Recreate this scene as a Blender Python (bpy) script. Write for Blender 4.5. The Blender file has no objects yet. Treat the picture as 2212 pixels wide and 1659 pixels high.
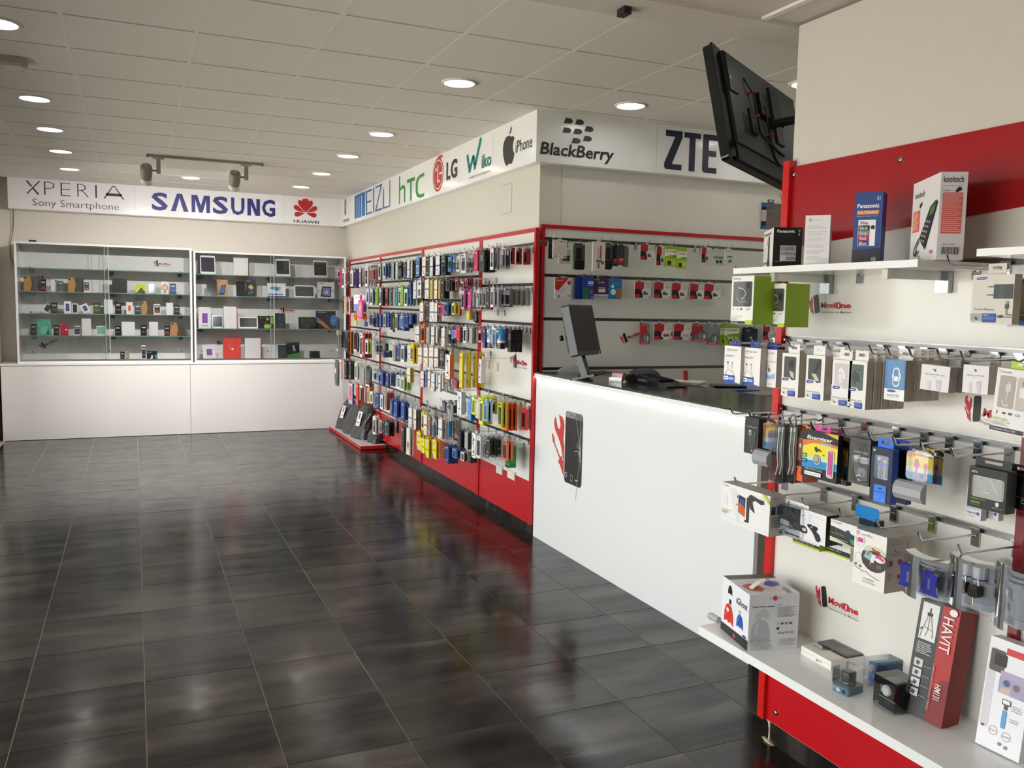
import bpy, math, random
from mathutils import Matrix, Vector
random.seed(7)
R = math.radians
S = bpy.context.scene
COL = S.collection

# ------------------------------------------------------------------ camera, sky, exposure
cam_d = bpy.data.cameras.new('camera')
cam_d.sensor_fit = 'HORIZONTAL'; cam_d.sensor_width = 36.0
cam_d.lens = 1853.33 / 2212 * 36.0
cam_d.clip_start = 0.05; cam_d.clip_end = 100
cam = bpy.data.objects.new('camera', cam_d); COL.objects.link(cam)
cam.matrix_world = Matrix(((0.915403, 0.018708, -0.402105, 0.0), (-0.402045, 0.091982, -0.910988, 0.0), (0.019944, 0.995585, 0.091722, 1.629965), (0.0, 0.0, 0.0, 1.0)))
S.camera = cam
S.view_settings.view_transform = 'Standard'
S.view_settings.look = 'None'
S.view_settings.gamma = 1.0
S.view_settings.use_curve_mapping = False
S.view_settings.exposure = 0.0
W = bpy.data.worlds.new('overcast_sky'); S.world = W
W.use_nodes = True
bg = W.node_tree.nodes['Background']
bg.inputs[0].default_value = (0.98, 0.985, 0.975, 1); bg.inputs[1].default_value = 6.3
cy = S.cycles
cy.max_bounces = 9; cy.diffuse_bounces = 4; cy.glossy_bounces = 4; cy.transparent_max_bounces = 24
cy.transmission_bounces = 2; cy.caustics_reflective = False; cy.caustics_refractive = False
cy.sample_clamp_indirect = 6.0
cy.use_denoising = True
LAMP_STRENGTH = 16.0

sun_d = bpy.data.lights.new('sun', 'SUN'); sun_d.energy = 14.0; sun_d.color = (1.0, .95, .88); sun_d.angle = R(.53)
sun = bpy.data.objects.new('sun', sun_d); COL.objects.link(sun); sun.rotation_euler = (R(-42), 0, R(4))   # high over the street, along the shop windows

def portal(name, loc, rot, sx, sy):
    d = bpy.data.lights.new(name, 'AREA'); d.shape = 'RECTANGLE'; d.size = sx; d.size_y = sy
    d.cycles.is_portal = True
    o = bpy.data.objects.new(name, d); COL.objects.link(o); o.location = loc; o.rotation_euler = rot
portal('window_daylight', (-1.62, 5.3, 1.25), (0, -math.pi / 2, 0), 2.3, 10.6)

# ------------------------------------------------------------------ materials (colour comes from the mesh's Col attribute)
def lin(h):
    if isinstance(h, (tuple, list)): return tuple(h)
    if len(h) == 3: h = ''.join(c * 2 for c in h)
    o = []
    for i in (0, 2, 4):
        c = int(h[i:i + 2], 16) / 255
        o.append(c / 12.92 if c <= .04045 else ((c + .055) / 1.055) ** 2.4)
    return tuple(o)

def mat(name, rough=.5, metal=0., coat=0., spec=.5, noise=.04, scale=60, bump=0.):
    m = bpy.data.materials.new(name); m.use_nodes = True
    nt = m.node_tree; n = nt.nodes; l = nt.links
    b = n['Principled BSDF']
    b.inputs['Roughness'].default_value = rough; b.inputs['Metallic'].default_value = metal
    b.inputs['Coat Weight'].default_value = coat; b.inputs['Coat Roughness'].default_value = .05
    b.inputs['Specular IOR Level'].default_value = spec
    a = n.new('ShaderNodeVertexColor'); a.layer_name = 'Col'
    tc = n.new('ShaderNodeTexCoord')
    t = n.new('ShaderNodeTexNoise'); t.inputs['Scale'].default_value = scale; t.inputs['Detail'].default_value = 3
    l.new(tc.outputs['Object'], t.inputs['Vector'])
    mx = n.new('ShaderNodeMix'); mx.data_type = 'RGBA'; mx.blend_type = 'OVERLAY'; mx.inputs[0].default_value = noise
    l.new(a.outputs['Color'], mx.inputs[6]); l.new(t.outputs['Color'], mx.inputs[7])
    l.new(mx.outputs[2], b.inputs['Base Color'])
    if bump:
        bp = n.new('ShaderNodeBump'); bp.inputs['Strength'].default_value = bump; bp.inputs['Distance'].default_value = .002
        l.new(t.outputs['Fac'], bp.inputs['Height']); l.new(bp.outputs[0], b.inputs['Normal'])
    return m

def clear(name, mixv=.12, tint=(1, 1, 1), rough=.03, fres=True):
    m = bpy.data.materials.new(name); m.use_nodes = True
    nt = m.node_tree; n = nt.nodes; l = nt.links
    n.remove(n['Principled BSDF'])
    out = n['Material Output']
    tr = n.new('ShaderNodeBsdfTransparent'); tr.inputs[0].default_value = (*tint, 1)
    gl = n.new('ShaderNodeBsdfGlossy'); gl.inputs['Roughness'].default_value = rough
    gl.inputs['Color'].default_value = (.95, .97, .97, 1)
    mx = n.new('ShaderNodeMixShader')
    if fres:
        f = n.new('ShaderNodeFresnel'); f.inputs['IOR'].default_value = 1.45
        ad = n.new('ShaderNodeMath'); ad.operation = 'MULTIPLY_ADD'; ad.inputs[1].default_value = .9; ad.inputs[2].default_value = mixv - .04
        l.new(f.outputs[0], ad.inputs[0]); l.new(ad.outputs[0], mx.inputs[0])
    else: mx.inputs[0].default_value = mixv
    l.new(tr.outputs[0], mx.inputs[1]); l.new(gl.outputs[0], mx.inputs[2]); l.new(mx.outputs[0], out.inputs[0])
    return m

def emit(name, col, st):
    m = bpy.data.materials.new(name); m.use_nodes = True
    b = m.node_tree.nodes['Principled BSDF']
    b.inputs['Base Color'].default_value = (.8, .8, .8, 1)
    b.inputs['Emission Color'].default_value = (*col, 1); b.inputs['Emission Strength'].default_value = st
    return m

M = {
 'card': mat('printed_card', .45),
 'paint': mat('wall_paint', .75, noise=.05, scale=9, bump=.03),
 'lam': mat('white_laminate', .16, spec=.5, noise=.015, scale=4),
 'lamr': mat('red_laminate', .22, noise=.04, scale=14),
 'gloss': mat('glossy_plastic', .14, noise=.02),
 'matte': mat('matte_plastic', .5, noise=.06, scale=120),
 'bag': mat('crinkled_polythene', .2, noise=.2, scale=38, bump=.9),
 'metal': mat('chromed_steel', .16, metal=1., noise=.05),
 'alu': mat('brushed_aluminium', .32, metal=1., noise=.12, scale=160),
 'ceil': mat('mineral_fibre_tile', .9, noise=.12, scale=150, bump=.25),
 'wood': mat('taupe_board', .55, noise=.15, scale=25),
 'clear': clear('clear_plastic', .10, (.93, .94, .95)),
 'glass': clear('case_glass', .05, (.98, .99, .985), .01),
 'pane': clear('window_glass', .05, (.97, .98, .98), .01),
 'lamp': emit('lamp_diffuser', (1, .97, .90), LAMP_STRENGTH),
 'led': emit('led_strip_light', (.95, .98, 1), 16.0),
 'bled': emit('blue_power_light', (.1, .15, 1), 4.0),
}

# dark glazed floor tiles: streaks run across the room
def floor_tile_material():
    m = bpy.data.materials.new('dark_streaked_porcelain'); m.use_nodes = True
    nt = m.node_tree; n = nt.nodes; l = nt.links
    b = n['Principled BSDF']; b.inputs['Specular IOR Level'].default_value = .42
    tc = n.new('ShaderNodeTexCoord'); geo = n.new('ShaderNodeNewGeometry')
    oi = n.new('ShaderNodeObjectInfo')
    off = n.new('ShaderNodeVectorMath'); off.operation = 'MULTIPLY_ADD'
    off.inputs[1].default_value = (7.3, 11.1, 0); 
    l.new(oi.outputs['Random'], off.inputs[0]); l.new(geo.outputs['Position'], off.inputs[2])
    mp = n.new('ShaderNodeMapping'); mp.inputs['Scale'].default_value = (1.3, 9, 1)
    l.new(off.outputs[0], mp.inputs[0])
    t1 = n.new('ShaderNodeTexNoise'); t1.inputs['Scale'].default_value = 1.0; t1.inputs['Detail'].default_value = 6; t1.inputs['Roughness'].default_value = .6
    l.new(mp.outputs[0], t1.inputs['Vector'])
    r = n.new('ShaderNodeValToRGB')
    r.color_ramp.elements[0].position = .40; r.color_ramp.elements[0].color = (.0065, .0062, .006, 1)
    r.color_ramp.elements[1].position = .66; r.color_ramp.elements[1].color = (.072, .053, .042, 1)
    e = r.color_ramp.elements.new(.52); e.color = (.0150, .0122, .0105, 1)
    t3 = n.new('ShaderNodeTexNoise'); t3.inputs['Scale'].default_value = 1.0; t3.inputs['Detail'].default_value = 3
    mp3 = n.new('ShaderNodeMapping'); mp3.inputs['Scale'].default_value = (1.6, 3.6, 1); l.new(off.outputs[0], mp3.inputs[0]); l.new(mp3.outputs[0], t3.inputs['Vector'])
    mxf = n.new('ShaderNodeMix'); mxf.inputs[0].default_value = .5; l.new(t1.outputs['Fac'], mxf.inputs[2]); l.new(t3.outputs['Fac'], mxf.inputs[3])
    sp = n.new('ShaderNodeMapRange'); sp.inputs[1].default_value = .40; sp.inputs[2].default_value = .62; sp.inputs[3].default_value = .26; sp.inputs[4].default_value = .66; l.new(mxf.outputs[0], sp.inputs[0]); l.new(sp.outputs[0], b.inputs['Specular IOR Level'])
    l.new(mxf.outputs[0], r.inputs[0]); l.new(r.outputs[0], b.inputs['Base Color'])
    t2 = n.new('ShaderNodeTexNoise'); t2.inputs['Scale'].default_value = 7; t2.inputs['Detail'].default_value = 4
    l.new(geo.outputs['Position'], t2.inputs['Vector'])
    mr = n.new('ShaderNodeMapRange'); mr.inputs[1].default_value = .3; mr.inputs[2].default_value = .75; mr.inputs[3].default_value = .13; mr.inputs[4].default_value = .24
    l.new(t2.outputs['Fac'], mr.inputs[0]); l.new(mr.outputs[0], b.inputs['Roughness'])
    bp = n.new('ShaderNodeBump'); bp.inputs['Strength'].default_value = .16; bp.inputs['Distance'].default_value = .004
    l.new(t1.outputs['Fac'], bp.inputs['Height']); l.new(bp.outputs[0], b.inputs['Normal'])
    return m
M['tile'] = floor_tile_material()

# ------------------------------------------------------------------ text outlines
_txt = {}
def text_geo(s, bold=0., shear=0.):
    k = (s, bold, shear)
    if k in _txt: return _txt[k]
    c = bpy.data.curves.new('lettering', 'FONT'); c.body = s; c.size = 1; c.resolution_u = 2
    c.offset = bold; c.shear = shear; c.fill_mode = 'FRONT'
    o = bpy.data.objects.new('lettering', c)
    me = bpy.data.meshes.new_from_object(o)
    vs = [(v.co.x, v.co.y) for v in me.vertices]; fs = [tuple(p.vertices) for p in me.polygons]
    bpy.data.objects.remove(o); bpy.data.curves.remove(c); bpy.data.meshes.remove(me)
    if not vs: vs = [(0, 0)]
    x0 = min(v[0] for v in vs); x1 = max(v[0] for v in vs); y0 = min(v[1] for v in vs); y1 = max(v[1] for v in vs)
    _txt[k] = (vs, fs, x0, x1, y0, y1)
    return _txt[k]

# ------------------------------------------------------------------ mesh builder
class MB:
    def __init__(s): s.v = []; s.f = []; s.c = []; s.m = []; s.sm = []
    def face(s, pts, col, m='card', sm=False):
        i = len(s.v); s.v += [tuple(p) for p in pts]; s.f.append(tuple(range(i, i + len(pts))))
        s.c.append(lin(col)); s.m.append(m); s.sm.append(sm)
    def grid(s, rows, col, m='card', closed=False, sm=True):
        i = len(s.v); nr = len(rows); nc = len(rows[0]); c = lin(col)
        for r in rows: s.v += [tuple(p) for p in r]
        for a in range(nr - 1):
            for b in range(nc if closed else nc - 1):
                b2 = (b + 1) % nc
                s.f.append((i + a * nc + b, i + a * nc + b2, i + (a + 1) * nc + b2, i + (a + 1) * nc + b))
                s.c.append(c); s.m.append(m); s.sm.append(sm)
    def box(s, a, b, col, m='card', skip=''):
        x0, y0, z0 = a; x1, y1, z1 = b
        cc = col if isinstance(col, dict) else {'*': col}
        g = lambda k: cc.get(k, cc.get('*'))
        F = {'f': [(x0, y0, z0), (x1, y0, z0), (x1, y0, z1), (x0, y0, z1)],
             'k': [(x1, y1, z0), (x0, y1, z0), (x0, y1, z1), (x1, y1, z1)],
             'l': [(x0, y1, z0), (x0, y0, z0), (x0, y0, z1), (x0, y1, z1)],
             'r': [(x1, y0, z0), (x1, y1, z0), (x1, y1, z1), (x1, y0, z1)],
             't': [(x0, y0, z1), (x1, y0, z1), (x1, y1, z1), (x0, y1, z1)],
             'b': [(x0, y1, z0), (x1, y1, z0), (x1, y0, z0), (x0, y0, z0)]}
        i = len(s.v)
        ids = {}
        for k, q in F.items():
            if k in skip: continue
            idx = []
            for p in q:
                if p not in ids: ids[p] = len(s.v); s.v.append(p)
                idx.append(ids[p])
            s.f.append(tuple(idx)); s.c.append(lin(g(k))); s.m.append(m); s.sm.append(False)
    def rbox(s, a, b, col, m='gloss', r=.006, n=3, axis='y'):
        """box with rounded corners in the plane across `axis`"""
        x0, y0, z0 = a; x1, y1, z1 = b
        if axis == 'y': u0, u1, v0, v1, w0, w1 = x0, x1, z0, z1, y0, y1; P = lambda u, v, w: (u, w, v)
        elif axis == 'z': u0, u1, v0, v1, w0, w1 = x0, x1, y0, y1, z0, z1; P = lambda u, v, w: (u, v, w)
        else: u0, u1, v0, v1, w0, w1 = y0, y1, z0, z1, x0, x1; P = lambda u, v, w: (w, u, v)
        r = min(r, (u1 - u0) * .49, (v1 - v0) * .49); q = []
        for cx, cyy, a0 in ((u1 - r, v1 - r, 0), (u0 + r, v1 - r, 90), (u0 + r, v0 + r, 180), (u1 - r, v0 + r, 270)):
            for k in range(n + 1):
                t = R(a0 + 90 * k / n); q.append((cx + r * math.cos(t), cyy + r * math.sin(t)))
        s.prism(q, w0, w1, P, col, m)
    def prism(s, q, w0, w1, P, col, m='card', side=None):
        n = len(q); i = len(s.v)
        s.v += [P(u, v, w0) for u, v in q] + [P(u, v, w1) for u, v in q]
        fl = [tuple(range(i, i + n)), tuple(range(i + 2 * n - 1, i + n - 1, -1))] + [(i + k, i + n + k, i + n + (k + 1) % n, i + (k + 1) % n) for k in range(n)]
        for k, f in enumerate(fl):
            s.f.append(f); s.c.append(lin(col if k < 2 or side is None else side)); s.m.append(m); s.sm.append(False)
    def tube(s, pts, r, col, m='metal', n=6, caps=True):
        pts = [Vector(p) for p in pts]; rows = []
        up = Vector((0, 0, 1)); prev = None
        for k, p in enumerate(pts):
            d = (pts[min(k + 1, len(pts) - 1)] - pts[max(k - 1, 0)]).normalized()
            if prev is None:
                a = d.cross(up if abs(d.z) < .9 else Vector((1, 0, 0))).normalized()
            else: a = (prev - d * prev.dot(d)).normalized()
            prev = a; b = d.cross(a); rr = r[k] if isinstance(r, (list, tuple)) else r
            rows.append([p + (a * math.cos(2 * math.pi * j / n) + b * math.sin(2 * math.pi * j / n)) * rr for j in range(n)])
        s.grid(rows, col, m, closed=True)
        if caps: s.face(rows[0][::-1], col, m); s.face(rows[-1], col, m)
    def lathe(s, prof, c, col, m='gloss', n=16, axis='z', sm=True):
        rows = []
        for rr, h in prof:
            row = []
            for j in range(n):
                t = 2 * math.pi * j / n; u, v = rr * math.cos(t), rr * math.sin(t)
                row.append((c[0] + u, c[1] + v, c[2] + h) if axis == 'z' else ((c[0] + u, c[1] + h, c[2] + v) if axis == 'y' else (c[0] + h, c[1] + u, c[2] + v)))
            rows.append(row)
        s.grid(rows, col, m, closed=True, sm=sm)
        s.face(rows[0][::-1], col, m); s.face(rows[-1], col, m)
    # flat print on a face: o = top-left corner, ux / uv = full-width / full-height vectors
    def deco(s, o, ux, uv, items, m='card', off=.0004, step=.00015):
        o = Vector(o); ux = Vector(ux); uv = Vector(uv)
        nrm = ux.cross(uv).normalized(); nrm = -nrm   # outward: right x down points into the face
        lw = ux.length; lh = uv.length; k = 0
        def P(u, v): return o + ux * u + uv * v + nrm * (off + step * k)
        for it in items:
            t = it[0]
            if t == 'r': _, u0, v0, u1, v1, c = it; s.face([P(u0, v1), P(u1, v1), P(u1, v0), P(u0, v0)], c, m)
            elif t == 'p': s.face([P(u, v) for u, v in it[1]], it[2], m)
            elif t == 'e':
                _, cu, cv, ru, rv, c = it[:6]; n = 18
                if ru is None: ru = rv * lh / lw
                if rv is None: rv = ru * lw / lh
                s.face([P(cu + ru * math.cos(2 * math.pi * j / n), cv + rv * math.sin(2 * math.pi * j / n)) for j in range(n)][::-1], c, m)
            elif t == 'o':      # ring
                _, cu, cv, ru, w, c = it; n = 20; rv = ru * lw / lh
                q = [(cu + ru * g * math.cos(2 * math.pi * j / n), cv + rv * g * math.sin(2 * math.pi * j / n)) for g in (1, 1 - w) for j in range(n)]
                for j in range(n):
                    j2 = (j + 1) % n; s.face([P(*q[j]), P(*q[j2]), P(*q[n + j2]), P(*q[n + j])], c, m)
            elif t == 'l':      # polyline of width w (fraction of width)
                _, pts, w, c = it
                for (ua, va), (ub, vb) in zip(pts, pts[1:]):
                    dx, dy = (ub - ua) * lw, (vb - va) * lh; L = math.hypot(dx, dy) or 1
                    px, py = -dy / L * w * lw / 2, dx / L * w * lw / 2
                    s.face([P(ua + px / lw, va + py / lh), P(ub + px / lw, vb + py / lh), P(ub - px / lw, vb - py / lh), P(ua - px / lw, va - py / lh)], c, m)
            elif t == 'R':      # rounded rectangle
                _, u0, v0, u1, v1, rr, c = it; q = []; ra = rr * lw / lh
                for cu, cv, a0 in ((u1 - rr, v0 + ra, 0), (u0 + rr, v0 + ra, 90), (u0 + rr, v1 - ra, 180), (u1 - rr, v1 - ra, 270)):
                    for j in range(4):
                        tt = R(a0 + 30 * j); q.append((cu + rr * math.cos(tt), cv - ra * math.sin(tt)))
                s.face([P(u, v) for u, v in q], c, m)
            elif t == 't':      # text: string, left u, baseline-box top v, box width u, box height v, colour, bold, shear, rotation 0/90
                _, st, u, v, w, h, c = it[:7]; bold = it[7] if len(it) > 7 else 0.; sh = it[8] if len(it) > 8 else 0.; rot = it[9] if len(it) > 9 else 0
                vs, fs, x0, x1, y0, y1 = text_geo(st, bold, sh); dx = (x1 - x0) or 1; dy = (y1 - y0) or 1
                i = len(s.v)
                for x, y in vs:
                    a, b = (x - x0) / dx, (y1 - y) / dy
                    if rot == 90: a, b = b, 1 - a      # reads upwards
                    elif rot == -90: a, b = 1 - b, a   # reads downwards
                    s.v.append(tuple(P(u + a * w, v + b * h)))
                cl = lin(c)
                for f in fs: s.f.append(tuple(i + q for q in f)); s.c.append(cl); s.m.append(m); s.sm.append(False)
            k += 1
    def mesh(s, name):
        me = bpy.data.meshes.new(name); me.from_pydata(s.v, [], s.f)
        names = []
        for k in s.m:
            if k not in names: names.append(k)
        for k in names: me.materials.append(M[k])
        me.polygons.foreach_set('material_index', [names.index(k) for k in s.m])
        me.polygons.foreach_set('use_smooth', s.sm)
        at = me.color_attributes.new('Col', 'FLOAT_COLOR', 'CORNER'); buf = []
        for f, c in zip(s.f, s.c): buf += [c[0], c[1], c[2], 1.] * len(f)
        at.data.foreach_set('color', buf); me.update()
        return me
    def build(s, name, parent=None):
        o = bpy.data.objects.new(name, s.mesh(name)); COL.objects.link(o)
        if parent is not None: o.parent = parent
        return o

def tag(o, label, cat, group=None):
    o['label'] = label; o['category'] = cat
    if group: o['group'] = group
    return o
def thing(name, label, cat, loc=(0, 0, 0), rz=0., group=None, rot=None):
    o = bpy.data.objects.new(name, None); COL.objects.link(o); o.empty_display_size = .05
    o.location = loc; o.rotation_euler = rot if rot else (0, 0, rz)
    return tag(o, label, cat, group)
def struct(mb, name):
    o = mb.build(name); o['kind'] = 'structure'; return o
def put(name, me, parent, loc=(0, 0, 0)):
    o = bpy.data.objects.new(name, me); COL.objects.link(o); o.parent = parent; o.location = loc; return o
def dup(root, loc, label, rz=None, group=None):
    r = root.copy(); COL.objects.link(r); r.location = loc; r['label'] = label
    if rz is not None: r.rotation_euler = (0, 0, rz)
    if group: r['group'] = group
    for ch in root.children:
        c = ch.copy(); COL.objects.link(c); c.parent = r
        for g in ch.children:
            d = g.copy(); COL.objects.link(d); d.parent = c
    return r
ORD = ['zeroth', 'first', 'second', 'third', 'fourth', 'fifth', 'sixth', 'seventh', 'eighth', 'ninth', 'tenth', 'eleventh', 'twelfth', 'thirteenth', 'fourteenth',
       'fifteenth', 'sixteenth', 'seventeenth', 'eighteenth', 'nineteenth', 'twentieth']
WHITE = 'efece6'; RED = 'c0202a'; WARM = 'dcd7cc'
FACE = {'x': -math.pi / 2}      # rotation that turns a front from -Y to -X (towards the shop floor)

# ================================================================== ROOM SHELL
ZC = 2.945; ZN = 2.64
# floor: mortar bed with single tiles on it
mb = MB(); mb.box((-1.6, -4.2, -.12), (6.0, 11.6, -.0018), 'b5aca0', 'matte'); floor = struct(mb, 'floor')
TX, TY, FX, FY = .45116, .44701, -.4379, 3.3950
mb = MB(); g = .0019; mb.box((g, g, -.0016), (TX - g, TY - g, 0), '333333', 'tile', 'b'); tile_me = mb.mesh('floor_tile')
nt = 0
for i in range(-3, 8):
    for j in range(-9, 18):
        x = FX + i * TX; y = FY + j * TY
        if x < -1.7 or x > 2.58: continue
        if y < 1.2 and (x > 2.3 or nt > 288): continue
        if y > 11.2: continue
        if x > 2.15 and y > 5.0 and x + .0 > 2.5: continue
        o = put('floor_tile', tile_me, floor, (x, y, random.uniform(-.0001, .0001))); o.rotation_euler = (random.uniform(-.0015, .0015), random.uniform(-.0008, .0008), 0); nt += 1
# walls
mb = MB()
mb.box((-1.6, 11.40, 0), (6.0, 11.55, 3.1), WARM, 'paint'); struct(mb, 'wall_back')
mb = MB()
mb.box((2.585, 5.45, 0), (2.75, 11.40, 3.1), 'd8d5c8', 'paint'); wr = struct(mb, 'wall_side')
mb = MB(); mb.box((2.75, 5.455, 0), (5.6, 5.6, 3.1), 'e4e2da', 'paint'); struct(mb, 'wall_alcove')
mb = MB(); mb.box((5.5, -4.2, 0), (5.6, 5.455, 3.1), WARM, 'paint'); struct(mb, 'wall_far')
# partition that carries the near shelving unit
mb = MB(); mb.box((2.19, -1.2, 0), (3.10, 2.49, ZN), 'cfc8bd', 'paint'); struct(mb, 'wall_partition')
# window side: piers, sill, header and panes
mb = MB()
mb.box((-1.55, 10.62, 0), (-1.40, 11.40, 3.1), 'e8e4dc', 'paint')
mb.box((-1.55, -4.2, 2.32), (-1.40, 10.62, 3.1), 'e8e4dc', 'paint')
mb.box((-1.55, -4.2, 0), (-1.40, 10.62, .14), 'e8e4dc', 'paint')
mb.box((-1.55, -4.2, .14), (-1.40, 0, 2.32), 'e8e4dc', 'paint')
struct(mb, 'wall_left')
for k in range(5):
    y0 = k * 2.124; mb = MB()
    for a, b in (((-1.54, y0, .14), (-1.46, y0 + .06, 2.32)), ((-1.54, y0 + 2.064, .14), (-1.46, y0 + 2.124, 2.32)), ((-1.54, y0 + .06, .14), (-1.46, y0 + 2.064, .20)), ((-1.54, y0 + .06, 2.26), (-1.46, y0 + 2.064, 2.32))):
        mb.box(a, b, 'b9babb', 'alu')
    w = struct(mb, 'window_%d' % (k + 1))
    p = MB(); p.box((-1.504, y0 + .06, .20), (-1.496, y0 + 2.064, 2.26), 'ffffff', 'pane'); p.build('pane', w)
mb = MB(); mb.box((-1.6, -4.2, 0), (5.6, -4.05, 3.1), WARM, 'paint'); struct(mb, 'wall_front')
mb = MB(); mb.box((-14, -14, -.2), (-1.6, 22, -.1), 'c4bfb5', 'matte'); mb.box((-1.6, -14, -.2), (8, -4.2, -.1), 'c4bfb5', 'matte'); struct(mb, 'pavement')
# ceilings: far grid and the lower one above the camera
mb = MB(); mb.box((-1.6, 2.62, ZC + .02), (5.6, 11.55, ZC + .10), 'b9b4ab', 'ceil'); ceil = struct(mb, 'ceiling')
CX0, CY0, CP = .3104, 4.0559, .6
mb = MB(); gg = .011; mb.box((gg, gg, -.006), (CP - gg, CP - gg, .02), 'ebe7df', 'ceil', 't'); ct_me = mb.mesh('ceiling_tile')
for i in range(-3, 9):
    for j in range(-3, 13):
        x = CX0 + i * CP; y = CY0 + j * CP
        if y > 10.9 or y < 2.4: continue
        if x > 2.45 and y > 5.3: continue
        if y + CP > 11.40: continue
        put('ceiling_tile', ct_me, ceil, (x, y, ZC + .004))
tb = MB()
for i in range(-3, 9):
    x = CX0 + i * CP; tb.box((x - .011, 2.62, ZC - .003), (x + .011, 11.4 if x < 2.6 else 5.45, ZC + .004), 'ece8df', 'matte')
tbo = tb.build('ceiling_runner', ceil)
tb = MB()
for j in range(-3, 13):
    y = CY0 + j * CP; tb.box((-1.6, y - .010, ZC + .001), (2.6 if y > 5.4 else 5.6, y + .010, ZC + .005), 'd0cbc2', 'matte')
tb.build('ceiling_crossbar', ceil)
mb = MB(); mb.box((-1.6, -4.2, ZN + .01), (5.6, 2.52, ZC + .1), 'cfcac2', 'ceil'); cn = struct(mb, 'ceiling_near')
mb = MB()
for i in range(0, 5):
    x = .24 + i * .6; mb.box((x - .012, -2, ZN), (x + .012, 2.5, ZN + .012), 'e4e0d8', 'matte')
mb.build('ceiling_runner', cn)
mb = MB(); mb.box((-1.6, 2.50, ZN - .006), (5.6, 2.68, ZC + .1), 'd2cdc4', 'ceil'); struct(mb, 'trim_1')
mb = MB(); mb.box((1.52, 2.575, ZN - .030), (1.548, 2.625, ZN - .004), '161616', 'matte'); tag(mb.build('door_sensor'), 'small black sensor fixed under the ceiling beam', 'sensor')

# fascia light boxes
def fascia(name, label, o, ux, h, groups, depth, joints=(), inset=0.):
    """o: top-left front corner, ux: vector along the front; groups: one list of print shapes for each maker's name"""
    o = Vector(o); ux = Vector(ux); nrm = ux.cross(Vector((0, 0, -1))).normalized()   # into the wall
    t = thing(name, label, 'sign', o)
    b = MB(); L = ux.length; d = ux.normalized()
    P = lambda u, v, w: tuple(d * u + nrm * w + Vector((0, 0, v)))
    if inset: b.prism([(0, -h), (L, -h), (L, 0), (0, 0)], 0, .004, P, 'fbfbfb', 'lam'); b.prism([(inset, -h), (L, -h), (L, 0), (inset, 0)], .0041, depth, P, 'fbfbfb', 'lam')
    else: b.prism([(0, -h), (L, -h), (L, 0), (0, 0)], 0, depth, P, 'fbfbfb', 'lam')
    b.build('sign_board', t)
    for items in groups:
        b = MB(); b.deco((0, 0, 0), ux, (0, 0, -h), items, off=.0012, step=.0004); b.build('lettering', t)
    for j in joints:
        b = MB(); b.deco((0, 0, 0), ux, (0, 0, -h), [('r', j, 0, j + .003 / L, 1, 'c9c6c0')], off=.0008, step=0); b.build('joint_strip', t)
    return t

# ---- brand lettering on the light boxes (flat print at its place)
def rel(pts): return pts
NB = '2a2728'
samA = lambda u, w: ('p', [(u, .80), (u + w * .36, .20), (u + w * .64, .20), (u + w, .80), (u + w * .72, .80), (u + w * .5, .34), (u + w * .28, .80)], '23217e')
def petals(cx, cy, sx, sy, col):
    out = []
    for k, a in enumerate((-100, -62, -28, -6, 6, 28, 62, 100)):
        t = R(a); L = (.82, .96, 1.0, 1.04, 1.04, 1.0, .96, .82)[k] * (1 if abs(a) > 10 else .98); q = []
        for f, w in ((.06, 0), (.42, .105), (.72, .175), (.92, .13), (1, 0), (.92, -.13), (.72, -.175), (.42, -.105)):
            x = math.sin(t) * f * L + math.cos(t) * w; y = -math.cos(t) * f * L + math.sin(t) * w
            q.append((cx + x * sx, cy + y * sy))
        out.append(('p', q, col))
    return out
back_items = [[
 ('l', [(.050, .10), (.0630, .275)], .0042, NB), ('l', [(.0845, .09), (.050, .515)], .0030, NB), ('l', [(.066, .32), (.0805, .52)], .0042, NB),
 ('t', 'P', .0960, .095, .028, .42, NB, -.028), ('t', 'E', .1400, .095, .027, .42, NB, -.028), ('t', 'R', .1850, .095, .031, .42, NB, -.028),
 ('r', .2345, .095, .2385, .515, NB), ('t', '\u0391', .2570, .095, .058, .42, NB, -.028),
 ('t', 'Sony Smartphone', .0640, .66, .2350, .29, '3a3838', -.012)
 ], [('t', 'S', .3930, .20, .0480, .61, '23217e', .030), samA(.4490, .0530), ('p', [(.511, .80), (.511, .21), (.529, .21), (.539, .56), (.549, .21), (.567, .21), (.567, .80), (.5555, .80), (.5555, .36), (.5445, .80), (.5335, .80), (.5225, .36), (.5225, .80)], '23217e'),
 ('t', 'S', .5750, .20, .0480, .61, '23217e', .030), ('t', 'U', .6320, .21, .0420, .60, '23217e', .030), ('p', [(.683, .80), (.683, .21), (.698, .21), (.7115, .58), (.7115, .21), (.723, .21), (.723, .80), (.7085, .80), (.6945, .43), (.6945, .80)], '23217e'), ('t', 'G', .7290, .20, .0430, .61, '23217e', .030),
 ], petals(.8715, .60, .046, .52, 'c9252c') + [('t', 'HUAWEI', .8320, .855, .0840, .105, '2b2b2b', .012)]]
fascia('shop_sign', 'long white backlit-style sign board above the glass display cases', (-1.265, 11.20, 2.95), (3.775, 0, 0), .35, back_items, .20, (.345, .80))
MB_ = '1c71bd'; GR = '2f9a45'; TL = '1d8580'
apple = [(.9278, .33), (.921, .285), (.911, .30), (.904, .40), (.9018, .53), (.904, .68), (.909, .82), (.9145, .895), (.9185, .885), (.923, .855), (.928, .885), (.932, .87), (.9365, .78), (.9385, .70), (.934, .62), (.933, .53), (.935, .44), (.938, .39), (.934, .33)]
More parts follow.
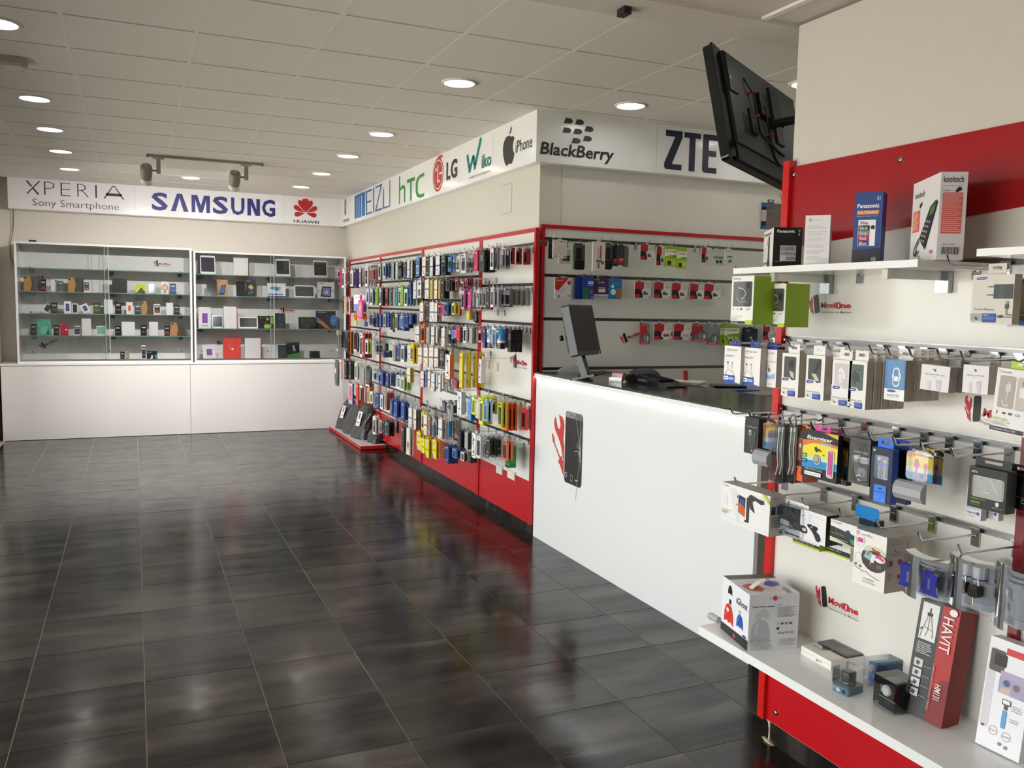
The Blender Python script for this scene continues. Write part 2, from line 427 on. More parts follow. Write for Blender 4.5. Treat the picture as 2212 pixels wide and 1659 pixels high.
red_items = [[
 ('e', .0185, .33, .0095, .31, '3a3836'), ('p', [(.0115, .50), (.0150, .12), (.0185, .34), (.0220, .12), (.0255, .50), (.0225, .42), (.0210, .30), (.0185, .52), (.0160, .30), (.0145, .42)], 'e6e2da'),
 ('t', 'MOTOROLA', .003, .76, .058, .10, '2b2b2b', .012),
 ], [('r', .106, .085, .126, .87, MB_), ('r', .126, .085, .1945, .17, MB_), ('r', .130, .17, .1445, .88, MB_), ('r', .1490, .17, .1630, .88, MB_), ('r', .1700, .17, .1945, .88, MB_),
 ('r', .204, .10, .211, .88, MB_), ('r', .204, .10, .249, .155, MB_), ('r', .204, .45, .246, .505, MB_), ('r', .204, .825, .249, .88, MB_),
 ('r', .2610, .10, .2670, .88, MB_), ('r', .2780, .09, .3240, .14, MB_), ('l', [(.322, .11), (.280, .855)], .004, MB_), ('r', .2770, .83, .3260, .88, MB_),
 ('r', .3340, .25, .3385, .88, MB_), ('r', .3340, .835, .3810, .88, MB_), ('r', .3775, .09, .3810, .88, MB_),
 ], [('r', .4370, .10, .4445, .90, GR), ('p', [(.4445, .44), (.458, .39), (.470, .41), (.476, .50), (.476, .90), (.4685, .90), (.4685, .55), (.464, .49), (.4445, .52)], GR),
 ('r', .4860, .30, .5300, .40, GR), ('r', .5045, .30, .5125, .92, GR),
 ('p', [(.5800, .30), (.558, .31), (.542, .38), (.5365, .50), (.5365, .75), (.544, .88), (.560, .93), (.5810, .925), (.5810, .84), (.562, .84), (.5505, .80), (.5460, .72), (.5460, .52), (.5505, .43), (.562, .39), (.5800, .39)], GR),
 ], [('e', .6490, .50, .0255, .432, 'c33b40'), ('o', .6490, .50, .0225, .08, 'eee8e2'), ('r', .6465, .26, .6505, .70, 'eee8e2'), ('r', .6465, .64, .6580, .70, 'eee8e2'), ('r', .6560, .46, .6720, .52, 'eee8e2'), ('e', .6405, .36, .0035, .05, 'eee8e2'), ('r', .6490, .05, .6690, .115, 'c33b40'),
 ('t', 'L', .6890, .30, .0170, .43, '3a3836', .03), ('t', 'G', .7080, .285, .0270, .46, '3a3836', .03),
 ], [('l', [(.7760, .36), (.7850, .70), (.7990, .40), (.8050, .66), (.8250, .11)], .0078, TL), ('e', .776, .36, .0040, .055, TL), ('e', .785, .70, .0045, .06, TL), ('e', .805, .67, .0042, .055, TL), ('e', .825, .115, .0040, .055, TL),
 ('t', 'iko', .8300, .46, .0345, .30, TL, .02), ('t', 'SHARE YOUR IDENTITY', .783, .845, .079, .055, '9a9894', .01),
 ], [('p', apple, '353332'), ('p', [(.9215, .245), (.9275, .11), (.9290, .17), (.9265, .235), (.9235, .265)], '353332'),
 ('t', 'iPhone', .9420, .46, .0480, .24, '3a3836', .004)]]
fascia('shop_sign', 'white sign board running along above the packed accessory wall', (2.51, 11.20, 2.95), (0, -5.8355, 0), .35, red_items, .11, (.387, .7435, .868))
D = lambda u, v, w=.0285, h=.103: ('p', [(u + .004, v), (u + w * .72, v), (u + w * .93, v + h * .22), (u + w, v + h * .5), (u + w * .93, v + h * .8), (u + w * .66, v + h), (u - .002, v + h)], '333333')
bb_items = [[D(.0900, .115), D(.1275, .115), D(.0855, .298), D(.1222, .298), D(.1600, .228), D(.1555, .416), D(.1170, .480),
 ('t', 'BlackBerry', .0118, .615, .2510, .31, '1d1d1d', .020, .14),
 ], [('p', [(.4477, .11), (.5105, .11), (.5105, .24), (.4750, .77), (.4750, .79), (.5105, .79), (.5105, .905), (.4500, .905), (.4450, .86), (.4450, .78), (.4820, .25), (.4820, .235), (.4477, .235)], '131c40'),
 ('r', .5168, .115, .5805, .225, '131c40'), ('r', .5375, .225, .5600, .905, '131c40'),
 ('p', [(.5893, .11), (.6465, .11), (.6465, .225), (.6120, .225), (.6120, .44), (.6420, .44), (.6420, .56), (.6120, .56), (.6120, .79), (.6450, .79), (.6450, .905), (.5960, .905), (.5893, .85)], '131c40'),
 ], [('o', .8500, .70, .0260, .32, '1f7fd0')]]
fascia('shop_sign', 'white sign board across the alcove over the sales counter', (2.51, 5.36, 2.95), (2.3, 0, 0), .35, bb_items, .088, (.415, .80), .115)

# ================================================================== BACK COUNTER AND DISPLAY CASES
t = thing('base_cabinet', 'long low white cabinet under the two glass display cases', 'cabinet', (-1.36, 10.95, 0))
mb = MB(); mb.box((0, .02, 0), (3.93, .44, .845), 'e9e7e3', 'lam'); mb.build('carcass', t)
for a, b in ((0, 1.966), (1.970, 3.93)):
    mb = MB(); mb.box((a, 0, .004), (b, .018, .845), 'eceae6', 'lam'); mb.build('front_panel', t)
mb = MB(); mb.box((-.01, -.012, .847), (3.93, .44, .868), 'f0eeea', 'lam'); mb.build('countertop', t)
def case(label, x0, x1, z1, shelves, brk):
    t = thing('display_case', label, 'display case', (x0, 11.0, .868)); w = x1 - x0; h = z1 - .868; d = .38; f = .022
    mb = MB(); mb.box((f, d - .012, .02), (w - f, d, h - .02), 'e9ebe6', 'lam'); mb.build('back_panel', t)
    mb = MB()
    mb.box((0, 0, 0), (f, d, h), 'f1f0ee', 'lam'); mb.box((w - f, 0, 0), (w, d, h), 'f1f0ee', 'lam')
    mb.box((f, 0, 0), (w - f, d, .02), 'f1f0ee', 'lam'); mb.box((f, 0, h - .022), (w - f, d, h), 'f1f0ee', 'lam'); mb.build('frame', t)
    mb = MB(); mb.box((f, .004, .02), (w - f, .032, .034), 'b8b8b5', 'alu'); mb.box((f, .010, .034), (w - f, .014, .040), 'b8b8b5', 'alu'); mb.build('door_track', t)
    for k, (a, b) in enumerate(((f, w / 2 + .02), (w / 2 - .02, w - f))):
        mb = MB(); yy = .010 + .012 * k; mb.box((a, yy, .036), (b, yy + .005, h - .022), 'ffffff', 'glass', 'klrtb'); dd = mb.build('glass_door', t)
        mb = MB(); xe = b if k == 0 else a; mb.box((xe - .003, yy - .0006, .036), (xe + .003, yy + .0056, h - .022), 'b9cfc6', 'gloss'); mb.build('door_edge', dd)
    for z in shelves:
        mb = MB(); z0 = z - .868
        mb.box((f + .004, .050, z0 - .008), (w - f - .004, d - .014, z0), 'ffffff', 'glass', 'fklrb'); mb.box((f + .004, .049, z0 - .008), (w - f - .004, .050, z0), '7aa79c', 'gloss'); sh = mb.build('glass_shelf', t)
        for bx in brk:
            mb = MB(); xx = bx * w; mb.box((xx - .022, .30, z0 - .052), (xx + .022, d - .012, z0 - .009), '7d7f7e', 'alu'); mb.box((xx - .022, .20, z0 - .018), (xx + .022, .30, z0 - .009), '8d8f8e', 'alu'); mb.build('shelf_bracket', sh)
    mb = MB()
    for bx in (.06, .5, .94):
        for zz in (.08, .42, .80): mb.lathe([(.008, 0), (.006, -.004)], (bx * w, d - .013, zz * h), '777a78', 'metal', 8, 'y')
    mb.build('screw', t)
    return t
SHL = (1.942, 1.677, 1.430, 1.178); SHR = (1.927, 1.668, 1.272)
case('glazed white display case full of phones, nearer the window wall', -1.20, .645, 2.225, SHL, (.075, .527, .935))
case('glazed white display case full of tablets, beside the accessory wall', .665, 2.50, 2.200, SHR, (.05, .50, .93))
t = thing('gap_strip', 'dark gap strip standing between the two display cases', 'strip', (.655, 11.01, .868)); mb = MB(); mb.box((-.006, 0, .0), (.006, .02, 1.33), '4a4744', 'matte'); mb.box((-.008, .02, 0), (.008, .06, 1.33), '777470', 'matte'); mb.build('strip', t)  # dark strip filling the gap between the cases
# cables down the wall beside the case and odds on top of it
mb = MB(); mb.tube([(-1.255, 11.385, 2.60), (-1.256, 11.385, 2.35), (-1.285, 11.385, 2.20), (-1.29, 11.385, 2.0), (-1.26, 11.385, 1.85), (-1.23, 11.385, 1.70)], .004, 'd9d6cf', 'matte'); tag(mb.build('cable'), 'pale cable hanging from the sign board, nearer the window wall', 'cable')
mb = MB(); mb.tube([(-1.235, 11.39, 2.60), (-1.24, 11.39, 2.40), (-1.275, 11.39, 2.22), (-1.275, 11.39, 2.05), (-1.225, 11.39, 1.90)], .004, '6f6b64', 'matte'); tag(mb.build('cable'), 'grey cable hanging from the sign board, nearer the display case', 'cable')
mb = MB(); mb.rbox((-1.06, 11.05, 2.2255), (-.985, 11.12, 2.247), '3a3536', 'gloss', .008, 3); tag(mb.build('card_reader'), 'small dark gadget lying on top of the phone case', 'gadget')

# ================================================================== SLAT WALLS
def slatwall(name, label, axis, p0, p1, plane, z0, z1, rails, frame=.028, thick=.018, col='e8e6e0', redz=None, redcol='c01f27', skirt=True, redposts=(True, True)):
    """axis 'x': board faces -X, runs along Y (p0..p1); axis 'y': faces -Y, runs along X"""
    t = thing(name, label, 'slat wall', (plane, p0, 0) if axis == 'x' else (p0, plane, 0))
    L = p1 - p0
    def bx(mb, a0, a1, za, zb, d0, d1, c, m):
        if axis == 'x': mb.box((d0, a0, za), (d1, a1, zb), c, m)
        else: mb.box((a0, d0, za), (a1, d1, zb), c, m)
    zs = [redz if redz else z0] + sorted(rails) + [z1]
    for k in range(len(zs) - 1):
        lo = zs[k] + (.011 if k else 0); hi = zs[k + 1] - (.011 if k < len(zs) - 2 else 0)
        mb = MB(); bx(mb, frame, L - frame, lo, hi, 0, thick, col, 'lam'); mb.build('slat_board', t)
    for z in rails:
        mb = MB(); bx(mb, frame, L - frame, z - .011, z + .011, .010, thick, '6b6a68', 'alu'); bx(mb, frame, L - frame, z + .0075, z + .011, .001, .010, '8f8e8b', 'alu'); mb.build('slot_rail', t)
    mb = MB(); bx(mb, 0, L, z1, z1 + frame, -.008, thick, redcol, 'lamr'); mb.build('top_trim', t)
    for k, a in enumerate((0, L - frame)):
        if redposts[k]:
            mb = MB(); bx(mb, a + .001, a + frame - .001, z0, z1, -.008, thick, redcol, 'lamr'); mb.build('edge_trim', t)
    if redz:
        n = max(1, round(L / 1.5))
        mb = MB(); bx(mb, frame, L - frame, z0, redz, .002, thick, redcol, 'lamr'); rp = mb.build('kick_panel', t)
        sc = MB()
        for q in (.06, .5, .94):
            c = (.002, L * q, z0 + .04) if axis == 'x' else (L * q, .002, z0 + .04)
            sc.lathe([(.007, 0), (.005, -.004)], c, 'b5b2ad', 'metal', 8, axis)
            c = (.002, L * q, redz - .05) if axis == 'x' else (L * q, .002, redz - .05)
            sc.lathe([(.007, 0), (.005, -.004)], c, 'b5b2ad', 'metal', 8, axis)
        sc.build('screw', rp)
    return t
slatwall('slat_wall', 'slat wall bay with phone cases next to the display cases', 'x', 9.485, 10.975, 2.55, .077, 2.135, [0.408, 0.7, 0.945, 1.31, 1.562, 1.853, 2.1], redz=.385)
slatwall('slat_wall', 'slat wall bay with cable cards, second from the display cases', 'x', 7.945, 9.483, 2.55, .077, 2.135, [0.408, 0.703, 0.959, 1.25, 1.562, 1.853, 2.1], redz=.385)
slatwall('slat_wall', 'slat wall bay of protector boxes, third from the display cases', 'x', 6.435, 7.943, 2.55, .077, 2.135, [0.455, 0.653, 0.852, 1.05, 1.255, 1.46, 1.66, 1.855, 2.055], redz=.385)
slatwall('slat_wall', 'slat wall bay next to the sales counter with two low sockets', 'x', 5.402, 6.433, 2.55, .077, 2.135, [0.677, 0.952, 1.498, 1.776, 2.055], redz=.385)
slatwall('slat_wall', 'grey-lit slat wall of the alcove behind the sales counter', 'y', 2.597, 5.45, 5.43, .1, 2.165, [1.186, 1.538, 1.842, 2.095], frame=.026, col='dcdcd6')

# dark skirting tiles along the accessory wall and under the near unit
mb = MB(); mb.box((2.575, 5.40, 0), (2.586, 11.38, .075), '2d2a28', 'matte'); sk = struct(mb, 'baseboard_side')
mb = MB(); mb.box((.001, .0015, 0), (.010, .4455, .074), '333', 'tile'); skm = mb.mesh('skirting_tile')
for k in range(13): put('skirting_tile', skm, sk, (2.566, 5.40 + k * .447, 0))
mb = MB(); mb.box((2.185, -1.2, 0), (2.1895, 2.4895, .0825), '2c2825', 'matte'); sk2 = struct(mb, 'baseboard_near')
mb = MB(); mb.box((0, .002, 0), (.009, .443, .0815), '333', 'tile'); skm2 = mb.mesh('skirting_tile')
for k in range(6): put('skirting_tile', skm2, sk2, (2.1755, 2.4465 - (k + 1) * .447, 0))
mb = MB(); mb.box((0, .002, 0), (.009, .040, .0815), '333', 'tile'); put('skirting_tile', mb.mesh('skirting_tile'), sk2, (2.1755, 2.4485, 0))
mb = MB(); mb.prism([(-.004, 0), (.004, 0), (.003, .05), (.009, .075), (.022, .0815), (-.002, .0815), (-.003, .03)], -.002, .004, lambda u, v, w: (w, u, v), 'c9b79c', 'matte'); mb.prism([(-.03, 0), (.01, 0), (.03, .008), (-.006, .010)], -.012, .002, lambda u, v, w: (w, u, v), 'c9b79c', 'matte'); mo = put('broken_mortar', mb.mesh('broken_mortar'), sk2, (2.1755, 2.4475, 0))
mb = MB(); mb.box((-.002, -3.6, .0822), (.006, .0, .0829), 'cdbfa8', 'matte'); put('mortar_line', mb.mesh('mortar_line'), sk2, (2.1755, 2.44, 0))
mb = MB(); mb.box((-1.405, 10.62, 0), (-1.39, 10.96, .085), '332f2c', 'tile'); struct(mb, 'baseboard_left')
mb = MB(); mb.box((2.5828, 5.93, 2.32), (2.5848, 6.13, 2.53), 'd8d5c8', 'paint'); mb.box((2.5836, 5.925, 2.315), (2.5847, 6.135, 2.535), 'b5aea0', 'matte'); 
tag(mb.build('access_hatch'), 'small square access hatch painted like the wall under the sign', 'hatch')

# red platform with bags at the far end of the accessory wall
t = thing('floor_plinth', 'low red-edged white plinth on the floor carrying the black bags', 'plinth', (2.262, 9.235, 0))
mb = MB(); mb.box((0, 0, .006), (.295, 1.66, .044), {'*': 'cf2320', 't': 'cfd2d2'}, 'lamr'); mb.build('board', t)

# ================================================================== SALES COUNTER
t = thing('sales_counter', 'white gloss sales counter with a glass top and light strip', 'counter', (2.567, 3.05, 0))
mb = MB(); mb.box((0, 0, 0), (.022, 2.345, 1.130), 'eff0ef', 'lam'); mb.build('front_panel', t)
mb = MB(); mb.box((.0225, 0, 0), (.10, .03, 1.128), '97877f', 'wood'); mb.box((.10, 0, .03), (.52, .03, 1.12), '8f8079', 'wood'); mb.build('end_panel', t)
mb = MB(); mb.box((.50, .03, .03), (.52, 2.345, 1.12), 'cfccc6', 'lam'); mb.build('back_panel', t)
mb = MB(); mb.box((-.012, 0, 1.1345), (.004, 2.36, 1.158), 'f3f3f1', 'lam'); mb.box((.004, 0, 1.1345), (.54, 2.36, 1.146), 'dcdedb', 'lam'); mb.build('top_trim', t)
mb = MB(); mb.box((-.012, -.02, 1.1585), (.545, 2.36, 1.1685), {'*': '16402f', 't': '39423c'}, 'gloss'); mb.build('glass_top', t)
mb = MB(); mb.box((-.008, .01, 1.1295), (-.001, 2.345, 1.134), 'ffffff', 'led'); mb.build('light_strip', t)
mb = MB()
for k in range(118): mb.box((-.0105, .012 + k * .0198, 1.126), (-.0085, .019 + k * .0198, 1.1343), 'c9ccca', 'matte')
mb.build('strip_cover', t)
YC = 2.31   # local y of the far end
def cp(y, z): return ((5.36 - y) / 2.3, (1.13 - z) / 1.13)
gi = []
RW = 'c94038'
gi += [('p', [cp(y, z) for y, z in q], RW) for q in (
 [(5.033, .918), (5.015, .908), (4.985, .905), (4.958, .880), (4.950, .850), (4.955, .800), (4.962, .760), (4.945, .713), (4.946, .600), (4.948, .57), (4.960, .63), (4.990, .700), (5.012, .735), (5.040, .765), (5.080, .800), (5.100, .838), (5.100, .868), (5.082, .896), (5.068, .87), (5.056, .843), (5.045, .825), (5.024, .817), (5.010, .832), (5.008, .850), (5.022, .88)],
 [(5.131, .771), (5.120, .778), (5.088, .744), (5.086, .718), (5.000, .634), (4.978, .648), (4.970, .625), (4.946, .604), (4.945, .512), (5.005, .585), (5.030, .594), (5.020, .612), (5.010, .622), (5.098, .712), (5.112, .715)])]
PHN = [(4.937, .935), (4.930, .948), (4.915, .953), (4.725, .953), (4.705, .945), (4.698, .930), (4.698, .510), (4.708, .490), (4.725, .482), (4.915, .482), (4.930, .489), (4.937, .505)]
gi += [('p', [cp(y, z) for y, z in PHN], '8b8b92'), ('p', [cp(y, z) for y, z in [(4.934, .912), (4.701, .912), (4.701, .510), (4.710, .492), (4.727, .485), (4.913, .485), (4.928, .492), (4.934, .507)]], '222222'),
 ('p', [cp(y, z) for y, z in [(4.78, .950), (4.725, .950), (4.704, .930), (4.704, .914), (4.83, .914)]], '6c6a71'), ('e', *cp(4.862, .930), None, .006, '222'), ('e', *cp(4.82, .930), None, .003, 'ddd'), ('r', *cp(4.845, .934), *cp(4.826, .926), '55545a')]
for ang, ln in ((100, .20), (125, .25), (150, .10), (165, .13), (185, .16), (200, .07), (235, .09), (252, .34), (268, .12), (115, .09), (140, .06), (215, .06), (92, .13), (280, .07), (245, .05)):
    a = R(ang); y2 = 4.712 - math.cos(a) * ln * .55; z2 = .719 + math.sin(a) * ln
    gi.append(('l', [cp(4.712, .719), cp((4.712 + y2) / 2 + .004, (.719 + z2) / 2), cp(y2, z2)], .0016 if ln > .08 else .003, 'a9acab'))
gi += [('o', *cp(4.908, .535), .0075, .25, 'c9c9c9'), ('R', cp(4.845, .548)[0], cp(4.845, .548)[1], cp(4.812, .506)[0], cp(4.812, .506)[1], .004, 'b9b9b9'), ('R', cp(4.842, .545)[0], cp(4.842, .545)[1], cp(4.815, .509)[0], cp(4.815, .509)[1], .003, '222'), ('l', [cp(4.772, .522), cp(4.742, .524)], .003, 'ccc'), ('p', [cp(4.776, .522), cp(4.764, .531), cp(4.764, .513)], 'ccc')]
mb = MB(); mb.deco((-.0005, 2.31, 1.13), (0, -2.3, 0), (0, 0, -1.13), gi); mb.build('printed_sticker', t)

# ================================================================== LIGHTS IN THE CEILING
def downlight_proto():
    t = thing('downlight', 'x', 'ceiling light', (0, 0, 0))
    mb = MB(); mb.lathe([(.088, -.002), (.088, .0)], (0, 0, 0), 'ffffff', 'lamp', 24); mb.build('diffuser', t)
    mb = MB(); rows = []
    for r_, h in ((.088, -.001), (.092, -.010), (.104, -.008), (.106, 0)): rows.append([(r_ * math.cos(2 * math.pi * j / 28), r_ * math.sin(2 * math.pi * j / 28), h) for j in range(28)])
    mb.grid(rows[::-1], 'ece9e3', 'matte', closed=True); mb.build('trim_ring', t)
    return t
dl = downlight_proto()
places = [(-.58, y, 'in the row nearer the windows', 'w') for y in (4.946, 6.68, 7.83, 8.95, 10.14)] + [(1.80, y, 'in the row nearer the accessory wall', 'r') for y in (4.945, 6.70, 7.843, 9.05, 10.22)]
cnt = {}
first = True
for x, y, lab, k in places:
    cnt[k] = cnt.get(k, 0) + 1; L = 'round recessed ceiling light, %s from the near end %s' % (ORD[cnt[k]], lab)
    if first: dl.location = (x, y, ZC - .002); dl['label'] = L; dl['group'] = 'recessed ceiling lights'; first = False
    else: dup(dl, (x, y, ZC - .002), L)
dup(dl, (.601, 10.127, ZC - .002), 'round recessed ceiling light between the two track spotlights')
dup(dl, (2.993, 4.956, ZC - .002), 'round recessed ceiling light close above the alcove sign board')
for x in (-.58, .6):
    for y in (-2.0,): dup(dl, (x, y, ZN - .001), 'round ceiling light behind the viewer, %s of two' % ORD[1 if x < 0 else 2], group='ceiling lights out of view')
dup(dl, (-.58, 3.45, ZC - .002), 'round recessed ceiling light just outside the view by the windows', group='ceiling lights out of view')
for i_, (x, y) in enumerate(((3.0, 3.15), (4.2, 3.15), (4.2, 4.956), (3.6, 4.0), (4.2, 4.05), (4.8, 4.6))): dup(dl, (x, y, ZC - .002), 'unseen ceiling light added to brighten the alcove, %s of the hidden ones' % ORD[i_ + 1], group='ceiling lights out of view')  # extra unseen lamps, added only to brighten the alcove
# emergency light
t = thing('emergency_light', 'small square emergency light on the ceiling', 'emergency light', (-.60, 5.66, ZC - .004))
mb = MB(); mb.box((-.075, -.075, -.022), (.075, .075, .0), 'b9b4ae', 'matte'); mb.build('housing', t)
mb = MB(); mb.box((-.06, -.06, -.048), (.06, .06, -.0225), 'cfcbc6', 'gloss'); mb.build('lens', t)
# track spots
t = thing('lighting_track', 'thin white lighting track fixed across the ceiling', 'track', (.169, 8.72, ZC - .004))
mb = MB(); mb.box((-.02, -.017, -.020), (.99, .017, 0), '9d978c', 'matte'); mb.build('rail', t)
mb = MB(); mb.box((-.035, -.019, -.024), (-.02, .019, 0), '8a8479', 'matte'); mb.box((.99, -.019, -.024), (1.005, .019, 0), '8a8479', 'matte'); mb.build('end_cap', t)
def spot(x, lab):
    t = thing('track_spotlight', lab, 'spotlight', (x, 8.72, ZC - .024), 0, 'track spotlights')
    mb = MB(); mb.box((-.05, -.016, -.016), (.05, .016, 0), 'b4afa5', 'matte'); mb.build('track_adapter', t)
    mb = MB(); mb.box((-.018, -.012, -.15), (.018, .012, -.016), 'a7a297', 'matte'); mb.box((-.055, -.006, -.13), (-.0181, .006, -.115), '8d887e', 'matte'); mb.build('arm', t)
    h = MB(); h.lathe([(.046, -.09), (.052, -.05), (.052, .03), (.046, .045), (.030, .047)], (0, 0, 0), '8f8a80', 'matte', 20); h.lathe([(.022, .0475), (.022, .054), (.016, .055)], (0, 0, 0), 'a8a49a', 'gloss', 16); ho = h.build('lamp_head', t)
    ho.location = (-.105, -.01, -.125); ho.rotation_euler = (R(42), 0, 0)
    g = MB(); g.lathe([(.047, -.0905), (.053, -.112), (.052, -.135), (.046, -.135)], (0, 0, 0), 'e6e3dc', 'gloss', 20); go = g.build('lamp_shade', ho)
    sd = bpy.data.lights.new('spot_lamp', 'SPOT'); sd.energy = 195; sd.color = (1, .95, .93); sd.spot_size = R(150); sd.spot_blend = 1.0; sd.shadow_soft_size = .045
    so = bpy.data.objects.new('spot_lamp', sd); COL.objects.link(so); so.parent = ho; so.location = (0, 0, -.14); so.rotation_euler = (0, 0, 0)
spot(.235, 'grey cylindrical track spotlight nearer the window wall'); spot(1.015, 'grey cylindrical track spotlight nearer the accessory wall')

# ================================================================== TV ON ITS BRACKET
tv = thing('television', 'black wall-hung television seen from behind, tilted towards the floor', 'television', (2.42, 3.23, 2.567))
a, tl, rl = .47, -.263, -.094
rx = Vector((math.cos(a), math.sin(a), 0)); n0 = Vector((math.sin(a), -math.cos(a), 0)); uu = Vector((0, 0, math.cos(tl))) + n0 * math.sin(tl)
r2 = rx * math.cos(rl) + uu * math.sin(rl); u2 = -rx * math.sin(rl) + uu * math.cos(rl); n2 = r2.cross(u2)
tv.rotation_euler = Matrix((r2, -n2, u2)).transposed().to_euler()
# local: x to the far side, y away from the viewer (screen side), z up; back of the set at y = 0
H2 = .275; Wt = .92
mb = MB(); mb.rbox((0, .012, -H2), (Wt, .05, H2), '17181a', 'gloss', .015, 3); mb.build('bezel', tv)
mb = MB(); mb.box((.012, .0502, -H2 + .018), (Wt - .012, .0512, H2 - .012), '050506', 'gloss'); mb.build('screen', tv)
mb = MB()
mb.prism([(.075, -H2 + .085), (Wt - .06, -H2 + .085), (Wt - .04, H2 - .02), (.075, H2 - .02)], -.012, .012, lambda u, v, w: (u, w, v), '33383a', 'matte')
mb.prism([(.0, -H2), (.075, -H2 + .02), (.075, H2 - .01), (.0, H2)], .002, .0119, lambda u, v, w: (u, w, v), '101112', 'gloss'); 
mb.box((.075, -.004, -H2 + .005), (Wt, .0119, -H2 + .0849), '121314', 'matte'); mb.build('back_cover', tv)
mb = MB(); mb.box((.075, -.020, .06), (.16, -.0122, .245), '0c0d0d', 'matte'); mb.build('port_panel', tv)
mb = MB(); mb.box((.085, -.0212, .118), (.095, -.0202, .130), 'e8e8e8', 'gloss'); mb.build('port_label', tv)
mb = MB()
for k in range(12): mb.box((.17 + k * .011, -.0132, -.12), (.175 + k * .011, -.0121, -.02), '202426', 'matte')
for x, z in ((.12, -.19), (.135, -.19), (.24, -.20), (.30, -.205), (.30, -.235), (.34, -.19), (.35, -.215), (.38, -.20)): mb.box((x, -.0132, z - .006), (x + .008, -.0121, z + .006), '08090a', 'matte')
mb.build('vent', tv)
mb = MB(); mb.box((.245, -.022, -.10), (.31, -.0122, .02), '0b0c0c', 'matte'); mb.box((.36, -.034, .02), (.62, -.0122, .13), '1a1c1c', 'matte'); mb.box((.46, -.05, -.11), (.54, -.0341, .18), '111212', 'matte'); mb.build('wall_bracket', tv)
mb = MB()
mb.tube([(.25, -.016, .17), (.255, -.03, .13), (.29, -.035, .10), (.30, -.03, .05), (.33, -.02, -.02), (.33, -.02, -.08), (.45, -.018, -.11), (.60, -.016, -.13)], .005, '0a0a0a', 'matte')
mb.tube([(.36, -.016, .14), (.37, -.026, .09), (.40, -.036, .06), (.42, -.03, -.03), (.44, -.02, -.10), (.47, -.016, -.17), (.52, -.016, -.20)], .005, '0a0a0a', 'matte'); mb.build('power_lead', tv)
mb = MB()
for x, z in ((.285, .105), (.30, -.01), (.44, -.07)): mb.lathe([(.006, 0), (.006, -.03), (.004, -.031)], (x, -.0125, z), 'b3291f', 'gloss', 8, 'y')
mb.build('plug', tv)
t = thing('bracket_arm', 'black steel arm holding the television off the partition wall', 'bracket', (2.7, 2.49, 2.5))
mb = MB(); mb.box((-.38, .0, -.06), (.25, .012, .06), '141414', 'matte'); mb.tube([(.15, .012, 0), (.20, .45, .02), (.125, .875, .02)], .022, '141414', 'matte', 8); mb.build('arm', t)

# ================================================================== PRODUCT BUILDERS
_pk = {}
def tabmesh(w, h, col, d=.001):
    mb = MB(); sl = w * .25
    mb.box((-w / 2, -d / 2, 0), (w / 2, d / 2, h * .42), col); mb.box((-w / 2, -d / 2, h * .72), (w / 2, d / 2, h), col)
    mb.box((-w / 2, -d / 2, h * .42), (-sl, d / 2, h * .72), col); mb.box((sl, -d / 2, h * .42), (w / 2, d / 2, h * .72), col)
    return mb.mesh('hang_tab')
def hangbox(name, label, cat, fr, Dp, col, items=(), side=(), top=(), tab=None, rz=-math.pi / 2, group=None, rot=None, m='card', win=()):
    """fr = (x, y, z of the bottom centre of the front face, width, height); front faces local -Y"""
    x, y, z, w, h = fr
    t = thing(name, label, cat, (x, y, z), rz, group, rot)
    mb = MB(); mb.box((-w / 2, 0, 0), (w / 2, Dp, h), col, m); mb.build('box_body', t)
    if items or side or top:
        mb = MB()
        if items: mb.deco((-w / 2, 0, h), (w, 0, 0), (0, 0, -h), items, m)
        if side: mb.deco((w / 2, 0, h), (0, Dp, 0), (0, 0, -h), side, m)
        if top: mb.deco((-w / 2, Dp, h), (w, 0, 0), (0, -Dp, 0), top, m)
        mb.build('print', t)
    if win:
        mb = MB()
        for (u0, v0, u1, v1) in win: mb.rbox((-w / 2 + u0 * w, -.003, h - v1 * h), (-w / 2 + u1 * w, -.0006, h - v0 * h), 'ffffff', 'clear', .004)
        mb.build('window', t)
    if tab:
        put('hang_tab', tabmesh(tab[1], tab[2], tab[0]), t, (0, tab[3] if len(tab) > 3 else Dp * .5, h))
    return t
def blister(name, label, cat, fr, Dp, items, base=None, domes=(), rz=-math.pi / 2, card='f2f2f0', group=None, rot=None):
    """printed card inside a clear shell"""
    x, y, z, w, h = fr
    t = thing(name, label, cat, (x, y, z), rz, group, rot)
    mb = MB(); mb.rbox((-w / 2, Dp, 0), (w / 2, Dp + .0012, h), card, 'card', .006); mb.build('card', t)
    mb = MB(); mb.deco((-w / 2, Dp, h), (w, 0, 0), (0, 0, -h), items); mb.build('print', t)
    mb = MB(); mb.rbox((-w / 2 + .003, 0, .003), (w / 2 - .003, Dp - .0008, h - .012), 'ffffff', 'clear', .010); mb.build('clear_shell', t)
    return t
def hook_mesh(L, r=.0026, up=.022, plate=(.026, .052)):
    mb = MB(); pw, ph = plate
    mb.box((-pw / 2, L - .004, -.034), (pw / 2, L, -.034 + ph), 'c9ccce', 'metal'); mb.box((-pw / 2, L - .010, -.034 + ph - .006), (pw / 2, L - .0041, -.034 + ph), 'dcdfe0', 'metal')
    mb.tube([(0, L - .004, -.006), (0, L - .02, 0), (0, .014, 0), (0, .004, .003), (0, -.010, up)], r, 'd2d5d7', 'metal', 6)
    return mb.mesh('hook')
_hk = {}
def hook(x0, y, z, L, label, rz=-math.pi / 2, group=None, r=.0026, plate=(.026, .052), up=.022):
    """tip at local y = 0, plate at local y = L"""
    k = (round(L, 3), r, plate, up)
    if k not in _hk: _hk[k] = hook_mesh(L, r, up, plate)
    o = bpy.data.objects.new('display_hook', _hk[k]); COL.objects.link(o); o.location = (x0, y, z); o.rotation_euler = (0, 0, rz)
    return tag(o, label, 'hook', group)
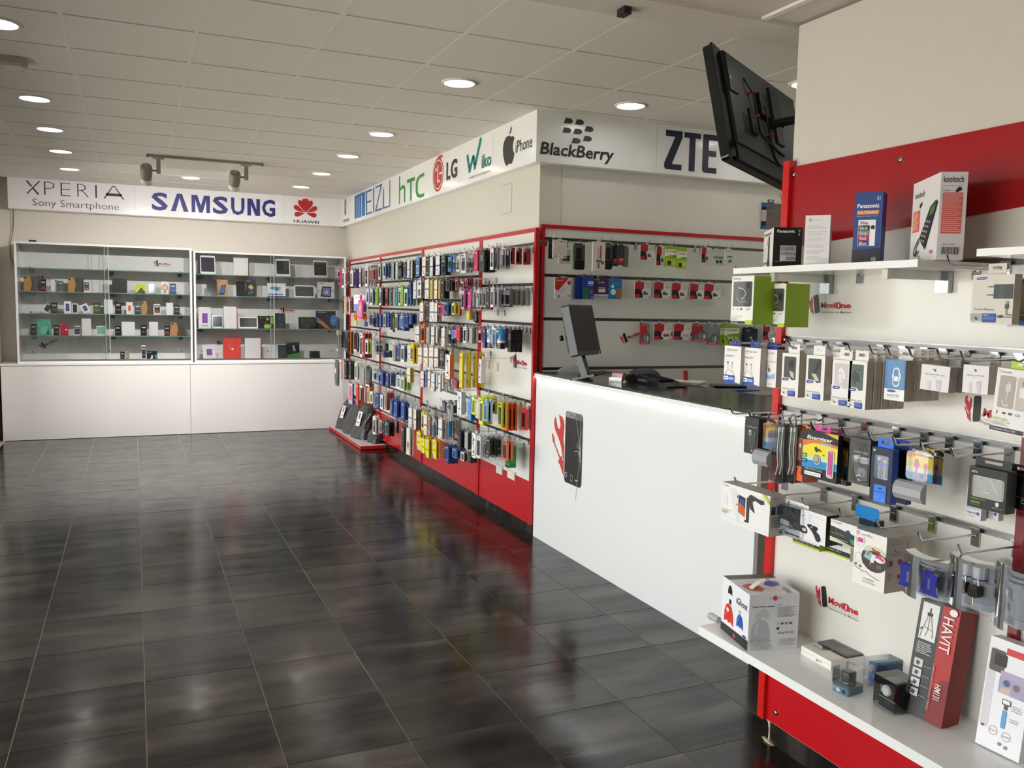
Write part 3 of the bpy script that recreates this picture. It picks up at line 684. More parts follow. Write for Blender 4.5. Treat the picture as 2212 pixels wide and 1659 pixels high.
def sticker(label, o, ux, uv, small=False):
    t = thing('wall_sticker', label, 'sticker', o, 0, 'red and black repair stickers')
    it = [('p', [(.0, .10), (.03, .02), (.045, .22), (.07, .30), (.085, .16), (.075, .04), (.115, .18), (.125, .42), (.12, .60), (.155, .95), (.10, .68), (.05, .50), (.01, .30)], 'c9262c'),
          ('p', [(.015, .50), (.04, .52), (.09, .74), (.125, .80), (.175, 1.05), (.10, .92), (.085, .80)], 'c9262c'),
          ('p', [(.135, .04), (.150, -.04), (.225, -.10), (.245, -.02), (.300, .84), (.285, .93), (.205, 1.0), (.188, .92)], '1b1b1c')]
    it += [('t', 'Movil', .32, .34, .36, .34, 'bf2228', .03), ('e', .725, .52, None, .19, 'bf2228'), ('t', '1', .712, .40, .026, .23, 'f4f0ee', .03), ('t', 'ne', .775, .445, .215, .235, 'bf2228', .03)]
    it += [('r', .32, .76, 1.0, .775, 'a8a5a2'), ('t', 'Reparacion de Moviles', .31, .83, .69, .16, '98958f', .004)]
    mb = MB(); mb.deco((0, 0, 0), ux, uv, it, off=.0006, step=.0002); mb.build('print', t)
    return t
def lines(u0, v0, u1, v1, n, col, jag=True, w=.35):
    out = []; st = (v1 - v0) / n
    for k in range(n): out.append(('r', u0, v0 + k * st, u1 - (u1 - u0) * (random.random() * .35 if jag else 0), v0 + k * st + st * w, col))
    return out
def barcode(u0, v0, u1, v1, col='222222'):
    out = []; u = u0
    while u < u1: w_ = random.choice((.006, .012, .018)) * (u1 - u0) * 3; out.append(('r', u, v0, min(u + w_, u1), v1, col)); u += w_ * 2.1
    return out

# ================================================================== NEAR SHELVING UNIT
RUX = 2.18
t = thing('shelving_unit', 'white slat-wall shelving unit with red bands, nearest the viewer', 'shelving unit', (RUX, 2.49, 0))
Y0, Y1 = -3.2, .0     # local y range (towards the viewer)
def rub(name, a, b, col, m, par=None, skip=''):
    mb = MB(); mb.box(a, b, col, m, skip); return mb.build(name, par or t)
zr = [.475, 1.027, 1.275, 1.528, 1.775]
for k in range(len(zr) - 1):
    rub('slat_board', (-.004, Y0, zr[k] + (.012 if k else 0)), (.009, -.022, zr[k + 1] - .012), 'e6e2da', 'lam')
mb = MB(); mb.prism([(Y0, 1.787), (-.022, 1.787), (-.022, 1.853), (Y0, 2.085)], -.004, .009, lambda u, v, w: (w, u, v), 'dedad2', 'lam'); mb.build('slat_board', t)
mb = MB(); mb.prism([(Y0, 2.0851), (-.022, 1.8531), (-.022, 2.143), (Y0, 2.143)], -.006, .009, lambda u, v, w: (w, u, v), 'a3141a', 'lamr'); mb.build('upper_band', t)
rub('kick_panel', (-.006, Y0, .083), (.009, -.022, .444), 'c5161f', 'lamr')
for z in zr[1:]:
    mb = MB(); mb.box((.003, Y0, z - .012), (.009, -.022, z + .012), '8c8a88', 'alu'); mb.box((-.005, Y0, z + .009), (.003, -.022, z + .012), 'b9b4ae', 'alu'); mb.box((-.005, Y0, z - .012), (.003, -.022, z - .0095), 'b9b4ae', 'alu'); mb.build('slot_rail', t)
rub('edge_trim', (-.022, -.021, .083), (.009, .012, .4435), 'cf2320', 'lamr')
rub('edge_trim', (-.022, -.021, .4765), (.009, .012, 2.165), 'cf2320', 'lamr')
rub('edge_trim', (-.022, -.995, .49), (.009, -.968, 2.14), '7c1526', 'lamr')
mb = MB()
for yy, zz in ((-.03, 2.115), (-.075, .13), (-.70, .13), (-.5, 2.10)): mb.lathe([(.010, 0), (.008, -.006), (.004, -.007)], (-.006, yy, zz), 'c2c4c6', 'metal', 12, 'x')
mb.build('screw', t)
t2 = thing('lower_shelf', 'long glossy white bottom shelf of the near unit', 'shelf', (1.872, -.6, .445))
mb = MB(); mb.box((0, 0, 0), (.3035, 3.105, .030), {'*': 'f4f4f2'}, 'lam'); mb.build('board', t2)
t3 = thing('upper_shelf', 'short white shelf holding telephone boxes under the red band', 'shelf', (1.90, 1.665, 1.7515))
mb = MB(); mb.box((0, 0, 0), (.2735, .765, .020), 'f2f0ec', 'lam'); mb.build('board', t3)
for yy in (.135, .600):
    mb = MB(); mb.box((.045, yy - .008, -.026), (.255, yy + .008, -.0004), 'c7cac8', 'alu'); mb.box((.030, yy - .010, -.028), (.045, yy + .010, -.0004), 'ddd9d4', 'matte')
    mb.box((.255, yy - .022, -.062), (.2735, yy + .022, -.0004), 'a9acab', 'metal'); mb.build('shelf_bracket', t3)
t4 = thing('upper_shelf', 'white shelf end cut by the picture edge, above the travel chargers', 'shelf', (1.90, .6, 1.772))
mb = MB(); mb.box((0, 0, 0), (.2735, .892, .018), 'f2f0ec', 'lam'); mb.build('board', t4)
# chrome hooks of the near unit
HK = {1: [2.475, 2.127, 1.703, 1.613], 2: [2.512, 2.468, 2.379, 2.287, 2.193, 2.021, 1.936, 1.855, 1.79, 1.717, 1.625, 1.554], 3: [2.473, 2.375, 2.271, 2.17, 2.072, 1.941, 1.839, 1.752, 1.659, 1.565], 4: [2.431, 2.234, 2.092, 1.934, 1.792, 1.647, 1.522]}
rn = {1: 'under the upper shelf', 2: 'on the upper cable rail', 3: 'on the middle cable rail', 4: 'on the lowest rail'}
for k, z in ((1, 1.775), (2, 1.528), (3, 1.275), (4, 1.027)):
    for i, y in enumerate(HK[k]):
        hook(1.955, y, z - .018, .219, 'chrome hook %s of the near unit, %s from its far end' % (rn[k], ORD[i + 1]), group='hooks of the near unit', r=.0033, up=.026)
sticker('red and black repair sticker below the upper shelf brackets', (2.1755, 2.3634, 1.6812), (0, -.205, 0), (0, 0, -.060))
sticker('red and black repair sticker above the bottom shelf', (2.1755, 2.2523, 0.6745), (0, -.200, 0), (0, 0, -.068))
sticker('repair sticker half hidden below the white cable boxes', (2.1755, 1.7109, 1.4024), (0, -.20, -.03), (0, .012, -.07))

BL = '1f4fa8'; LIME = 'b9d11e'
# --- boxes on the upper shelf
ZS = 1.7722
def free(name, label, cat, pos, rz, w, d, h, col, items=(), side=(), top=(), m='card', left=(), **kw):
    """standing box; pos = its near front-right ground corner; local x right, y away"""
    t = thing(name, label, cat, pos, rz)
    mb = MB(); mb.box((-w, 0, 0), (0, d, h), col, m); mb.build('box_body', t)
    mb = MB()
    if items: mb.deco((-w, 0, h), (w, 0, 0), (0, 0, -h), items, m)
    if side: mb.deco((0, 0, h), (0, d, 0), (0, 0, -h), side, m)
    if left: mb.deco((-w, d, h), (0, -d, 0), (0, 0, -h), left, m)
    if top: mb.deco((-w, d, h), (w, 0, 0), (0, -d, 0), top, m)
    if items or side or top or left: mb.build('print', t)
    return t
T1 = [('t', 'Panasonic', .08, .06, .70, .085, '222', .02), ('e', .42, .34, None, .075, 'c08a3a'), ('R', .50, .16, .66, .90, .07, '3a3433'), ('R', .46, .74, .70, .97, .08, '3c3534'), ('r', .53, .26, .63, .36, '857e78')] + lines(.06, .45, .36, .75, 8, 'b7b2b0') + [('r', .06 + .14 * k, .82, .16 + .14 * k, .88, '9b9694') for k in range(3)]
T1s = [('t', 'Panasonic', .12, .055, .62, .075, 'f0f0f0', .025), ('r', .86, .05, .875, .12, 'ddd'), ('r', .90, .05, .915, .12, 'ddd'), ('r', .87, .15, .91, .20, 'bbb'), ('r', .25, .45, .80, .84, 'c9c9c9')] + barcode(.28, .47, .77, .58, '555555') + barcode(.28, .61, .77, .70, '666') + barcode(.44, .73, .77, .82, '444') + [('r', .08, .845, .32, .85, 'ddd'), ('e', .88, .955, None, .028, 'e8e8e8')]
free('telephone_box', 'black and white cordless telephone box at the far end of the shelf', 'box', *((1.955, 2.2972, 1.7722), -2.1146, 0.1994, 0.0925, 0.1323), {'*': '121113', 'f': 'e9e6e2', 't': '222'}, T1, T1s)
T2 = [('e', .20, .09, None, .030, 'e2713a'), ('t', 'M', .165, .075, .07, .03, 'f5e8e0', .02), ('t', 'motorola', .32, .080, .34, .025, 'b9b4b2')] + sum([lines(.10, .20 + q * .125, .90, .29 + q * .125, 4, 'cfcac8') for q in range(6)], [])
free('telephone_box', 'plain white telephone box with an orange dot on the shelf', 'box', *((1.97, 2.0586, 1.7722), -0.8727, 0.074, 0.05, 0.1536), {'*': 'dcd8d6', 'f': 'efebea'}, T2)
T3 = [('r', .80, .06, .83, .12, 'e8e8e8'), ('r', .88, .06, .90, .12, 'e8e8e8'), ('t', 'Panasonic', .10, .16, .78, .06, 'f4f4f6', .025), ('r', .10, .255, .88, .31, 'd98a35'), ('t', 'KX-TS500FX', .14, .265, .70, .035, 'f4e6d0', .01), ('t', 'Integrated Telephone System', .10, .322, .76, .022, 'c9d2ea'),
      ('r', .17, .385, .79, .745, 'f2f2f2'), ('r', .18, .46, .585, .53, '1b1b1c'), ('r', .18, .53, .585, .60, '85837f'), ('r', .18, .60, .585, .67, 'b22a52'), ('r', .18, .67, .585, .74, '23357a'),
      ('t', 'White', .23, .405, .29, .045, '333', .005), ('t', 'Black', .23, .475, .29, .045, 'eee', .005), ('t', 'Gray', .23, .545, .27, .055, 'eee', .005), ('t', 'Red', .25, .615, .22, .045, 'eee', .01), ('t', 'Blue', .23, .685, .27, .045, 'eee', .005), ('e', .69, .49, None, .028, '151515'),
      ('p', [(0, .80), (1, .78), (1, 1), (0, 1)], '131524'), ('o', .78, .93, .085, .14, 'e6e6ea'), ('t', 'NK', .73, .915, .11, .03, 'e6e6ea', .01)]
free('telephone_box', 'tall blue telephone box listing colours on the shelf', 'box', *((1.985, 1.9793, 1.7722), -2.5441, 0.07, 0.0786, 0.2132), {'*': '1f3f86', 'f': '2a66b8', 't': '17306a'}, (), T3)
T4 = [('t', 'kooltech', .10, .045, .75, .075, '1c1a1a', .012), ('r', .10, .155, .82, .162, 'b9b4b2'), ('t', 'Teléfono', .10, .20, .28, .022, '666'), ('p', [(.55, .215), (.70, .165), (.78, .18), (.80, .205), (.62, .235)], '252324'), ('r', .10, .235, .84, .70, 'e0604f')] + [('r', .12, .25 + k * .0225, .82 - .1 * (k % 3 == 2), .256 + k * .0225, 'f3d9d2') for k in range(20)] + [('t', 'Blanco / Negro', .20, .815, .45, .02, '444')] + barcode(.16, .855, .78, .94, '2a2828')
T4l = [('t', 'kooltech', .10, .13, .36, .075, '1c1a1a', .012), ('p', [(.28, .30), (.38, .26), (.40, .30), (.31, .345)], '3a3838'), ('r', .06, .36, .32, .62, 'e06a55')] + lines(.08, .38, .30, .61, 12, 'f3d9d2') + [('p', [(.72, .36), (.92, .30), (.96, .34), (.60, .86), (.44, .76), (.36, .72)], '2c2826'), ('p', [(.74, .38), (.90, .33), (.86, .44), (.70, .47)], '3f7d3e')] + [('r', .56 + .07 * c - .035 * r_, .50 + .055 * r_ + .012 * c, .60 + .07 * c - .035 * r_, .53 + .055 * r_ + .012 * c, 'b9b5b0') for r_ in range(5) for c in range(3)] + [('l', [(.40, .72), (.28, .80), (.22, .88), (.28, .92), (.36, .86)], .035, '2c2826'), ('e', .85, .90, None, .025, 'c9403a')]
free('telephone_box', 'large white telephone box with a red text panel on the shelf', 'box', *((1.95, 1.651, 1.7722), -2.1346, 0.232, 0.0666, 0.2287), {'*': 'dedad9', 'f': 'e9e5e4', 'r': 'e4dfe0', 't': 'cfcac6'}, T4l, T4)

# --- chargers under the shelf
def muvit_front(win):
    return [('o', .085, .055, .035, .4, LIME), ('t', 'muvit', .13, .035, .27, .035, '55555a', .01), ('R', .09, .115, .93, .635, .05, '57504a')] + win + [('r', .12, .665, .14, .715, '8a8a8a'), ('e', .33, .69, None, .012, '333'), ('r', .45, .67, .52, .71, '444'), ('t', '12W', .72, .67, .16, .04, '666')] + [('t', 'Travel Charger', .06, .825, .50, .035, LIME, .006)] + lines(.06, .875, .42, .925, 3, '999') + [('r', 0, .94, .68, .995, '2a2a28'), ('t', 'Micro USB', .06, .955, .28, .024, 'eee'), ('p', [(.68, .94), (.73, .915), (1, .915), (1, .995), (.72, .995)], LIME)]
mw = [('e', .50, .34, .17, .10, '1d1b1a'), ('l', [(.30, .24), (.55, .27), (.68, .36), (.58, .45), (.45, .48)], .03, 'cfc9c0'), ('l', [(.25, .45), (.40, .55), (.60, .52), (.80, .56)], .025, 'a59c92'), ('p', [(.64, .16), (.82, .14), (.86, .26), (.70, .24)], '25221f')]
hangbox('charger_box', 'white charger box with lime side, hanging outermost under the shelf end', 'box', (1.86, 2.3258, 1.5817, 0.1138, 0.1596), .118, {'*': '8fae1a', 'f': 'f1efeb', 'l': 'f1efeb', 'b': 'dedbd5'}, muvit_front(mw), win=[(.10, .12, .92, .63)])
hangbox('charger_box', 'white charger box with lime side, hanging below the shelf bracket', 'box', (1.945, 2.2612, 1.575, 0.0955, 0.1427), .100, {'*': '8fae1a', 'f': 'f1efeb', 'l': 'f1efeb', 'b': 'dedbd5'}, muvit_front(mw[1:3] + [('p', [(.70, .20), (.90, .25), (.85, .42), (.62, .36)], '1d1b1a')]), win=[(.10, .12, .92, .63)])
TA = [('p', [(.08, .075), (.16, .045), (.33, .045), (.37, .07), (.30, .10), (.12, .11)], '1f3a96'), ('t', 'SAMSUNG', .13, .062, .20, .025, 'e6e8f4', .01), ('r', .53, .20, .99, .49, '3b4341'), ('r', .66, .20, .78, .49, '47504d'), ('r', .36, .235, .53, .262, '5c5a58'), ('r', .35, .40, .53, .427, '5c5a58'), ('r', .36, .24, .42, .258, 'c9c4be'), ('r', .35, .405, .41, .422, 'c9c4be'),
      ('t', 'Travel Adapter', .07, .68, .51, .065, '6668a0', .002), ('r', 0, .79, .30, .95, 'a9a9a0'), ('p', [(.10, .86), (.16, .87), (.20, .92), (.14, .925)], '222'), ('R', .30, .79, .62, .97, .02, '20409a'), ('t', '10W', .33, .81, .11, .03, 'e8ecf8', .01)] + lines(.33, .86, .60, .93, 2, '8fa2dc') + [('r', .84, .54, .90, .60, '9a938c'), ('r', .83, .60, .91, .69, '4a4642'), ('l', [(.87, .69), (.87, .80), (1, .82)], .02, '5a5651'), ('p', [(.66, .83), (.74, .81), (.78, .83), (.78, .87), (.74, .88), (.66, .86)], '4a4642'), ('l', [(.78, .85), (1, .86)], .02, '5a5651')]
hangbox('charger_box', 'cream travel adapter box showing a plug, hanging beside the shelf bracket', 'box', (1.985, 1.5059, 1.6065, 0.1148, 0.1242), .027, {'*': 'a59a8b', 'f': 'ded6ca', 'l': 'ded6ca'}, TA, tab=('d9d2c8', .05, .028, .012))
hangbox('charger_box', 'second travel adapter box close behind, cut by the picture edge', 'box', (2.055, 1.4583, 1.6004, 0.1061, 0.1219), .027, {'*': 'a59a8b', 'f': 'ded6ca', 'l': 'ded6ca'}, TA, tab=('d9d2c8', .05, .028, .012))

# --- upper cable rail
def usb_front(): return [('t', 'USB Data Cable', .14, .075, .64, .05, '6a5f60', .002), ('t', 'GALAXY S', .12, .235, .48, .055, '4a4345', .004), ('t', 'Optimised for', .15, .155, .22, .02, '8a8284'),
      ('r', .20, .42, .28, .47, '4a4344'), ('r', .22, .47, .26, .62, 'e3d9d8'), ('r', .46, .42, .52, .45, '6a6264'), ('r', .46, .45, .52, .60, 'e3d9d8'), ('p', [(.08, .78), (.10, .70), (.22, .62), (.42, .62), (.58, .70), (.62, .80), (.56, .80), (.52, .72), (.40, .66), (.24, .66), (.16, .72), (.14, .78)], 'e3d2d2'),
      ('r', 0, .775, .68, .98, BL), ('R', .03, .81, .30, .91, .02, 'f2f2f4'), ('p', [(.06, .83), (.14, .85), (.24, .85), (.22, .87), (.13, .88)], '222'), ('R', .32, .825, .64, .90, .03, '9fb6e6'), ('p', [(0, .955), (.68, .955), (1, .985), (1, 1), (0, 1)], BL)]
cols = {'*': 'b5aba2', 'f': 'f3eeeb', 't': 'cfc6be'}
hangbox('cable_box', 'tilted white USB cable box with a blue foot, farthest on the upper cable rail', 'box', (1.9, 2.4135, 1.373, 0.0898, 0.1305), .028, cols, usb_front(), tab=('24338c', .05, .022))
hangbox('cable_box', 'tilted white USB cable box with a blue foot, second on the upper cable rail', 'box', (1.915, 2.3313, 1.3726, 0.0903, 0.1288), .026, cols, usb_front(), tab=('24338c', .05, .022))
cb3 = [('t', 'USB Data Cable', .18, .07, .68, .05, '6a5f60', .002), ('r', .36, .29, .46, .34, '5a4f4c'), ('p', [(.46, .30), (.98, .30), (.98, .35), (.62, .36)], 'd8d2d4'), ('p', [(.10, .38), (.50, .36), (.62, .48), (.36, .60), (.12, .56)], 'b9c9ea'), ('r', .55, .50, .66, .59, '8a6a58'), ('p', [(.03, .58), (.40, .60), (.60, .70), (.95, .62), (.92, .76), (.50, .80), (.20, .74)], '9fb4e4'), ('p', [(.06, .64), (.24, .62), (.28, .72), (.10, .72)], '7d98d8')] + lines(.08, .86, .50, .95, 4, 'c9c3c4') + [('o', .62 + .1 * q, .92, .03, .3, 'aaa') for q in range(3)]
hangbox('cable_box', 'white USB cable box with blue sketch print, third on the upper cable rail', 'box', (1.945, 2.285, 1.3732, 0.0873, 0.1259), .034, cols, cb3, tab=('24338c', .05, .022))
hangbox('cable_box', 'spare white cable box close behind the blue sketch box', 'box', (1.99, 2.3143, 1.3677, 0.0834, 0.1267), .030, cols, tab=('24338c', .05, .022))
def sam_front(inner, wcol='4a4744'): return [('R', .12, .075, .82, .56, .05, wcol), ('p', [(.14, .50), (.42, .54), (.62, .62), (.82, .60), (.82, .45), (.14, .45)], wcol)] + inner + [('p', [(.05, .605), (.12, .575), (.40, .575), (.46, .60), (.38, .635), (.10, .645)], '2a3c98'), ('r', .14, .60, .36, .618, 'c9d0ee'), ('t', 'USB Data Cable', .06, .805, .74, .042, '8d8aa8', .002), ('r', .02, .87, .42, .965, 'dedbd6'), ('p', [(.10, .90), (.18, .91), (.26, .945), (.18, .95)], '222'), ('R', .42, .865, .84, .99, .02, '20409a')] + lines(.46, .885, .80, .96, 3, '8fa2dc')
dk = [('p', [(.40, .18), (.66, .14), (.74, .20), (.72, .30), (.56, .36), (.40, .30)], '1d1c1b'), ('p', [(.44, .40), (.70, .44), (.74, .58), (.56, .54)], 'cfc6ba')]
wt = [('p', [(.30, .22), (.44, .15), (.60, .22), (.68, .40), (.60, .42), (.50, .26), (.38, .28)], 'f3ecea'), ('p', [(.32, .30), (.52, .30), (.56, .50), (.36, .50)], 'ece4e4'), ('p', [(.40, .50), (.72, .54), (.74, .60), (.50, .58)], 'd9d0d0')]
cs = {'*': 'b1a89c', 'f': 'f2eee8', 't': 'd9d2c9', 'l': 'e0d9d0'}
WT = ('f0ece6', .05, .030)
hangbox('cable_box', 'white window box with a black cable, between the sketch box and a leaning twin', 'box', (1.955, 2.1859, 1.3507, 0.0792, 0.1403), .026, cs, sam_front(dk), tab=WT)
hangbox('cable_box', 'closed white box behind the black cable window box', 'box', (1.985, 2.1935, 1.3506, 0.0791, 0.1398), .026, cs, tab=WT)
hangbox('cable_box', 'white window box with a black charger lead, second of the window boxes', 'box', (1.955, 2.0745, 1.3526, 0.0804, 0.1391), .027, cs, sam_front([('p', [(.62, .12), (.80, .10), (.74, .26), (.52, .40), (.44, .40)], '222'), ('p', [(.30, .42), (.55, .42), (.74, .56), (.56, .58)], 'cfc6ba')]), tab=WT)
hangbox('cable_box', 'white window box half hidden behind the white cable box', 'box', (1.985, 2.0243, 1.3544, 0.0795, 0.1373), .027, cs, sam_front([('p', [(.16, .12), (.50, .10), (.44, .48), (.20, .40)], 'b9a9a4')], '8d7f79'), tab=WT)
hangbox('cable_box', 'white window box with a coiled white cable', 'box', (1.945, 1.9527, 1.3467, 0.0768, 0.1384), .026, cs, sam_front(wt, 'd3c8c8'), tab=WT)
hangbox('cable_box', 'white window box with a coiled grey cable, right next to the white one', 'box', (1.945, 1.891, 1.3452, 0.0672, 0.1415), .026, cs, sam_front([('e', .46, .34, .26, .17, '3b4447'), ('p', [(.36, .42), (.66, .44), (.78, .58), (.58, .57)], '5c686b'), ('l', [(.40, .20), (.62, .24), (.70, .40)], .03, '9aa6aa')], '59625f'), tab=WT)
sd = [('r', .45, .35, .62, .80, '8d8478')]
for i, xx in enumerate((1.977, 2.009, 2.041, 2.073)):
    hangbox('cable_box', 'closed white cable box in the row behind the grey cable box, %s back' % ORD[i + 1], 'box', (xx, *(1.945, 1.891, 1.3452, 0.0672, 0.1415)[1:]), .026, cs, side=sd, tab=WT)
gs4 = [('r', 0, 0, 1, .72, '1f6aa6'), ('p', [(.10, .0), (.9, 0), (.96, .70), (.16, .70)], '2f7fb8'), ('o', .58, .40, .22, .20, 'e9e6ea'), ('R', .40, .18, .74, .66, .15, 'd9dde4'), ('R', .45, .22, .68, .62, .10, '3a7fb0'), ('r', .48, .40, .66, .52, 'efeef2'), ('e', .36, .77, .22, .032, '2a3c98'), ('t', 'GALAXY S4', .16, .85, .58, .05, '6a6a86', .002)] + lines(.10, .93, .80, .96, 1, 'c0bdbd')
hangbox('cable_bag', 'blue shiny cable bag with a looped white cable', 'bag', (1.95, 1.7611, 1.3842, 0.0696, 0.1137), .020, {'*': '9d968c', 'f': 'f0edea'}, gs4, m='gloss')
for i, xx in enumerate((1.980, 2.010, 2.040, 2.070)):
    hangbox('cable_box', 'closed grey-sided cable box behind the blue bag, %s back' % ORD[i + 1], 'box', (xx, *(1.95, 1.7658, 1.3831, 0.0602, 0.1148)[1:]), .026, cs, side=sd, tab=WT)
ap = [('p', [(.47, .235), (.455, .20), (.43, .185), (.41, .165), (.43, .14), (.47, .145), (.50, .135), (.53, .15), (.52, .185), (.54, .205), (.51, .235)], '6a6a70'), ('t', 'Lightning to USB Cable', .14, .335, .70, .055, '4a4648', .004), ('t', '1m', .42, .42, .12, .03, '9a9698'), ('p', [(.26, .62), (.38, .62), (.38, .70), (.36, 1), (.27, 1)], 'dcd6d8'), ('p', [(.55, .56), (.74, .56), (.74, .72), (.70, 1), (.62, 1), (.56, .72)], 'd6d0d3'), ('r', .60, .58, .64, .60, '8a8588'), ('r', .67, .58, .71, .60, '8a8588')]
ca = {'*': 'a9a29a', 'f': 'ece7e8', 't': 'dcd5d0'}
hangbox('cable_box', 'small square white cable box, left of its twin on the upper cable rail', 'box', (1.945, 1.6274, 1.4247, 0.0891, 0.0676), .030, ca, ap, rot=(0, R(2), -math.pi / 2))
hangbox('cable_box', 'second small white box directly behind the square white cable box', 'box', (1.982, 1.6277, 1.4224, 0.0857, 0.0671), .030, ca, ap)
hangbox('cable_box', 'small square white cable box next to the large window card', 'box', (1.955, 1.5137, 1.4293, 0.0726, 0.0716), .032, ca, ap)
hangbox('cable_box', 'closed white box behind the square box next to the large card', 'box', (1.995, 1.526, 1.4259, 0.073, 0.0713), .032, ca)
mv = [('o', .075, .055, .032, .4, LIME), ('t', 'muvit', .12, .04, .22, .035, '777', .01), ('R', .09, .11, .46, .615, .04, 'b3a8a0'), ('R', .50, .11, .95, .62, .04, 'cdbfb6'), ('r', .30, .20, .335, .235, 'e8d9a0'), ('R', .25, .235, .37, .36, .03, 'd3d2e0'), ('l', [(.31, .36), (.29, .52)], .02, 'e6dfe2'), ('l', [(.20, .50), (.24, .57), (.32, .58), (.34, .54)], .03, 'efe2da'), ('r', .62, .16, .72, .24, '8b8d84'), ('R', .58, .26, .74, .42, .03, 'ece6e6'), ('r', .10, .67, .12, .72, '888'), ('R', .24, .68, .31, .71, .01, '444'), ('R', .38, .675, .46, .71, .01, '555'), ('t', '1.2m', .54, .67, .12, .04, '666'), ('t', 'USB Cable', .02, .77, .36, .045, LIME, .006), ('t', 'Charge and sync cable', .02, .825, .44, .022, '666')] + lines(.02, .855, .46, .90, 3, 'aaa') + [('r', 0, .92, .78, .985, '2a2a28'), ('t', 'Compatible Micro USB', .04, .935, .56, .035, 'e6e6e6', .004), ('p', [(.78, .94), (.84, .91), (1, .91), (1, .99), (.82, .99)], LIME)]
hangbox('cable_card', 'large white cable card with two windows, cut by the picture edge', 'card', (1.925, 1.3853, 1.344, 0.1119, 0.1559), .022, {'*': 'd9d3cf', 'f': 'f2edec'}, mv, tab=(LIME, .06, .018), rot=(0, R(3.5), -math.pi / 2))

# --- middle cable rail
cb = [('t', 'CB', .42, .06, .36, .09, '3a3a3a', .004), ('t', 'IPHONE 5 CABLE', .20, .245, .68, .03, 'd0d0d0', .006), ('R', .30, .345, .52, .50, .03, '7f8482'), ('r', .34, .35, .46, .40, 'c9cccb'), ('l', [(.42, .50), (.42, .66), (.52, .82), (.66, .80)], .04, '6f7274'), ('e', .66, .62, .18, .14, '3f4244'), ('r', .70, .38, .80, .52, '55595a'), ('e', .60, .90, None, .035, 'd88f6a')]
hangbox('cable_box', 'slim black cable box, farthest on the middle cable rail', 'box', (1.945, 2.3512, 1.1336, 0.0721, 0.1266), .052, {'*': '111112', 'f': '2c2c2c'}, cb, tab=('333332', .045, .012, .02))
def energ(cc): return [('r', 0, 0, 1, .19, '17161a'), ('p', [(.62, 0), (1, 0), (1, .10), (.80, .05)], 'd9b52a'), ('t', 'Energizer', .10, .085, .70, .07, 'f2f2f2', .020, .18), ('p', [(0, .19), (.55, .19), (1, .26), (1, .30), (.6, .27), (.3, .27), (0, .38)], 'd9742a'), ('p', [(0, .38), (.3, .27), (.6, .27), (1, .30), (1, .62), (0, .62)], 'efd23a'), ('p', [(0, .62), (1, .62), (1, .78), (0, .78)], 'dfe0de'), ('p', [(0, .78), (1, .74), (1, 1), (0, 1)], '3f9fd0'), ('r', .45, .235, .95, .255, '3f8fd0'),
      ('r', .24, .38, .40, .48, '7a6a58'), ('R', .21, .47, .44, .62, .04, cc), ('r', .30, .62, .37, 1, cc), ('r', .66, .44, .76, .49, '8a7a70'), ('R', .63, .48, .79, .60, .04, cc), ('r', .68, .60, .74, 1, cc), ('R', .50, .80, .64, .90, .02, '1a5a9f')]
def energ_pack(label, fr, cc):
    x, y, z, w, h = fr
    t = blister('cable_pack', label, 'pack', (x, y, z, w, h), .016, energ(cc), card='e9e9e6')
    mb = MB(); b = [(0, .0), (.006, -.004)]
    q = [(.0, .0), (.014, .004), (.022, .018), (.022, .038), (.012, .052), (0, .056)]
    mb.prism([(-.022 + .016 - a, zz) for a, zz in q][::-1] + [], -w / 2 - .012, w / 2 + .004, lambda u, v, ww: (ww, u, v), 'a3a5a8', 'gloss'); foot = mb.build('grey_foot', t); foot.location = (0, -.002, -.056)
    mb = MB(); mb.deco((-w / 2 - .012, -.0282, -.014), (w + .016, 0, 0), (0, 0, -.026), [('e', .10, .5, None, .32, '2a6fc0'), ('R', .22, .25, .74, .80, .02, 'f2f2f2'), ('R', .78, .25, .92, .80, .02, '5f8f4a'), ('t', 'Sync & Charge', .26, .42, .42, .24, '88888a')]); mb.build('foot_print', t)
    return t
energ_pack('yellow cable pack with a purple cable and grey foot', (1.945, 2.2667, 1.1609, 0.0581, 0.1031), '6a2f9a')
def tubepack(label, fr):
    x, y, z, w, h = fr; t = thing('cable_tube', label, 'cable pack', (x, y, z), -math.pi / 2)
    mb = MB(); mb.box((-w / 2, .003, 0), (w / 2, .030, h), {'*': '5c5754', 'f': '8b8680'}, 'gloss'); mb.build('inner_card', t)
    mb = MB(); mb.deco((-w / 2, .003, h), (w, 0, 0), (0, 0, -h), [('r', .04, .27, .40, .34, 'e9e6e0'), ('t', '3', .10, .285, .22, .04, '222', .02), ('r', .04, .34, .40, .70, 'e9e6e0'), ('t', 'ROSA LIGHTNING', .08, .36, .28, .32, '55504c', .01, 0, 90), ('r', .10, .72, .98, .785, 'e08a3a'), ('t', 'AERZ', .08, .94, .50, .028, 'efefef', .02)]); mb.build('print', t)
    mb = MB(); mb.tube([(w * .16, -.001, h * .94), (w * .17, -.002, h * .86)], .0036, 'f2efec', 'gloss', 8); mb.tube([(w * .17, -.002, h * .86), (w * .12, -.003, h * .55), (w * .20, -.002, h * .30), (w * .05, -.001, h * .12)], .0022, 'e9e6e2', 'gloss', 6); mb.build('white_cable', t)
    mb = MB(); mb.box((-w / 2 - .001, -.008, -.001), (w / 2 + .001, .0, h), 'ffffff', 'clear'); mb.build('clear_shell', t)
    mb = MB(); pts = [(-.014, .012, h)] + [(-.014 * math.cos(a), .012, h + .030 * math.sin(a)) for a in (.5, 1.1, 1.57, 2.1, 2.7)] + [(.014, .012, h)]
    mb.tube(pts, .003, '8d8a94', 'gloss', 6); mb.build('hanger_loop', t)
    return t
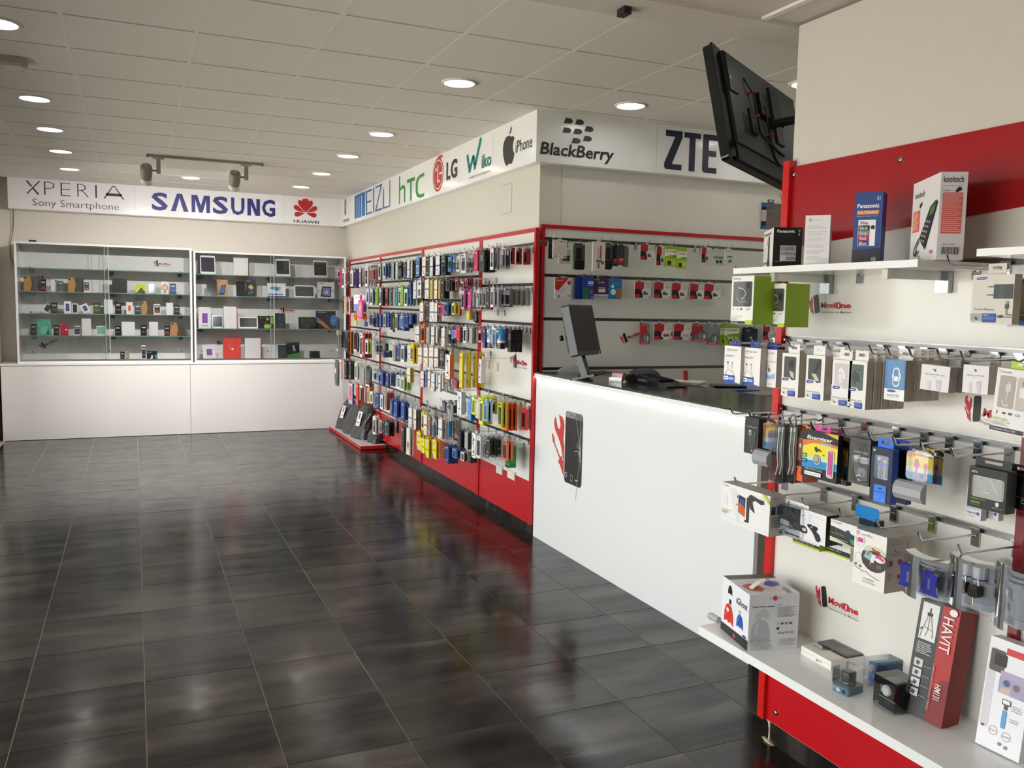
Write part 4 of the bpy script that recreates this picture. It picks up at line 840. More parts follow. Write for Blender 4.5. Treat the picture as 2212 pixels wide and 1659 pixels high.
tubepack('clear cable tube with orange ring, farther of the pair', (1.95, 2.2276, 1.0607, 0.0635, 0.1953))
tubepack('clear cable tube with orange ring, nearer of the pair', (1.965, 2.1863, 1.068, 0.0641, 0.1929))
orb = [('e', .12, .06, None, .02, 'cfcac4'), ('R', .14, .135, .74, .58, .10, 'd8663a'), ('R', .17, .15, .71, .565, .09, '8a4634'), ('r', .30, .19, .42, .26, 'cfae8a'), ('r', .32, .26, .42, .34, '222'), ('r', .56, .24, .66, .32, 'cfc6be'), ('r', .34, .34, .40, .55, '777'), ('r', .58, .32, .63, .55, '777'), ('p', [(.18, .70), (.80, .70), (.82, 1), (.24, 1)], 'f0662a'), ('r', .42, .745, .56, .785, '7a2a14'), ('t', '1m Sync & Charge', .26, .80, .50, .03, '7a2a14')]
hangbox('cable_box', 'orange and brown cable box with an orange tab', 'box', (1.975, 2.153, 1.0776, 0.0844, 0.1629), .030, {'*': 'ef6a28', 'f': '2a2320'}, orb, tab=('ef6a28', .05, .020))
hangbox('cable_box', 'second orange cable box just behind the first', 'box', (2.02, 2.1773, 1.0711, 0.0827, 0.1627), .030, {'*': 'ef6a28', 'f': '2a2320'}, tab=('ef6a28', .05, .020))
ep = [('p', [(.60, 0), (1, 0), (1, .09), (.82, .055)], 'd9b52a'), ('t', 'Energizer', .13, .105, .72, .10, 'f5f5f5', .024, .18), ('p', [(.02, .22), (.5, .17), (1, .225), (1, .29), (.6, .25), (.3, .26), (.02, .36)], 'e07a2a'), ('p', [(.02, .36), (.3, .26), (.6, .25), (1, .29), (1, .52), (.02, .55)], 'f0dc3a'), ('p', [(.02, .55), (1, .52), (1, .60), (.02, .64)], 'cfe0c8'), ('p', [(.02, .64), (1, .60), (1, .76), (.02, .80)], '2a8fc8'), ('R', .48, .225, .86, .258, .01, '3f8fd0'), ('t', 'HIGHTECH', .50, .229, .32, .024, 'e6f0fa', .008),
      ('p', [(.36, .345), (.42, .32), (.46, .36), (.52, .36), (.58, .42), (.50, .40), (.42, .44), (.38, .40)], '2a2a1a'), ('t', '+', .60, .455, .06, .035, '222', .03), ('e', .45, .60, None, .115, '2f7fbc'), ('e', .45, .60, None, .095, 'f2f2f2'), ('e', .45, .60, None, .085, '8a8078'), ('e', .43, .585, None, .05, 'b5aca4'), ('R', .02, .50, .16, .59, .02, '3f9a4a'), ('R', .02, .61, .17, .69, .02, '22407c'), ('e', .07, .65, None, .014, 'f2f2f2'), ('e', .12, .65, None, .014, 'f2f2f2'), ('r', .05, .54, .12, .56, 'e6f2e6'),
      ('R', .74, .33, .93, .91, .05, 'f6f2f0'), ('R', .76, .34, .91, .90, .04, '8a7a74'), ('R', .79, .39, .89, .56, .02, 'e0409a'), ('r', .81, .56, .87, .72, 'e0409a'), ('R', .78, .72, .89, .84, .02, 'e0409a'), ('r', .80, .345, .88, .39, 'b5a89e'), ('r', .78, .84, .89, .895, 'cfc2b4'),
      ('t', 'USB POCKET CABLE', .13, .795, .50, .035, 'cfcfcf', .004), ('R', .13, .865, .60, .945, .015, 'f4f4f4'), ('t', 'Made for iPod iPhone iPad', .16, .89, .41, .026, '444', .004)]
hangbox('cable_box', 'black and yellow pocket cable box, the widest on the middle rail', 'box', (1.945, 2.0277, 1.107, 0.1512, 0.1492), .020, {'*': '131214'}, ep, tab=('d0389a', .065, .018), win=[(.76, .34, .91, .90)])
hangbox('cable_box', 'second black pocket cable box right behind the yellow-fronted one', 'box', (2.0, 2.0379, 1.0949, 0.1449, 0.1491), .020, {'*': '131214'}, ep, side=[('r', .1, .2, .9, .75, '4a451a'), ('t', 'Energizer', .3, .05, .4, .22, 'ddd', .01, 0, 90)], tab=('d0389a', .065, .018))
c4 = [('t', 'CB', .40, .09, .42, .085, '1b1b1b', .004), ('t', '415', .44, .185, .44, .085, '1b1b1b', .004), ('t', 'IPHONE 4 CABLE', .24, .285, .64, .025, 'dedede', .006), ('R', .24, .375, .44, .55, .03, '8d9094'), ('r', .26, .38, .42, .46, 'e6e6e6'), ('R', .56, .395, .90, .53, .03, 'b9bcc0'), ('r', .60, .40, .86, .43, 'd9dcde'), ('p', [(.22, .52), (.42, .52), (.60, .62), (.90, .60), (.94, .86), (.70, .92), (.40, .88), (.30, .72)], '55585c'), ('e', .64, .72, .20, .10, '85898e'), ('e', .67, .76, None, .022, '1a1a1a'), ('l', [(.40, .82), (.62, .78)], .04, 'e2e4e6'), ('e', .55, .90, None, .05, '20203a'), ('t', 'm', .47, .875, .16, .05, 'c9cae6', .03)]
hangbox('cable_box', 'grey cable box with large numerals and a clear window', 'box', (1.955, 1.8762, 1.1214, 0.0794, 0.137), .030, {'*': '26241f', 'f': '4a4846', 't': '4a4846'}, c4, tab=('4a4846', .052, .022), win=[(.2, .36, .96, .93)])
hangbox('cable_box', 'second grey cable box just behind the one with numerals', 'box', (1.99, 1.8902, 1.1158, 0.0761, 0.1378), .030, {'*': '26241f', 'f': '4a4846', 't': '4a4846'})
blb = [('e', .13, .055, None, .022, 'e6e6ea'), ('R', .17, .13, .84, .565, .08, '3a7fe0'), ('R', .19, .14, .82, .555, .07, '55607a'), ('r', .30, .17, .46, .23, 'cfc0a0'), ('R', .28, .23, .50, .32, .03, '2a55c8'), ('r', .60, .21, .74, .26, 'cfc0a0'), ('R', .58, .26, .76, .33, .03, '2a55c8'), ('r', .36, .32, .44, .55, 'a9b2c4'), ('r', .64, .33, .70, .55, 'a9b2c4'), ('r', .22, .68, .80, 1, '3b82ee'), ('r', .44, .725, .58, .76, '14306a'), ('t', '1m Transmission', .28, .79, .46, .03, '173a80'), ('R', .32, .90, .70, .96, .03, '8fb6f2'), ('R', .34, .905, .68, .955, .03, '3b82ee')]
hangbox('cable_box', 'navy cable box with a bright blue tab and label', 'box', (1.955, 1.7941, 1.0857, 0.0754, 0.1568), .024, {'*': '1c4fae', 'f': '1d2235'}, blb, tab=('2f6fe0', .055, .028), win=[(.18, .14, .83, .56)])
hangbox('cable_box', 'second navy cable box behind the blue-tabbed one', 'box', (2.03, 1.8032, 1.0773, 0.07, 0.1564), .022, {'*': '1a3f92', 'f': '1d2235'}, tab=('2f6fe0', .055, .028))
energ_pack('yellow cable pack with a pink cable and grey foot', (1.965, 1.6822, 1.1678, 0.0776, 0.0944), 'd8408f')
blister('cable_pack', 'second pink cable pack in a clear shell right behind', 'pack', (2.02, 1.6907, 1.1567, 0.0718, 0.0994), .014, energ('d8408f'))
mtk = [('t', 'MTK', .07, .10, .16, .05, 'e0e0e0', .02), ('R', .10, .21, .94, .72, .07, 'e4dcd0'), ('R', .12, .225, .92, .705, .06, '3a3d42'), ('p', [(.20, .24), (.30, .24), (.50, .60), (.30, .68)], '4c5056'), ('p', [(.55, .24), (.60, .24), (.82, .56), (.74, .58)], '7a7f86'), ('l', [(.44, .585), (.50, .57), (.58, .585)], .02, 'd9dade'), ('t', 'CHARGING DOCK', .10, .745, .38, .045, '7fae2a', .01), ('r', .10, .84, .36, .875, '6a9a2a'), ('o', .80, .80, .05, .3, 'e8e2da'), ('R', .77, .77, .83, .86, .01, 'e8e2da'), ('t', 'Easy access', .68, .885, .26, .03, 'd9d4cc')] + lines(.10, .90, .34, .94, 2, '5f8f2a', False)
hangbox('dock_box', 'black dock box with a large window framed in white', 'box', (1.965, 1.4679, 1.1369, 0.105, 0.1053), .036, {'*': '0c0c0d', 'f': '141315', 't': '1a1a1a'}, mtk, tab=('121212', .10, .024), win=[(.12, .225, .92, .705)])
hangbox('dock_box', 'second black dock box cut by the picture edge', 'box', (2.03, 1.4255, 1.1429, 0.0957, 0.0862), .036, {'*': '0c0c0d', 'f': '141315', 't': '1a1a1a'}, [('R', .10, .21, .94, .62, .07, '2a2225'), ('r', .05, .63, .9, .645, 'bbb'), ('o', .60, .75, .06, .3, 'ddd')], tab=('121212', .10, .024))
dg = [('r', .05, .02, .95, .70, 'c9c5c8'), ('r', .06, .08, .20, .62, '3a3a52'), ('t', 'Digivolt', .06, .76, .62, .09, '55557a', .004), ('e', .80, .80, None, .05, '3a4a9a')] + lines(.1, .88, .8, .94, 2, '999aae')
hangbox('battery_box', 'small white battery box peeking out below the black dock box', 'box', (2.06, 1.5737, 1.0797, 0.046, 0.0886), .022, {'*': 'b9b4b4', 'f': 'e2dfdf'}, dg)
hangbox('battery_box', 'second small white battery box under the dock boxes', 'box', (2.09, 1.5447, 1.0841, 0.0445, 0.0832), .020, {'*': 'b9b4b4', 'f': 'd9d6d6'}, dg)

# --- lowest rail
th = [('o', .045, .05, .018, .35, LIME), ('t', 'muvit', .065, .045, .085, .035, '444', .01), ('p', [(.19, .10), (.26, .07), (.34, .14), (.42, .40), (.40, .92), (.33, .84), (.24, .40)], 'dfe0e2'), ('R', .04, .28, .14, .40, .01, 'e6e2e2'), ('R', .05, .43, .14, .57, .01, 'e6e2e2'), ('p', [(.62, .10), (.88, .10), (.90, .24), (.80, .28), (.66, .22)], 'e3e4e6'),
      ('p', [(.375, .20), (.52, .24), (.52, .74), (.375, .64)], '20253f'), ('p', [(.375, .44), (.44, .36), (.52, .52), (.52, .74), (.375, .64)], 'c8602a'), ('p', [(.40, .30), (.48, .28), (.52, .40), (.44, .44)], '33508f'), ('r', .345, .24, .365, .29, '222'), ('r', .345, .44, .365, .49, '222'), ('p', [(.525, .24), (.545, .24), (.545, .78), (.525, .76)], 'f2f2f2'), ('R', .55, .20, .60, .84, .01, '3a3430'), ('R', .52, .78, .59, .84, .01, '2c2826'), ('p', [(.58, .16), (.63, .10), (.80, .16), (.88, .16), (.90, .24), (.84, .28), (.72, .22), (.66, .28), (.68, .40), (.72, .54), (.62, .46), (.60, .30)], '3c342f'),
      ('p', [(.85, 0), (.93, 0), (1, .13), (1, .22)], LIME), ('t', 'Universal Tablet Holder', .03, .66, .22, .04, LIME, .006)] + lines(.03, .715, .19, .80, 4, '888') + [('l', [(0, .86), (.5, .90), (1, .92)], .003, 'ddd')]
ths = [('o', .16, .06, .05, .4, LIME), ('t', 'muvit', .22, .05, .28, .03, '555', .01), ('r', .12, .14, .62, .155, LIME), ('R', .10, .27, .36, .47, .02, '1c1b1c'), ('R', .46, .24, .80, .47, .02, '2a4a7a'), ('r', .14, .30, .32, .36, '5a4030')] + lines(.10, .53, .75, .80, 9, '6a6866')
hangbox('holder_box', 'large white tablet holder box jutting out farthest over the counter', 'box', (1.905, 2.3209, 0.884, 0.2537, 0.1359), .065, {'*': 'b5b1ab', 'f': 'eeebea', 'r': 'c2bdb6', 't': 'b9b6b0'}, th, side=ths)
cc = [('e', .16, .07, None, .028, '222'), ('t', 'Smart USB Car Charger Kit', .26, .06, .66, .03, '777', .002), ('R', .12, .22, .26, .30, .01, '777'), ('p', [(.28, .24), (.42, .17), (.55, .20), (.80, .40), (.86, .48), (.76, .50), (.58, .40), (.34, .34)], '1c1c1d'), ('p', [(.40, .22), (.50, .22), (.60, .30), (.52, .33)], '444'), ('p', [(.10, .48), (.30, .42), (.36, .50), (.74, .66), (.88, .72), (.70, .78), (.56, .84), (.40, .78), (.10, .56)], '1d1d1e'), ('p', [(.42, .60), (.52, .58), (.58, .68), (.46, .70)], '3c3c40'), ('p', [(.28, .76), (.36, .78), (.30, .90), (.16, .92)], '222'), ('p', [(0, .86), (1, .76), (1, .96), (0, .95)], 'b9bcc0'), ('r', 0, .955, 1, .975, '222')]
blister('charger_pack', 'white car charger pack with a black cradle, beside the large holder box', 'pack', (1.94, 2.1414, 0.8936, 0.1099, 0.1148), .030, cc, card='e9e9ec')
hangbox('holder_box', 'lime-edged holder box hidden behind the car charger pack', 'box', (2.03, 2.155, 0.8494, 0.1241, 0.1128), .040, {'*': '8fae1a', 'f': 'e9e7e2', 't': 'c9c5be'}, [('r', 0, .86, 1, .94, '2a2a28'), ('r', 0, .94, 1, 1, LIME), ('t', 'Compatible up to 5.5', .1, .88, .7, .04, 'ddd')])
ln = [('r', .04, .09, .06, .12, 'aaa'), ('r', .06, .20, .14, .23, '444'), ('p', [(.30, .06), (.46, .10), (.38, .40), (.30, .36)], 'cfe4f2'), ('l', [(.56, .12), (.90, .17)], .008, 'bbb'), ('l', [(.06, .30), (.44, .34), (.66, .36)], .008, 'bbb'), ('p', [(0, .55), (.20, .55), (.30, .64), (.30, .76), (.18, .80), (0, .78)], '1c1b1c'), ('e', .18, .67, .08, .06, 'e6d6c6'), ('p', [(.30, .44), (.44, .42), (.52, .46), (.58, .44), (.70, .46), (.70, .54), (.64, .60), (.78, .70), (.84, .84), (.76, .93), (.66, .92), (.60, .80), (.50, .66), (.40, .58), (.30, .52)], '1d1c1d'), ('e', .46, .51, None, .03, 'c9c4be'), ('e', .74, .82, .05, .045, '3a3a3c')]
hangbox('lens_box', 'white clip lens box with a black side', 'box', (1.955, 2.0498, 0.9006, 0.1125, 0.096), .052, {'*': '151414', 'f': 'f0eded', 't': 'd6d6d4'}, ln)
mu = [('o', .075, .08, .04, .4, LIME), ('t', 'muvit', .13, .06, .28, .07, '555', .01), ('p', [(0, .30), (.30, .34), (1, .46), (1, 1), (0, .80)], '2b2b2c'), ('l', [(.20, .40), (.30, .60)], .012, '999'), ('R', .40, .42, .80, .62, .02, '55585a'), ('R', .42, .44, .78, .60, .02, '303234'), ('p', [(.58, .34), (.70, .28), (.92, .72), (.84, .86)], '2a3a52'), ('p', [(.74, .66), (.90, .66), (.94, .80), (.84, .90)], '2a9a68'), ('t', 'Magnetic Holder', .05, .58, .50, .06, LIME, .004), ('t', 'Compatible Smartphone', .05, .80, .64, .06, 'e6e6e6', .004), ('p', [(0, .88), (1, 1.0), (1, 1.04), (0, .92)], LIME)]
hangbox('holder_box', 'black and white holder box with lime edges, behind the clip lens box', 'box', (1.955, 1.9216, 0.9275, 0.1071, 0.067), .060, {'*': '9ab81e', 'f': 'efecea', 't': 'ddd9d4'}, mu)
hangbox('holder_box', 'wide holder box with a black and lime foot, lower behind the lens box', 'box', (2.06, 2.0617, 0.8415, 0.1405, 0.1067), .045, {'*': 'efecea'}, [('R', .52, .20, .76, .62, .03, '33475c'), ('r', 0, .76, 1, .90, '232323'), ('t', 'Compatible Smartphone - Up to 7', .06, .79, .66, .06, 'e0e0e0', .004), ('r', 0, .90, 1, .96, LIME)])
mb = MB(); mb.rbox((-.045, 0, 0), (.045, .0012, .038), '2180c8', 'gloss', .008); mb.box((-.03, .0013, -.03), (.03, .04, -.002), '1a2a3a', 'gloss')
o = mb.build('hang_card'); o.location = (1.99, 1.8693, 1.0155); o.rotation_euler = (0, 0, -math.pi / 2); tag(o, 'bright blue card header hanging above the round dashboard box', 'card')
cl = [('o', .11, .06, .055, .3, 'c0394a'), ('e', .11, .06, None, .012, 'c0394a'), ('t', 'celly', .22, .045, .36, .055, '8a8486', .006), ('o', .20, .185, .15, .10, 'd2cbc8'), ('r', .12, .145, .28, .225, 'd84a8a'), ('r', .06, .16, .11, .21, 'e6c9d4'), ('r', .29, .16, .34, .21, 'e6c9d4'), ('e', .66, .46, .40, .225, '4a4038'), ('p', [(.32, .30), (.44, .24), (.66, .225), (.88, .25), (.99, .31), (.99, .36), (.70, .30), (.34, .35)], 'cfd9b8'), ('l', [(.58, .27), (.70, .30), (.84, .30)], .05, 'c0392f'), ('p', [(.42, .32), (.62, .36), (.56, .50), (.34, .46)], '8fc4c8'), ('p', [(.46, .34), (.54, .355), (.50, .42), (.42, .40)], 'd0605a'), ('p', [(.60, .38), (.72, .36), (.64, .54), (.54, .57), (.56, .48)], 'f2eeec'), ('e', .83, .42, .17, .065, 'f2eeec'), ('p', [(.70, .36), (.86, .36), (.98, .41), (.94, .45), (.80, .41), (.70, .42)], 'e0458c'), ('R', .74, .52, .90, .60, .02, '6a6054'), ('R', .56, .52, .70, .60, .02, '55493f'), ('l', [(.32, .56), (.42, .60)], .05, 'a03a30'), ('o', .17, .50, .12, .08, 'c9c2be'), ('e', .09, .64, None, .025, '8a8482'), ('e', .24, .655, None, .025, '8a8482'), ('l', [(.05, .68), (.25, .715), (.36, .735), (.42, .71), (.48, .735), (.60, .77), (.86, .80)], .010, '55504e'), ('t', 'UNIVERSAL', .36, .83, .34, .035, '88837f', .002)] + lines(.34, .89, .74, .93, 2, 'bbb6b2', False)
cls = [('t', 'celly', .35, .06, .36, .03, '6a5f5c', .006)] + lines(.20, .11, .80, .16, 2, '8d847e', False) + [('l', [(.40, .22), (.45, .27), (.60, .28)], .03, '5a504c')] + lines(.20, .30, .80, .36, 2, '8d847e', False) + [('r', .18, .42, .32, .52, '9a3550'), ('e', .68, .46, .12, .05, '9a3550')] + [('o', .22, .71, .10, .2, '9a3550'), ('r', .58, .68, .72, .76, '9a3550')]
hangbox('holder_box', 'cream holder box with a round dashboard picture', 'box', (1.93, 1.7949, 0.836, 0.1181, 0.1618), .080, {'*': 'b5aca3', 'f': 'f2eee9', 't': 'c9c4bb'}, cl, side=cls)
hangbox('holder_box', 'second cream holder box directly behind the dashboard one', 'box', (2.025, 1.7941, 0.8253, 0.0956, 0.1531), .060, {'*': 'cfc6b4', 'f': 'efe9e0', 't': 'd6cfc2'}, cl)
def sams(label, fr, word1, word2, extra):
    x, y, z, w, h = fr; t = thing('travel_pack', label, 'pack', (x, y, z), -math.pi / 2)
    def arc(off, n=9): return [(-w / 2 + w * k / n, -.030 * math.sin(math.pi * k / n) + off) for k in range(n + 1)]
    a = arc(.034)
    mb = MB(); rows = [[(p[0], p[1], zz) for p in a] for zz in (.0, h * .87)]; mb.grid(rows[::-1], 'a3a6ad', 'gloss'); mb.build('card', t)
    mb = MB()
    def curve(u0, v0, u1, v1, c, n=6, off=.033):
        pts = [u0 + (u1 - u0) * k / n for k in range(n + 1)]; f = lambda u: (-w / 2 + w * u, -.030 * math.sin(math.pi * u) + off)
        mb.grid([[(*f(u), h * (1 - v0)) for u in pts], [(*f(u), h * (1 - v1)) for u in pts]], c, 'card')
    curve(.0, .13, 1, .24, '8b8e94', 8); curve(.0, .86, 1, 1, 'a0a3ab', 8)
    curve(0, .855, 1, .862, '6a6c74', 8, .0325)
    for k in range(6): curve(.08, .885 + .014 * k, .48, .889 + .014 * k, '5f6168', 4, .0322)
    def ctext(s_, u, v, tw, thh, c, bold=0.):
        vs, fs, x0, x1, y0, y1 = text_geo(s_, bold, 0); i = len(mb.v)
        for xx, yy in vs:
            uu_ = u + (xx - x0) / (x1 - x0) * tw; mb.v.append((-w / 2 + w * uu_, -.030 * math.sin(math.pi * uu_) + .0318, h * (1 - v - (y1 - yy) / (y1 - y0) * thh)))
        for f in fs: mb.f.append(tuple(i + q for q in f)); mb.c.append(lin(c)); mb.m.append('card'); mb.sm.append(False)
    ctext('Samsonite', .30, .185, .42, .045, '44464c', .006); ctext(word2, word1[0], .255, word1[1], .085, '55575e', .004)
    for it in extra: curve(*it)
    mb.build('print', t)
    mb = MB(); b = arc(-.004); mb.grid([[(p[0], p[1], zz) for p in b] for zz in (h, -.002)], 'ffffff', 'clear'); mb.grid([[(p[0] * .98, p[1] + (.004 if q else .040), h) for p in b] for q in (0, 1)], 'ffffff', 'clear'); mb.build('clear_shell', t)
    return t, w, h
lt, lw, lh = sams('grey curved pack holding two blue luggage tags', (1.945, 1.6117, 0.8649, 0.1495, 0.1133), (.22, .62), 'luggage tags', [])
for uu_ in (.24, .70):
    mb = MB(); hw = lw * .205; q = []
    for k in range(13):
        v = k / 12; s_ = hw * (.96 - .22 * math.sin(math.pi * v)); q.append((s_, v))
    pts = [(-s_, v) for s_, v in q] + [(s_, v) for s_, v in q[::-1]]
    mb.prism([(a_, b_ * lh * .52) for a_, b_ in pts][::-1], 0, .006, lambda u, v, w_: (u, w_, v), '2b2f92', 'gloss')
    g = mb.build('luggage_tag', lt); g.location = (-lw / 2 + uu_ * lw, -.0305 + .008 * abs(uu_ - .5) * 2, lh * .175)
    mb = MB(); mb.rbox((-hw * .42, -.002, lh * .52), (hw * .42, .004, lh * .60), '23277e', 'gloss', .004)
    mb.deco((-hw * .2, 0, lh * .40), (hw * .4, 0, 0), (0, 0, -lh * .28), [('t', 'Samsonite', .1, .05, .8, .9, '8d90c8', .004, 0, 90)], off=.0008); mb.build('tag_loop', g)
ex = [(.02, .42, .98, .44, '777a80')]
kt, kw, kh = sams('grey curved pack holding two metal key locks', (1.95, 1.4778, 0.8801, 0.1374, 0.1283), (.10, .42), 'key lock', ex)
for uu_ in (.36, .62):
    mb = MB(); mb.lathe([(kw * .13, 0), (kw * .13, kh * .27), (kw * .12, kh * .30)], (0, 0, 0), 'b9bbc0', 'gloss', 16); mb.lathe([(kw * .131, kh * .04), (kw * .131, kh * .07)], (0, 0, 0), '2b3a96', 'gloss', 16)
    g = mb.build('lock_cover', kt); g.location = (-kw / 2 + uu_ * kw, .004, kh * .58)
    mb = MB(); mb.rbox((-.014, -.010, 0), (.014, .006, .030), '4b443c', 'metal', .006); mb.tube([(-.009, -.002, .03), (-.009, -.002, .045), (0, -.002, .053), (.009, -.002, .045), (.009, -.002, .03)], .0022, 'b5b0a8', 'metal'); mb.tube([(.004, -.012, .002), (.006, -.013, -.016)], .0016, 'd8c49a', 'metal')
    g = mb.build('padlock', kt); g.location = (-kw / 2 + uu_ * kw, -.010, kh * .28)
mb = MB(); mb.lathe([(.005, 0), (.005, .002)], (0, 0, 0), 'd9b87a', 'metal', 10, 'y'); mb.box((-.0014, 0, -.026), (.0014, .002, -.004), 'd9b87a', 'metal'); g = mb.build('key', kt); g.location = (-kw * .22, -.016, kh * .40)
sams('grey curved pack for a money belt, cut by the picture edge', (1.955, 1.3625, 0.8667, 0.1136, 0.1598), (.22, .76), 'money belt', [(.02, .42, .36, .60, '8d8f93', 4), (.08, .46, .26, .56, 'c9c9c6', 4, .0322), (.06, .66, .32, .78, '7f8187', 4)])

# --- things on the bottom shelf
ZB = .4752
# generic dome-shaped speakers are printed on this box
def dome(cx, cy, s, c, c2): return [('p', [(cx - .5 * s, cy + .5 * s), (cx - .46 * s, cy - .05 * s), (cx - .28 * s, cy - .42 * s), (cx, cy - .55 * s), (cx + .28 * s, cy - .42 * s), (cx + .46 * s, cy - .05 * s), (cx + .5 * s, cy + .5 * s), (cx + .2 * s, cy + .36 * s), (cx, cy + .46 * s), (cx - .2 * s, cy + .36 * s)], c), ('p', [(cx - .36 * s, cy + .1 * s), (cx - .2 * s, cy - .36 * s), (cx - .08 * s, cy - .42 * s), (cx - .2 * s, cy + .1 * s)], c2)]
gl = dome(.30, .17, .17, '222226', '444') + [('r', .28, .335, .36, .42, '2b2b2b')] + dome(.28, .62, .36, 'd83a2c', 'ee6a58') + [('e', .24, .55, .05, .035, 'f2e6e2')] + [('r', .66, .40, .71, .47, 'c9b27a')] + dome(.70, .60, .24, '2458b0', '4f86d8') + [('t', 'iGhost', .55, .19, .40, .12, '1b1b1c', .0), ('p', [(0, .86), (1, .82), (1, 1.0), (0, 1.0)], '2a2a2c'), ('e', .52, .93, None, .042, 'd8402f'), ('r', .82, .78, .94, .81, '333')]
gr = [('e', .51, .075, None, .045, 'd0382c'), ('t', 'SOUND', .40, .065, .09, .022, '888'), ('t', 'BEST', .57, .065, .09, .022, '888'), ('t', 'Touch volume control', .05, .20, .45, .030, '222', .02)] + dome(.24, .66, .40, 'b5b4b8', 'cfced2') + [('p', [(.12, .44), (.16, .34), (.28, .26), (.36, .28), (.40, .40), (.34, .46), (.30, .38), (.20, .44)], 'c4c3c7')] + [('t', 'iGhost', .56, .185, .09, .018, '444')] + lines(.56, .235, .96, .43, 9, '8d8c92') + [('o', .58 + .085 * k, .53, .022, .25, '999') for k in range(4)] + [('e', .665, .53, None, .02, '222'), ('e', .75, .53, None, .02, 'd0382c'), ('e', .835, .53, None, .02, '23407c'), ('e', .58, .615, None, .026, '222')] + [('o', .66 + .085 * k, .615, .024, .15, 'c4c4c4') for k in range(3)] + [('t', 'FC CE', .73, .675, .16, .035, '333', .012), ('r', .58, .68, .63, .72, '999'), ('r', .66, .69, .70, .715, '555')] + lines(.05, .80, .50, .99, 10, '9a99a0') + lines(.60, .80, .96, .93, 7, '9a99a0')
gt = [('p', [(0, .0), (.22, 0), (.22, 1), (0, 1)], '4a4643'), ('e', .14, .56, .035, .05, 'd0382c'), ('p', [(.44, .10), (.60, .16), (.66, .34), (.56, .46), (.40, .36), (.34, .20)], '2a56a8'), ('p', [(.48, .60), (.76, .56), (.86, .70), (.80, .88), (.56, .92), (.46, .76)], 'd8503c'), ('e', .68, .70, .05, .045, '1a1a1a'), ('t', 'iGhost', .74, .08, .24, .14, '222', .0)]
gb = (1.887, 2.2508, -1.797, 0.211, 0.1832, 0.195)
hb = free('speaker_box', 'white speaker box printed with dome-shaped speakers, far end of the bottom shelf', 'box', (gb[0], gb[1], ZB), gb[2], gb[3], gb[4], gb[5], {'*': 'd6d4d6', 'f': 'f0eff2', 'r': 'd9d8dc', 't': 'e6e4e6'}, gl, gr, gt)
mb = MB(); pts = [(-gb[3] * .30, gb[4] * .18, gb[5])] + [(-gb[3] * (.30 + .0 * k), gb[4] * (.18 + .62 * k / 6), gb[5] + .030 * math.sin(math.pi * k / 6)) for k in range(1, 6)] + [(-gb[3] * .30, gb[4] * .80, gb[5])]
rows = [[(p[0] - .013, p[1], p[2] + .001) for p in pts], [(p[0] + .013, p[1], p[2] + .001) for p in pts]]; mb.grid(rows, 'e6ded4', 'gloss'); mb.build('carry_handle', hb)
mb = MB(); mb.lathe([(.012, 0), (.013, .05), (.012, .055)], (0, 0, 0), 'b9b5b0', 'gloss', 12, 'y'); o = mb.build('cardboard_tube'); o.location = (1.9533, 2.4939, 0.488); tag(o, 'short grey tube end poking out behind the speaker box', 'tube')
# flat clear-lidded box
fb = (2.0379, 2.0239, -1.6022, 0.1406, 0.1441)
t = free('earphone_box', 'flat white box with a clear lid half, lying on the bottom shelf', 'box', (fb[0], fb[1], ZB), fb[2], fb[3], fb[4], .030, {'*': 'ece8e0', 't': 'e3ded4'}, [('r', .02, .40, .98, .46, 'cfc9be'), ('t', 'sport', .50, .55, .2, .3, '555', .01)], (), [('p', [(.0, .0), (.98, .0), (.98, .55), (.46, .55), (.40, .72), (0, .40)], '6d6863'), ('e', .62, .26, .22, .17, '8d8680'), ('t', 'earphones', .06, .68, .34, .10, '77726a', .004), ('p', [(.5, .6), (.98, .6), (.98, .98), (.52, .98)], 'e9e4da')])
mb = MB(); mb.box((-fb[3] * .98, fb[4] * .45, .0304), (-.004, fb[4] * .98, .036), 'ffffff', 'clear'); mb.build('clear_lid', t)
def clearbox(label, c, body, foot, dial, rz):
    t = thing('speaker_pack', label, 'boxed speaker', (c[0], c[1], ZB), rz); w, d, h = c[2], c[3], c[4]
    mb = MB(); mb.rbox((-w, 0, .0), (0, d, h * .30), foot, 'gloss', .008, 3, 'z'); mb.build('base_tray', t)
    mb = MB(); mb.lathe([(w * .36, h * .31), (w * .38, h * .34), (w * .38, h * .42), (w * .36, h * .44), (w * .38, h * .46), (w * .38, h * .80), (w * .34, h * .86), (w * .1, h * .87)], (-w / 2, d / 2, 0), body, 'gloss', 24); sp = mb.build('round_speaker', t)
    mb = MB(); mb.lathe([(w * .3805, h * .435), (w * .3805, h * .45)], (-w / 2, d / 2, 0), 'c9ccd0', 'metal', 24); mb.build('metal_ring', sp)
    mb = MB()
    if dial: mb.deco((-w, 0, h * .30), (w, 0, 0), (0, 0, -h * .30), [('e', .40, .5, None, .30, 'a9c4d2'), ('R', .64, .25, .84, .75, .02, '16202a')] + lines(.06, .2, .3, .6, 3, '9fb6c4'), off=.0006)
    else: mb.deco((-w, 0, h * .30), (w, 0, 0), (0, 0, -h * .30), lines(.1, .2, .5, .7, 3, 'b9c9d9'), off=.0006)
    mb.build('print', t)
    mb = MB(); mb.box((-w + .001, .001, h * .302), (-.001, d - .001, h), 'ffffff', 'clear', 'b'); mb.build('clear_cover', t)
    return t
ca_ = (1.9437, 1.8569, 0.0597, 0.0766, 0.075, -1.4313)
clearbox('black round speaker under a clear cover on a slate-blue tray', ca_, '0e1016', '5d7888', True, ca_[5])
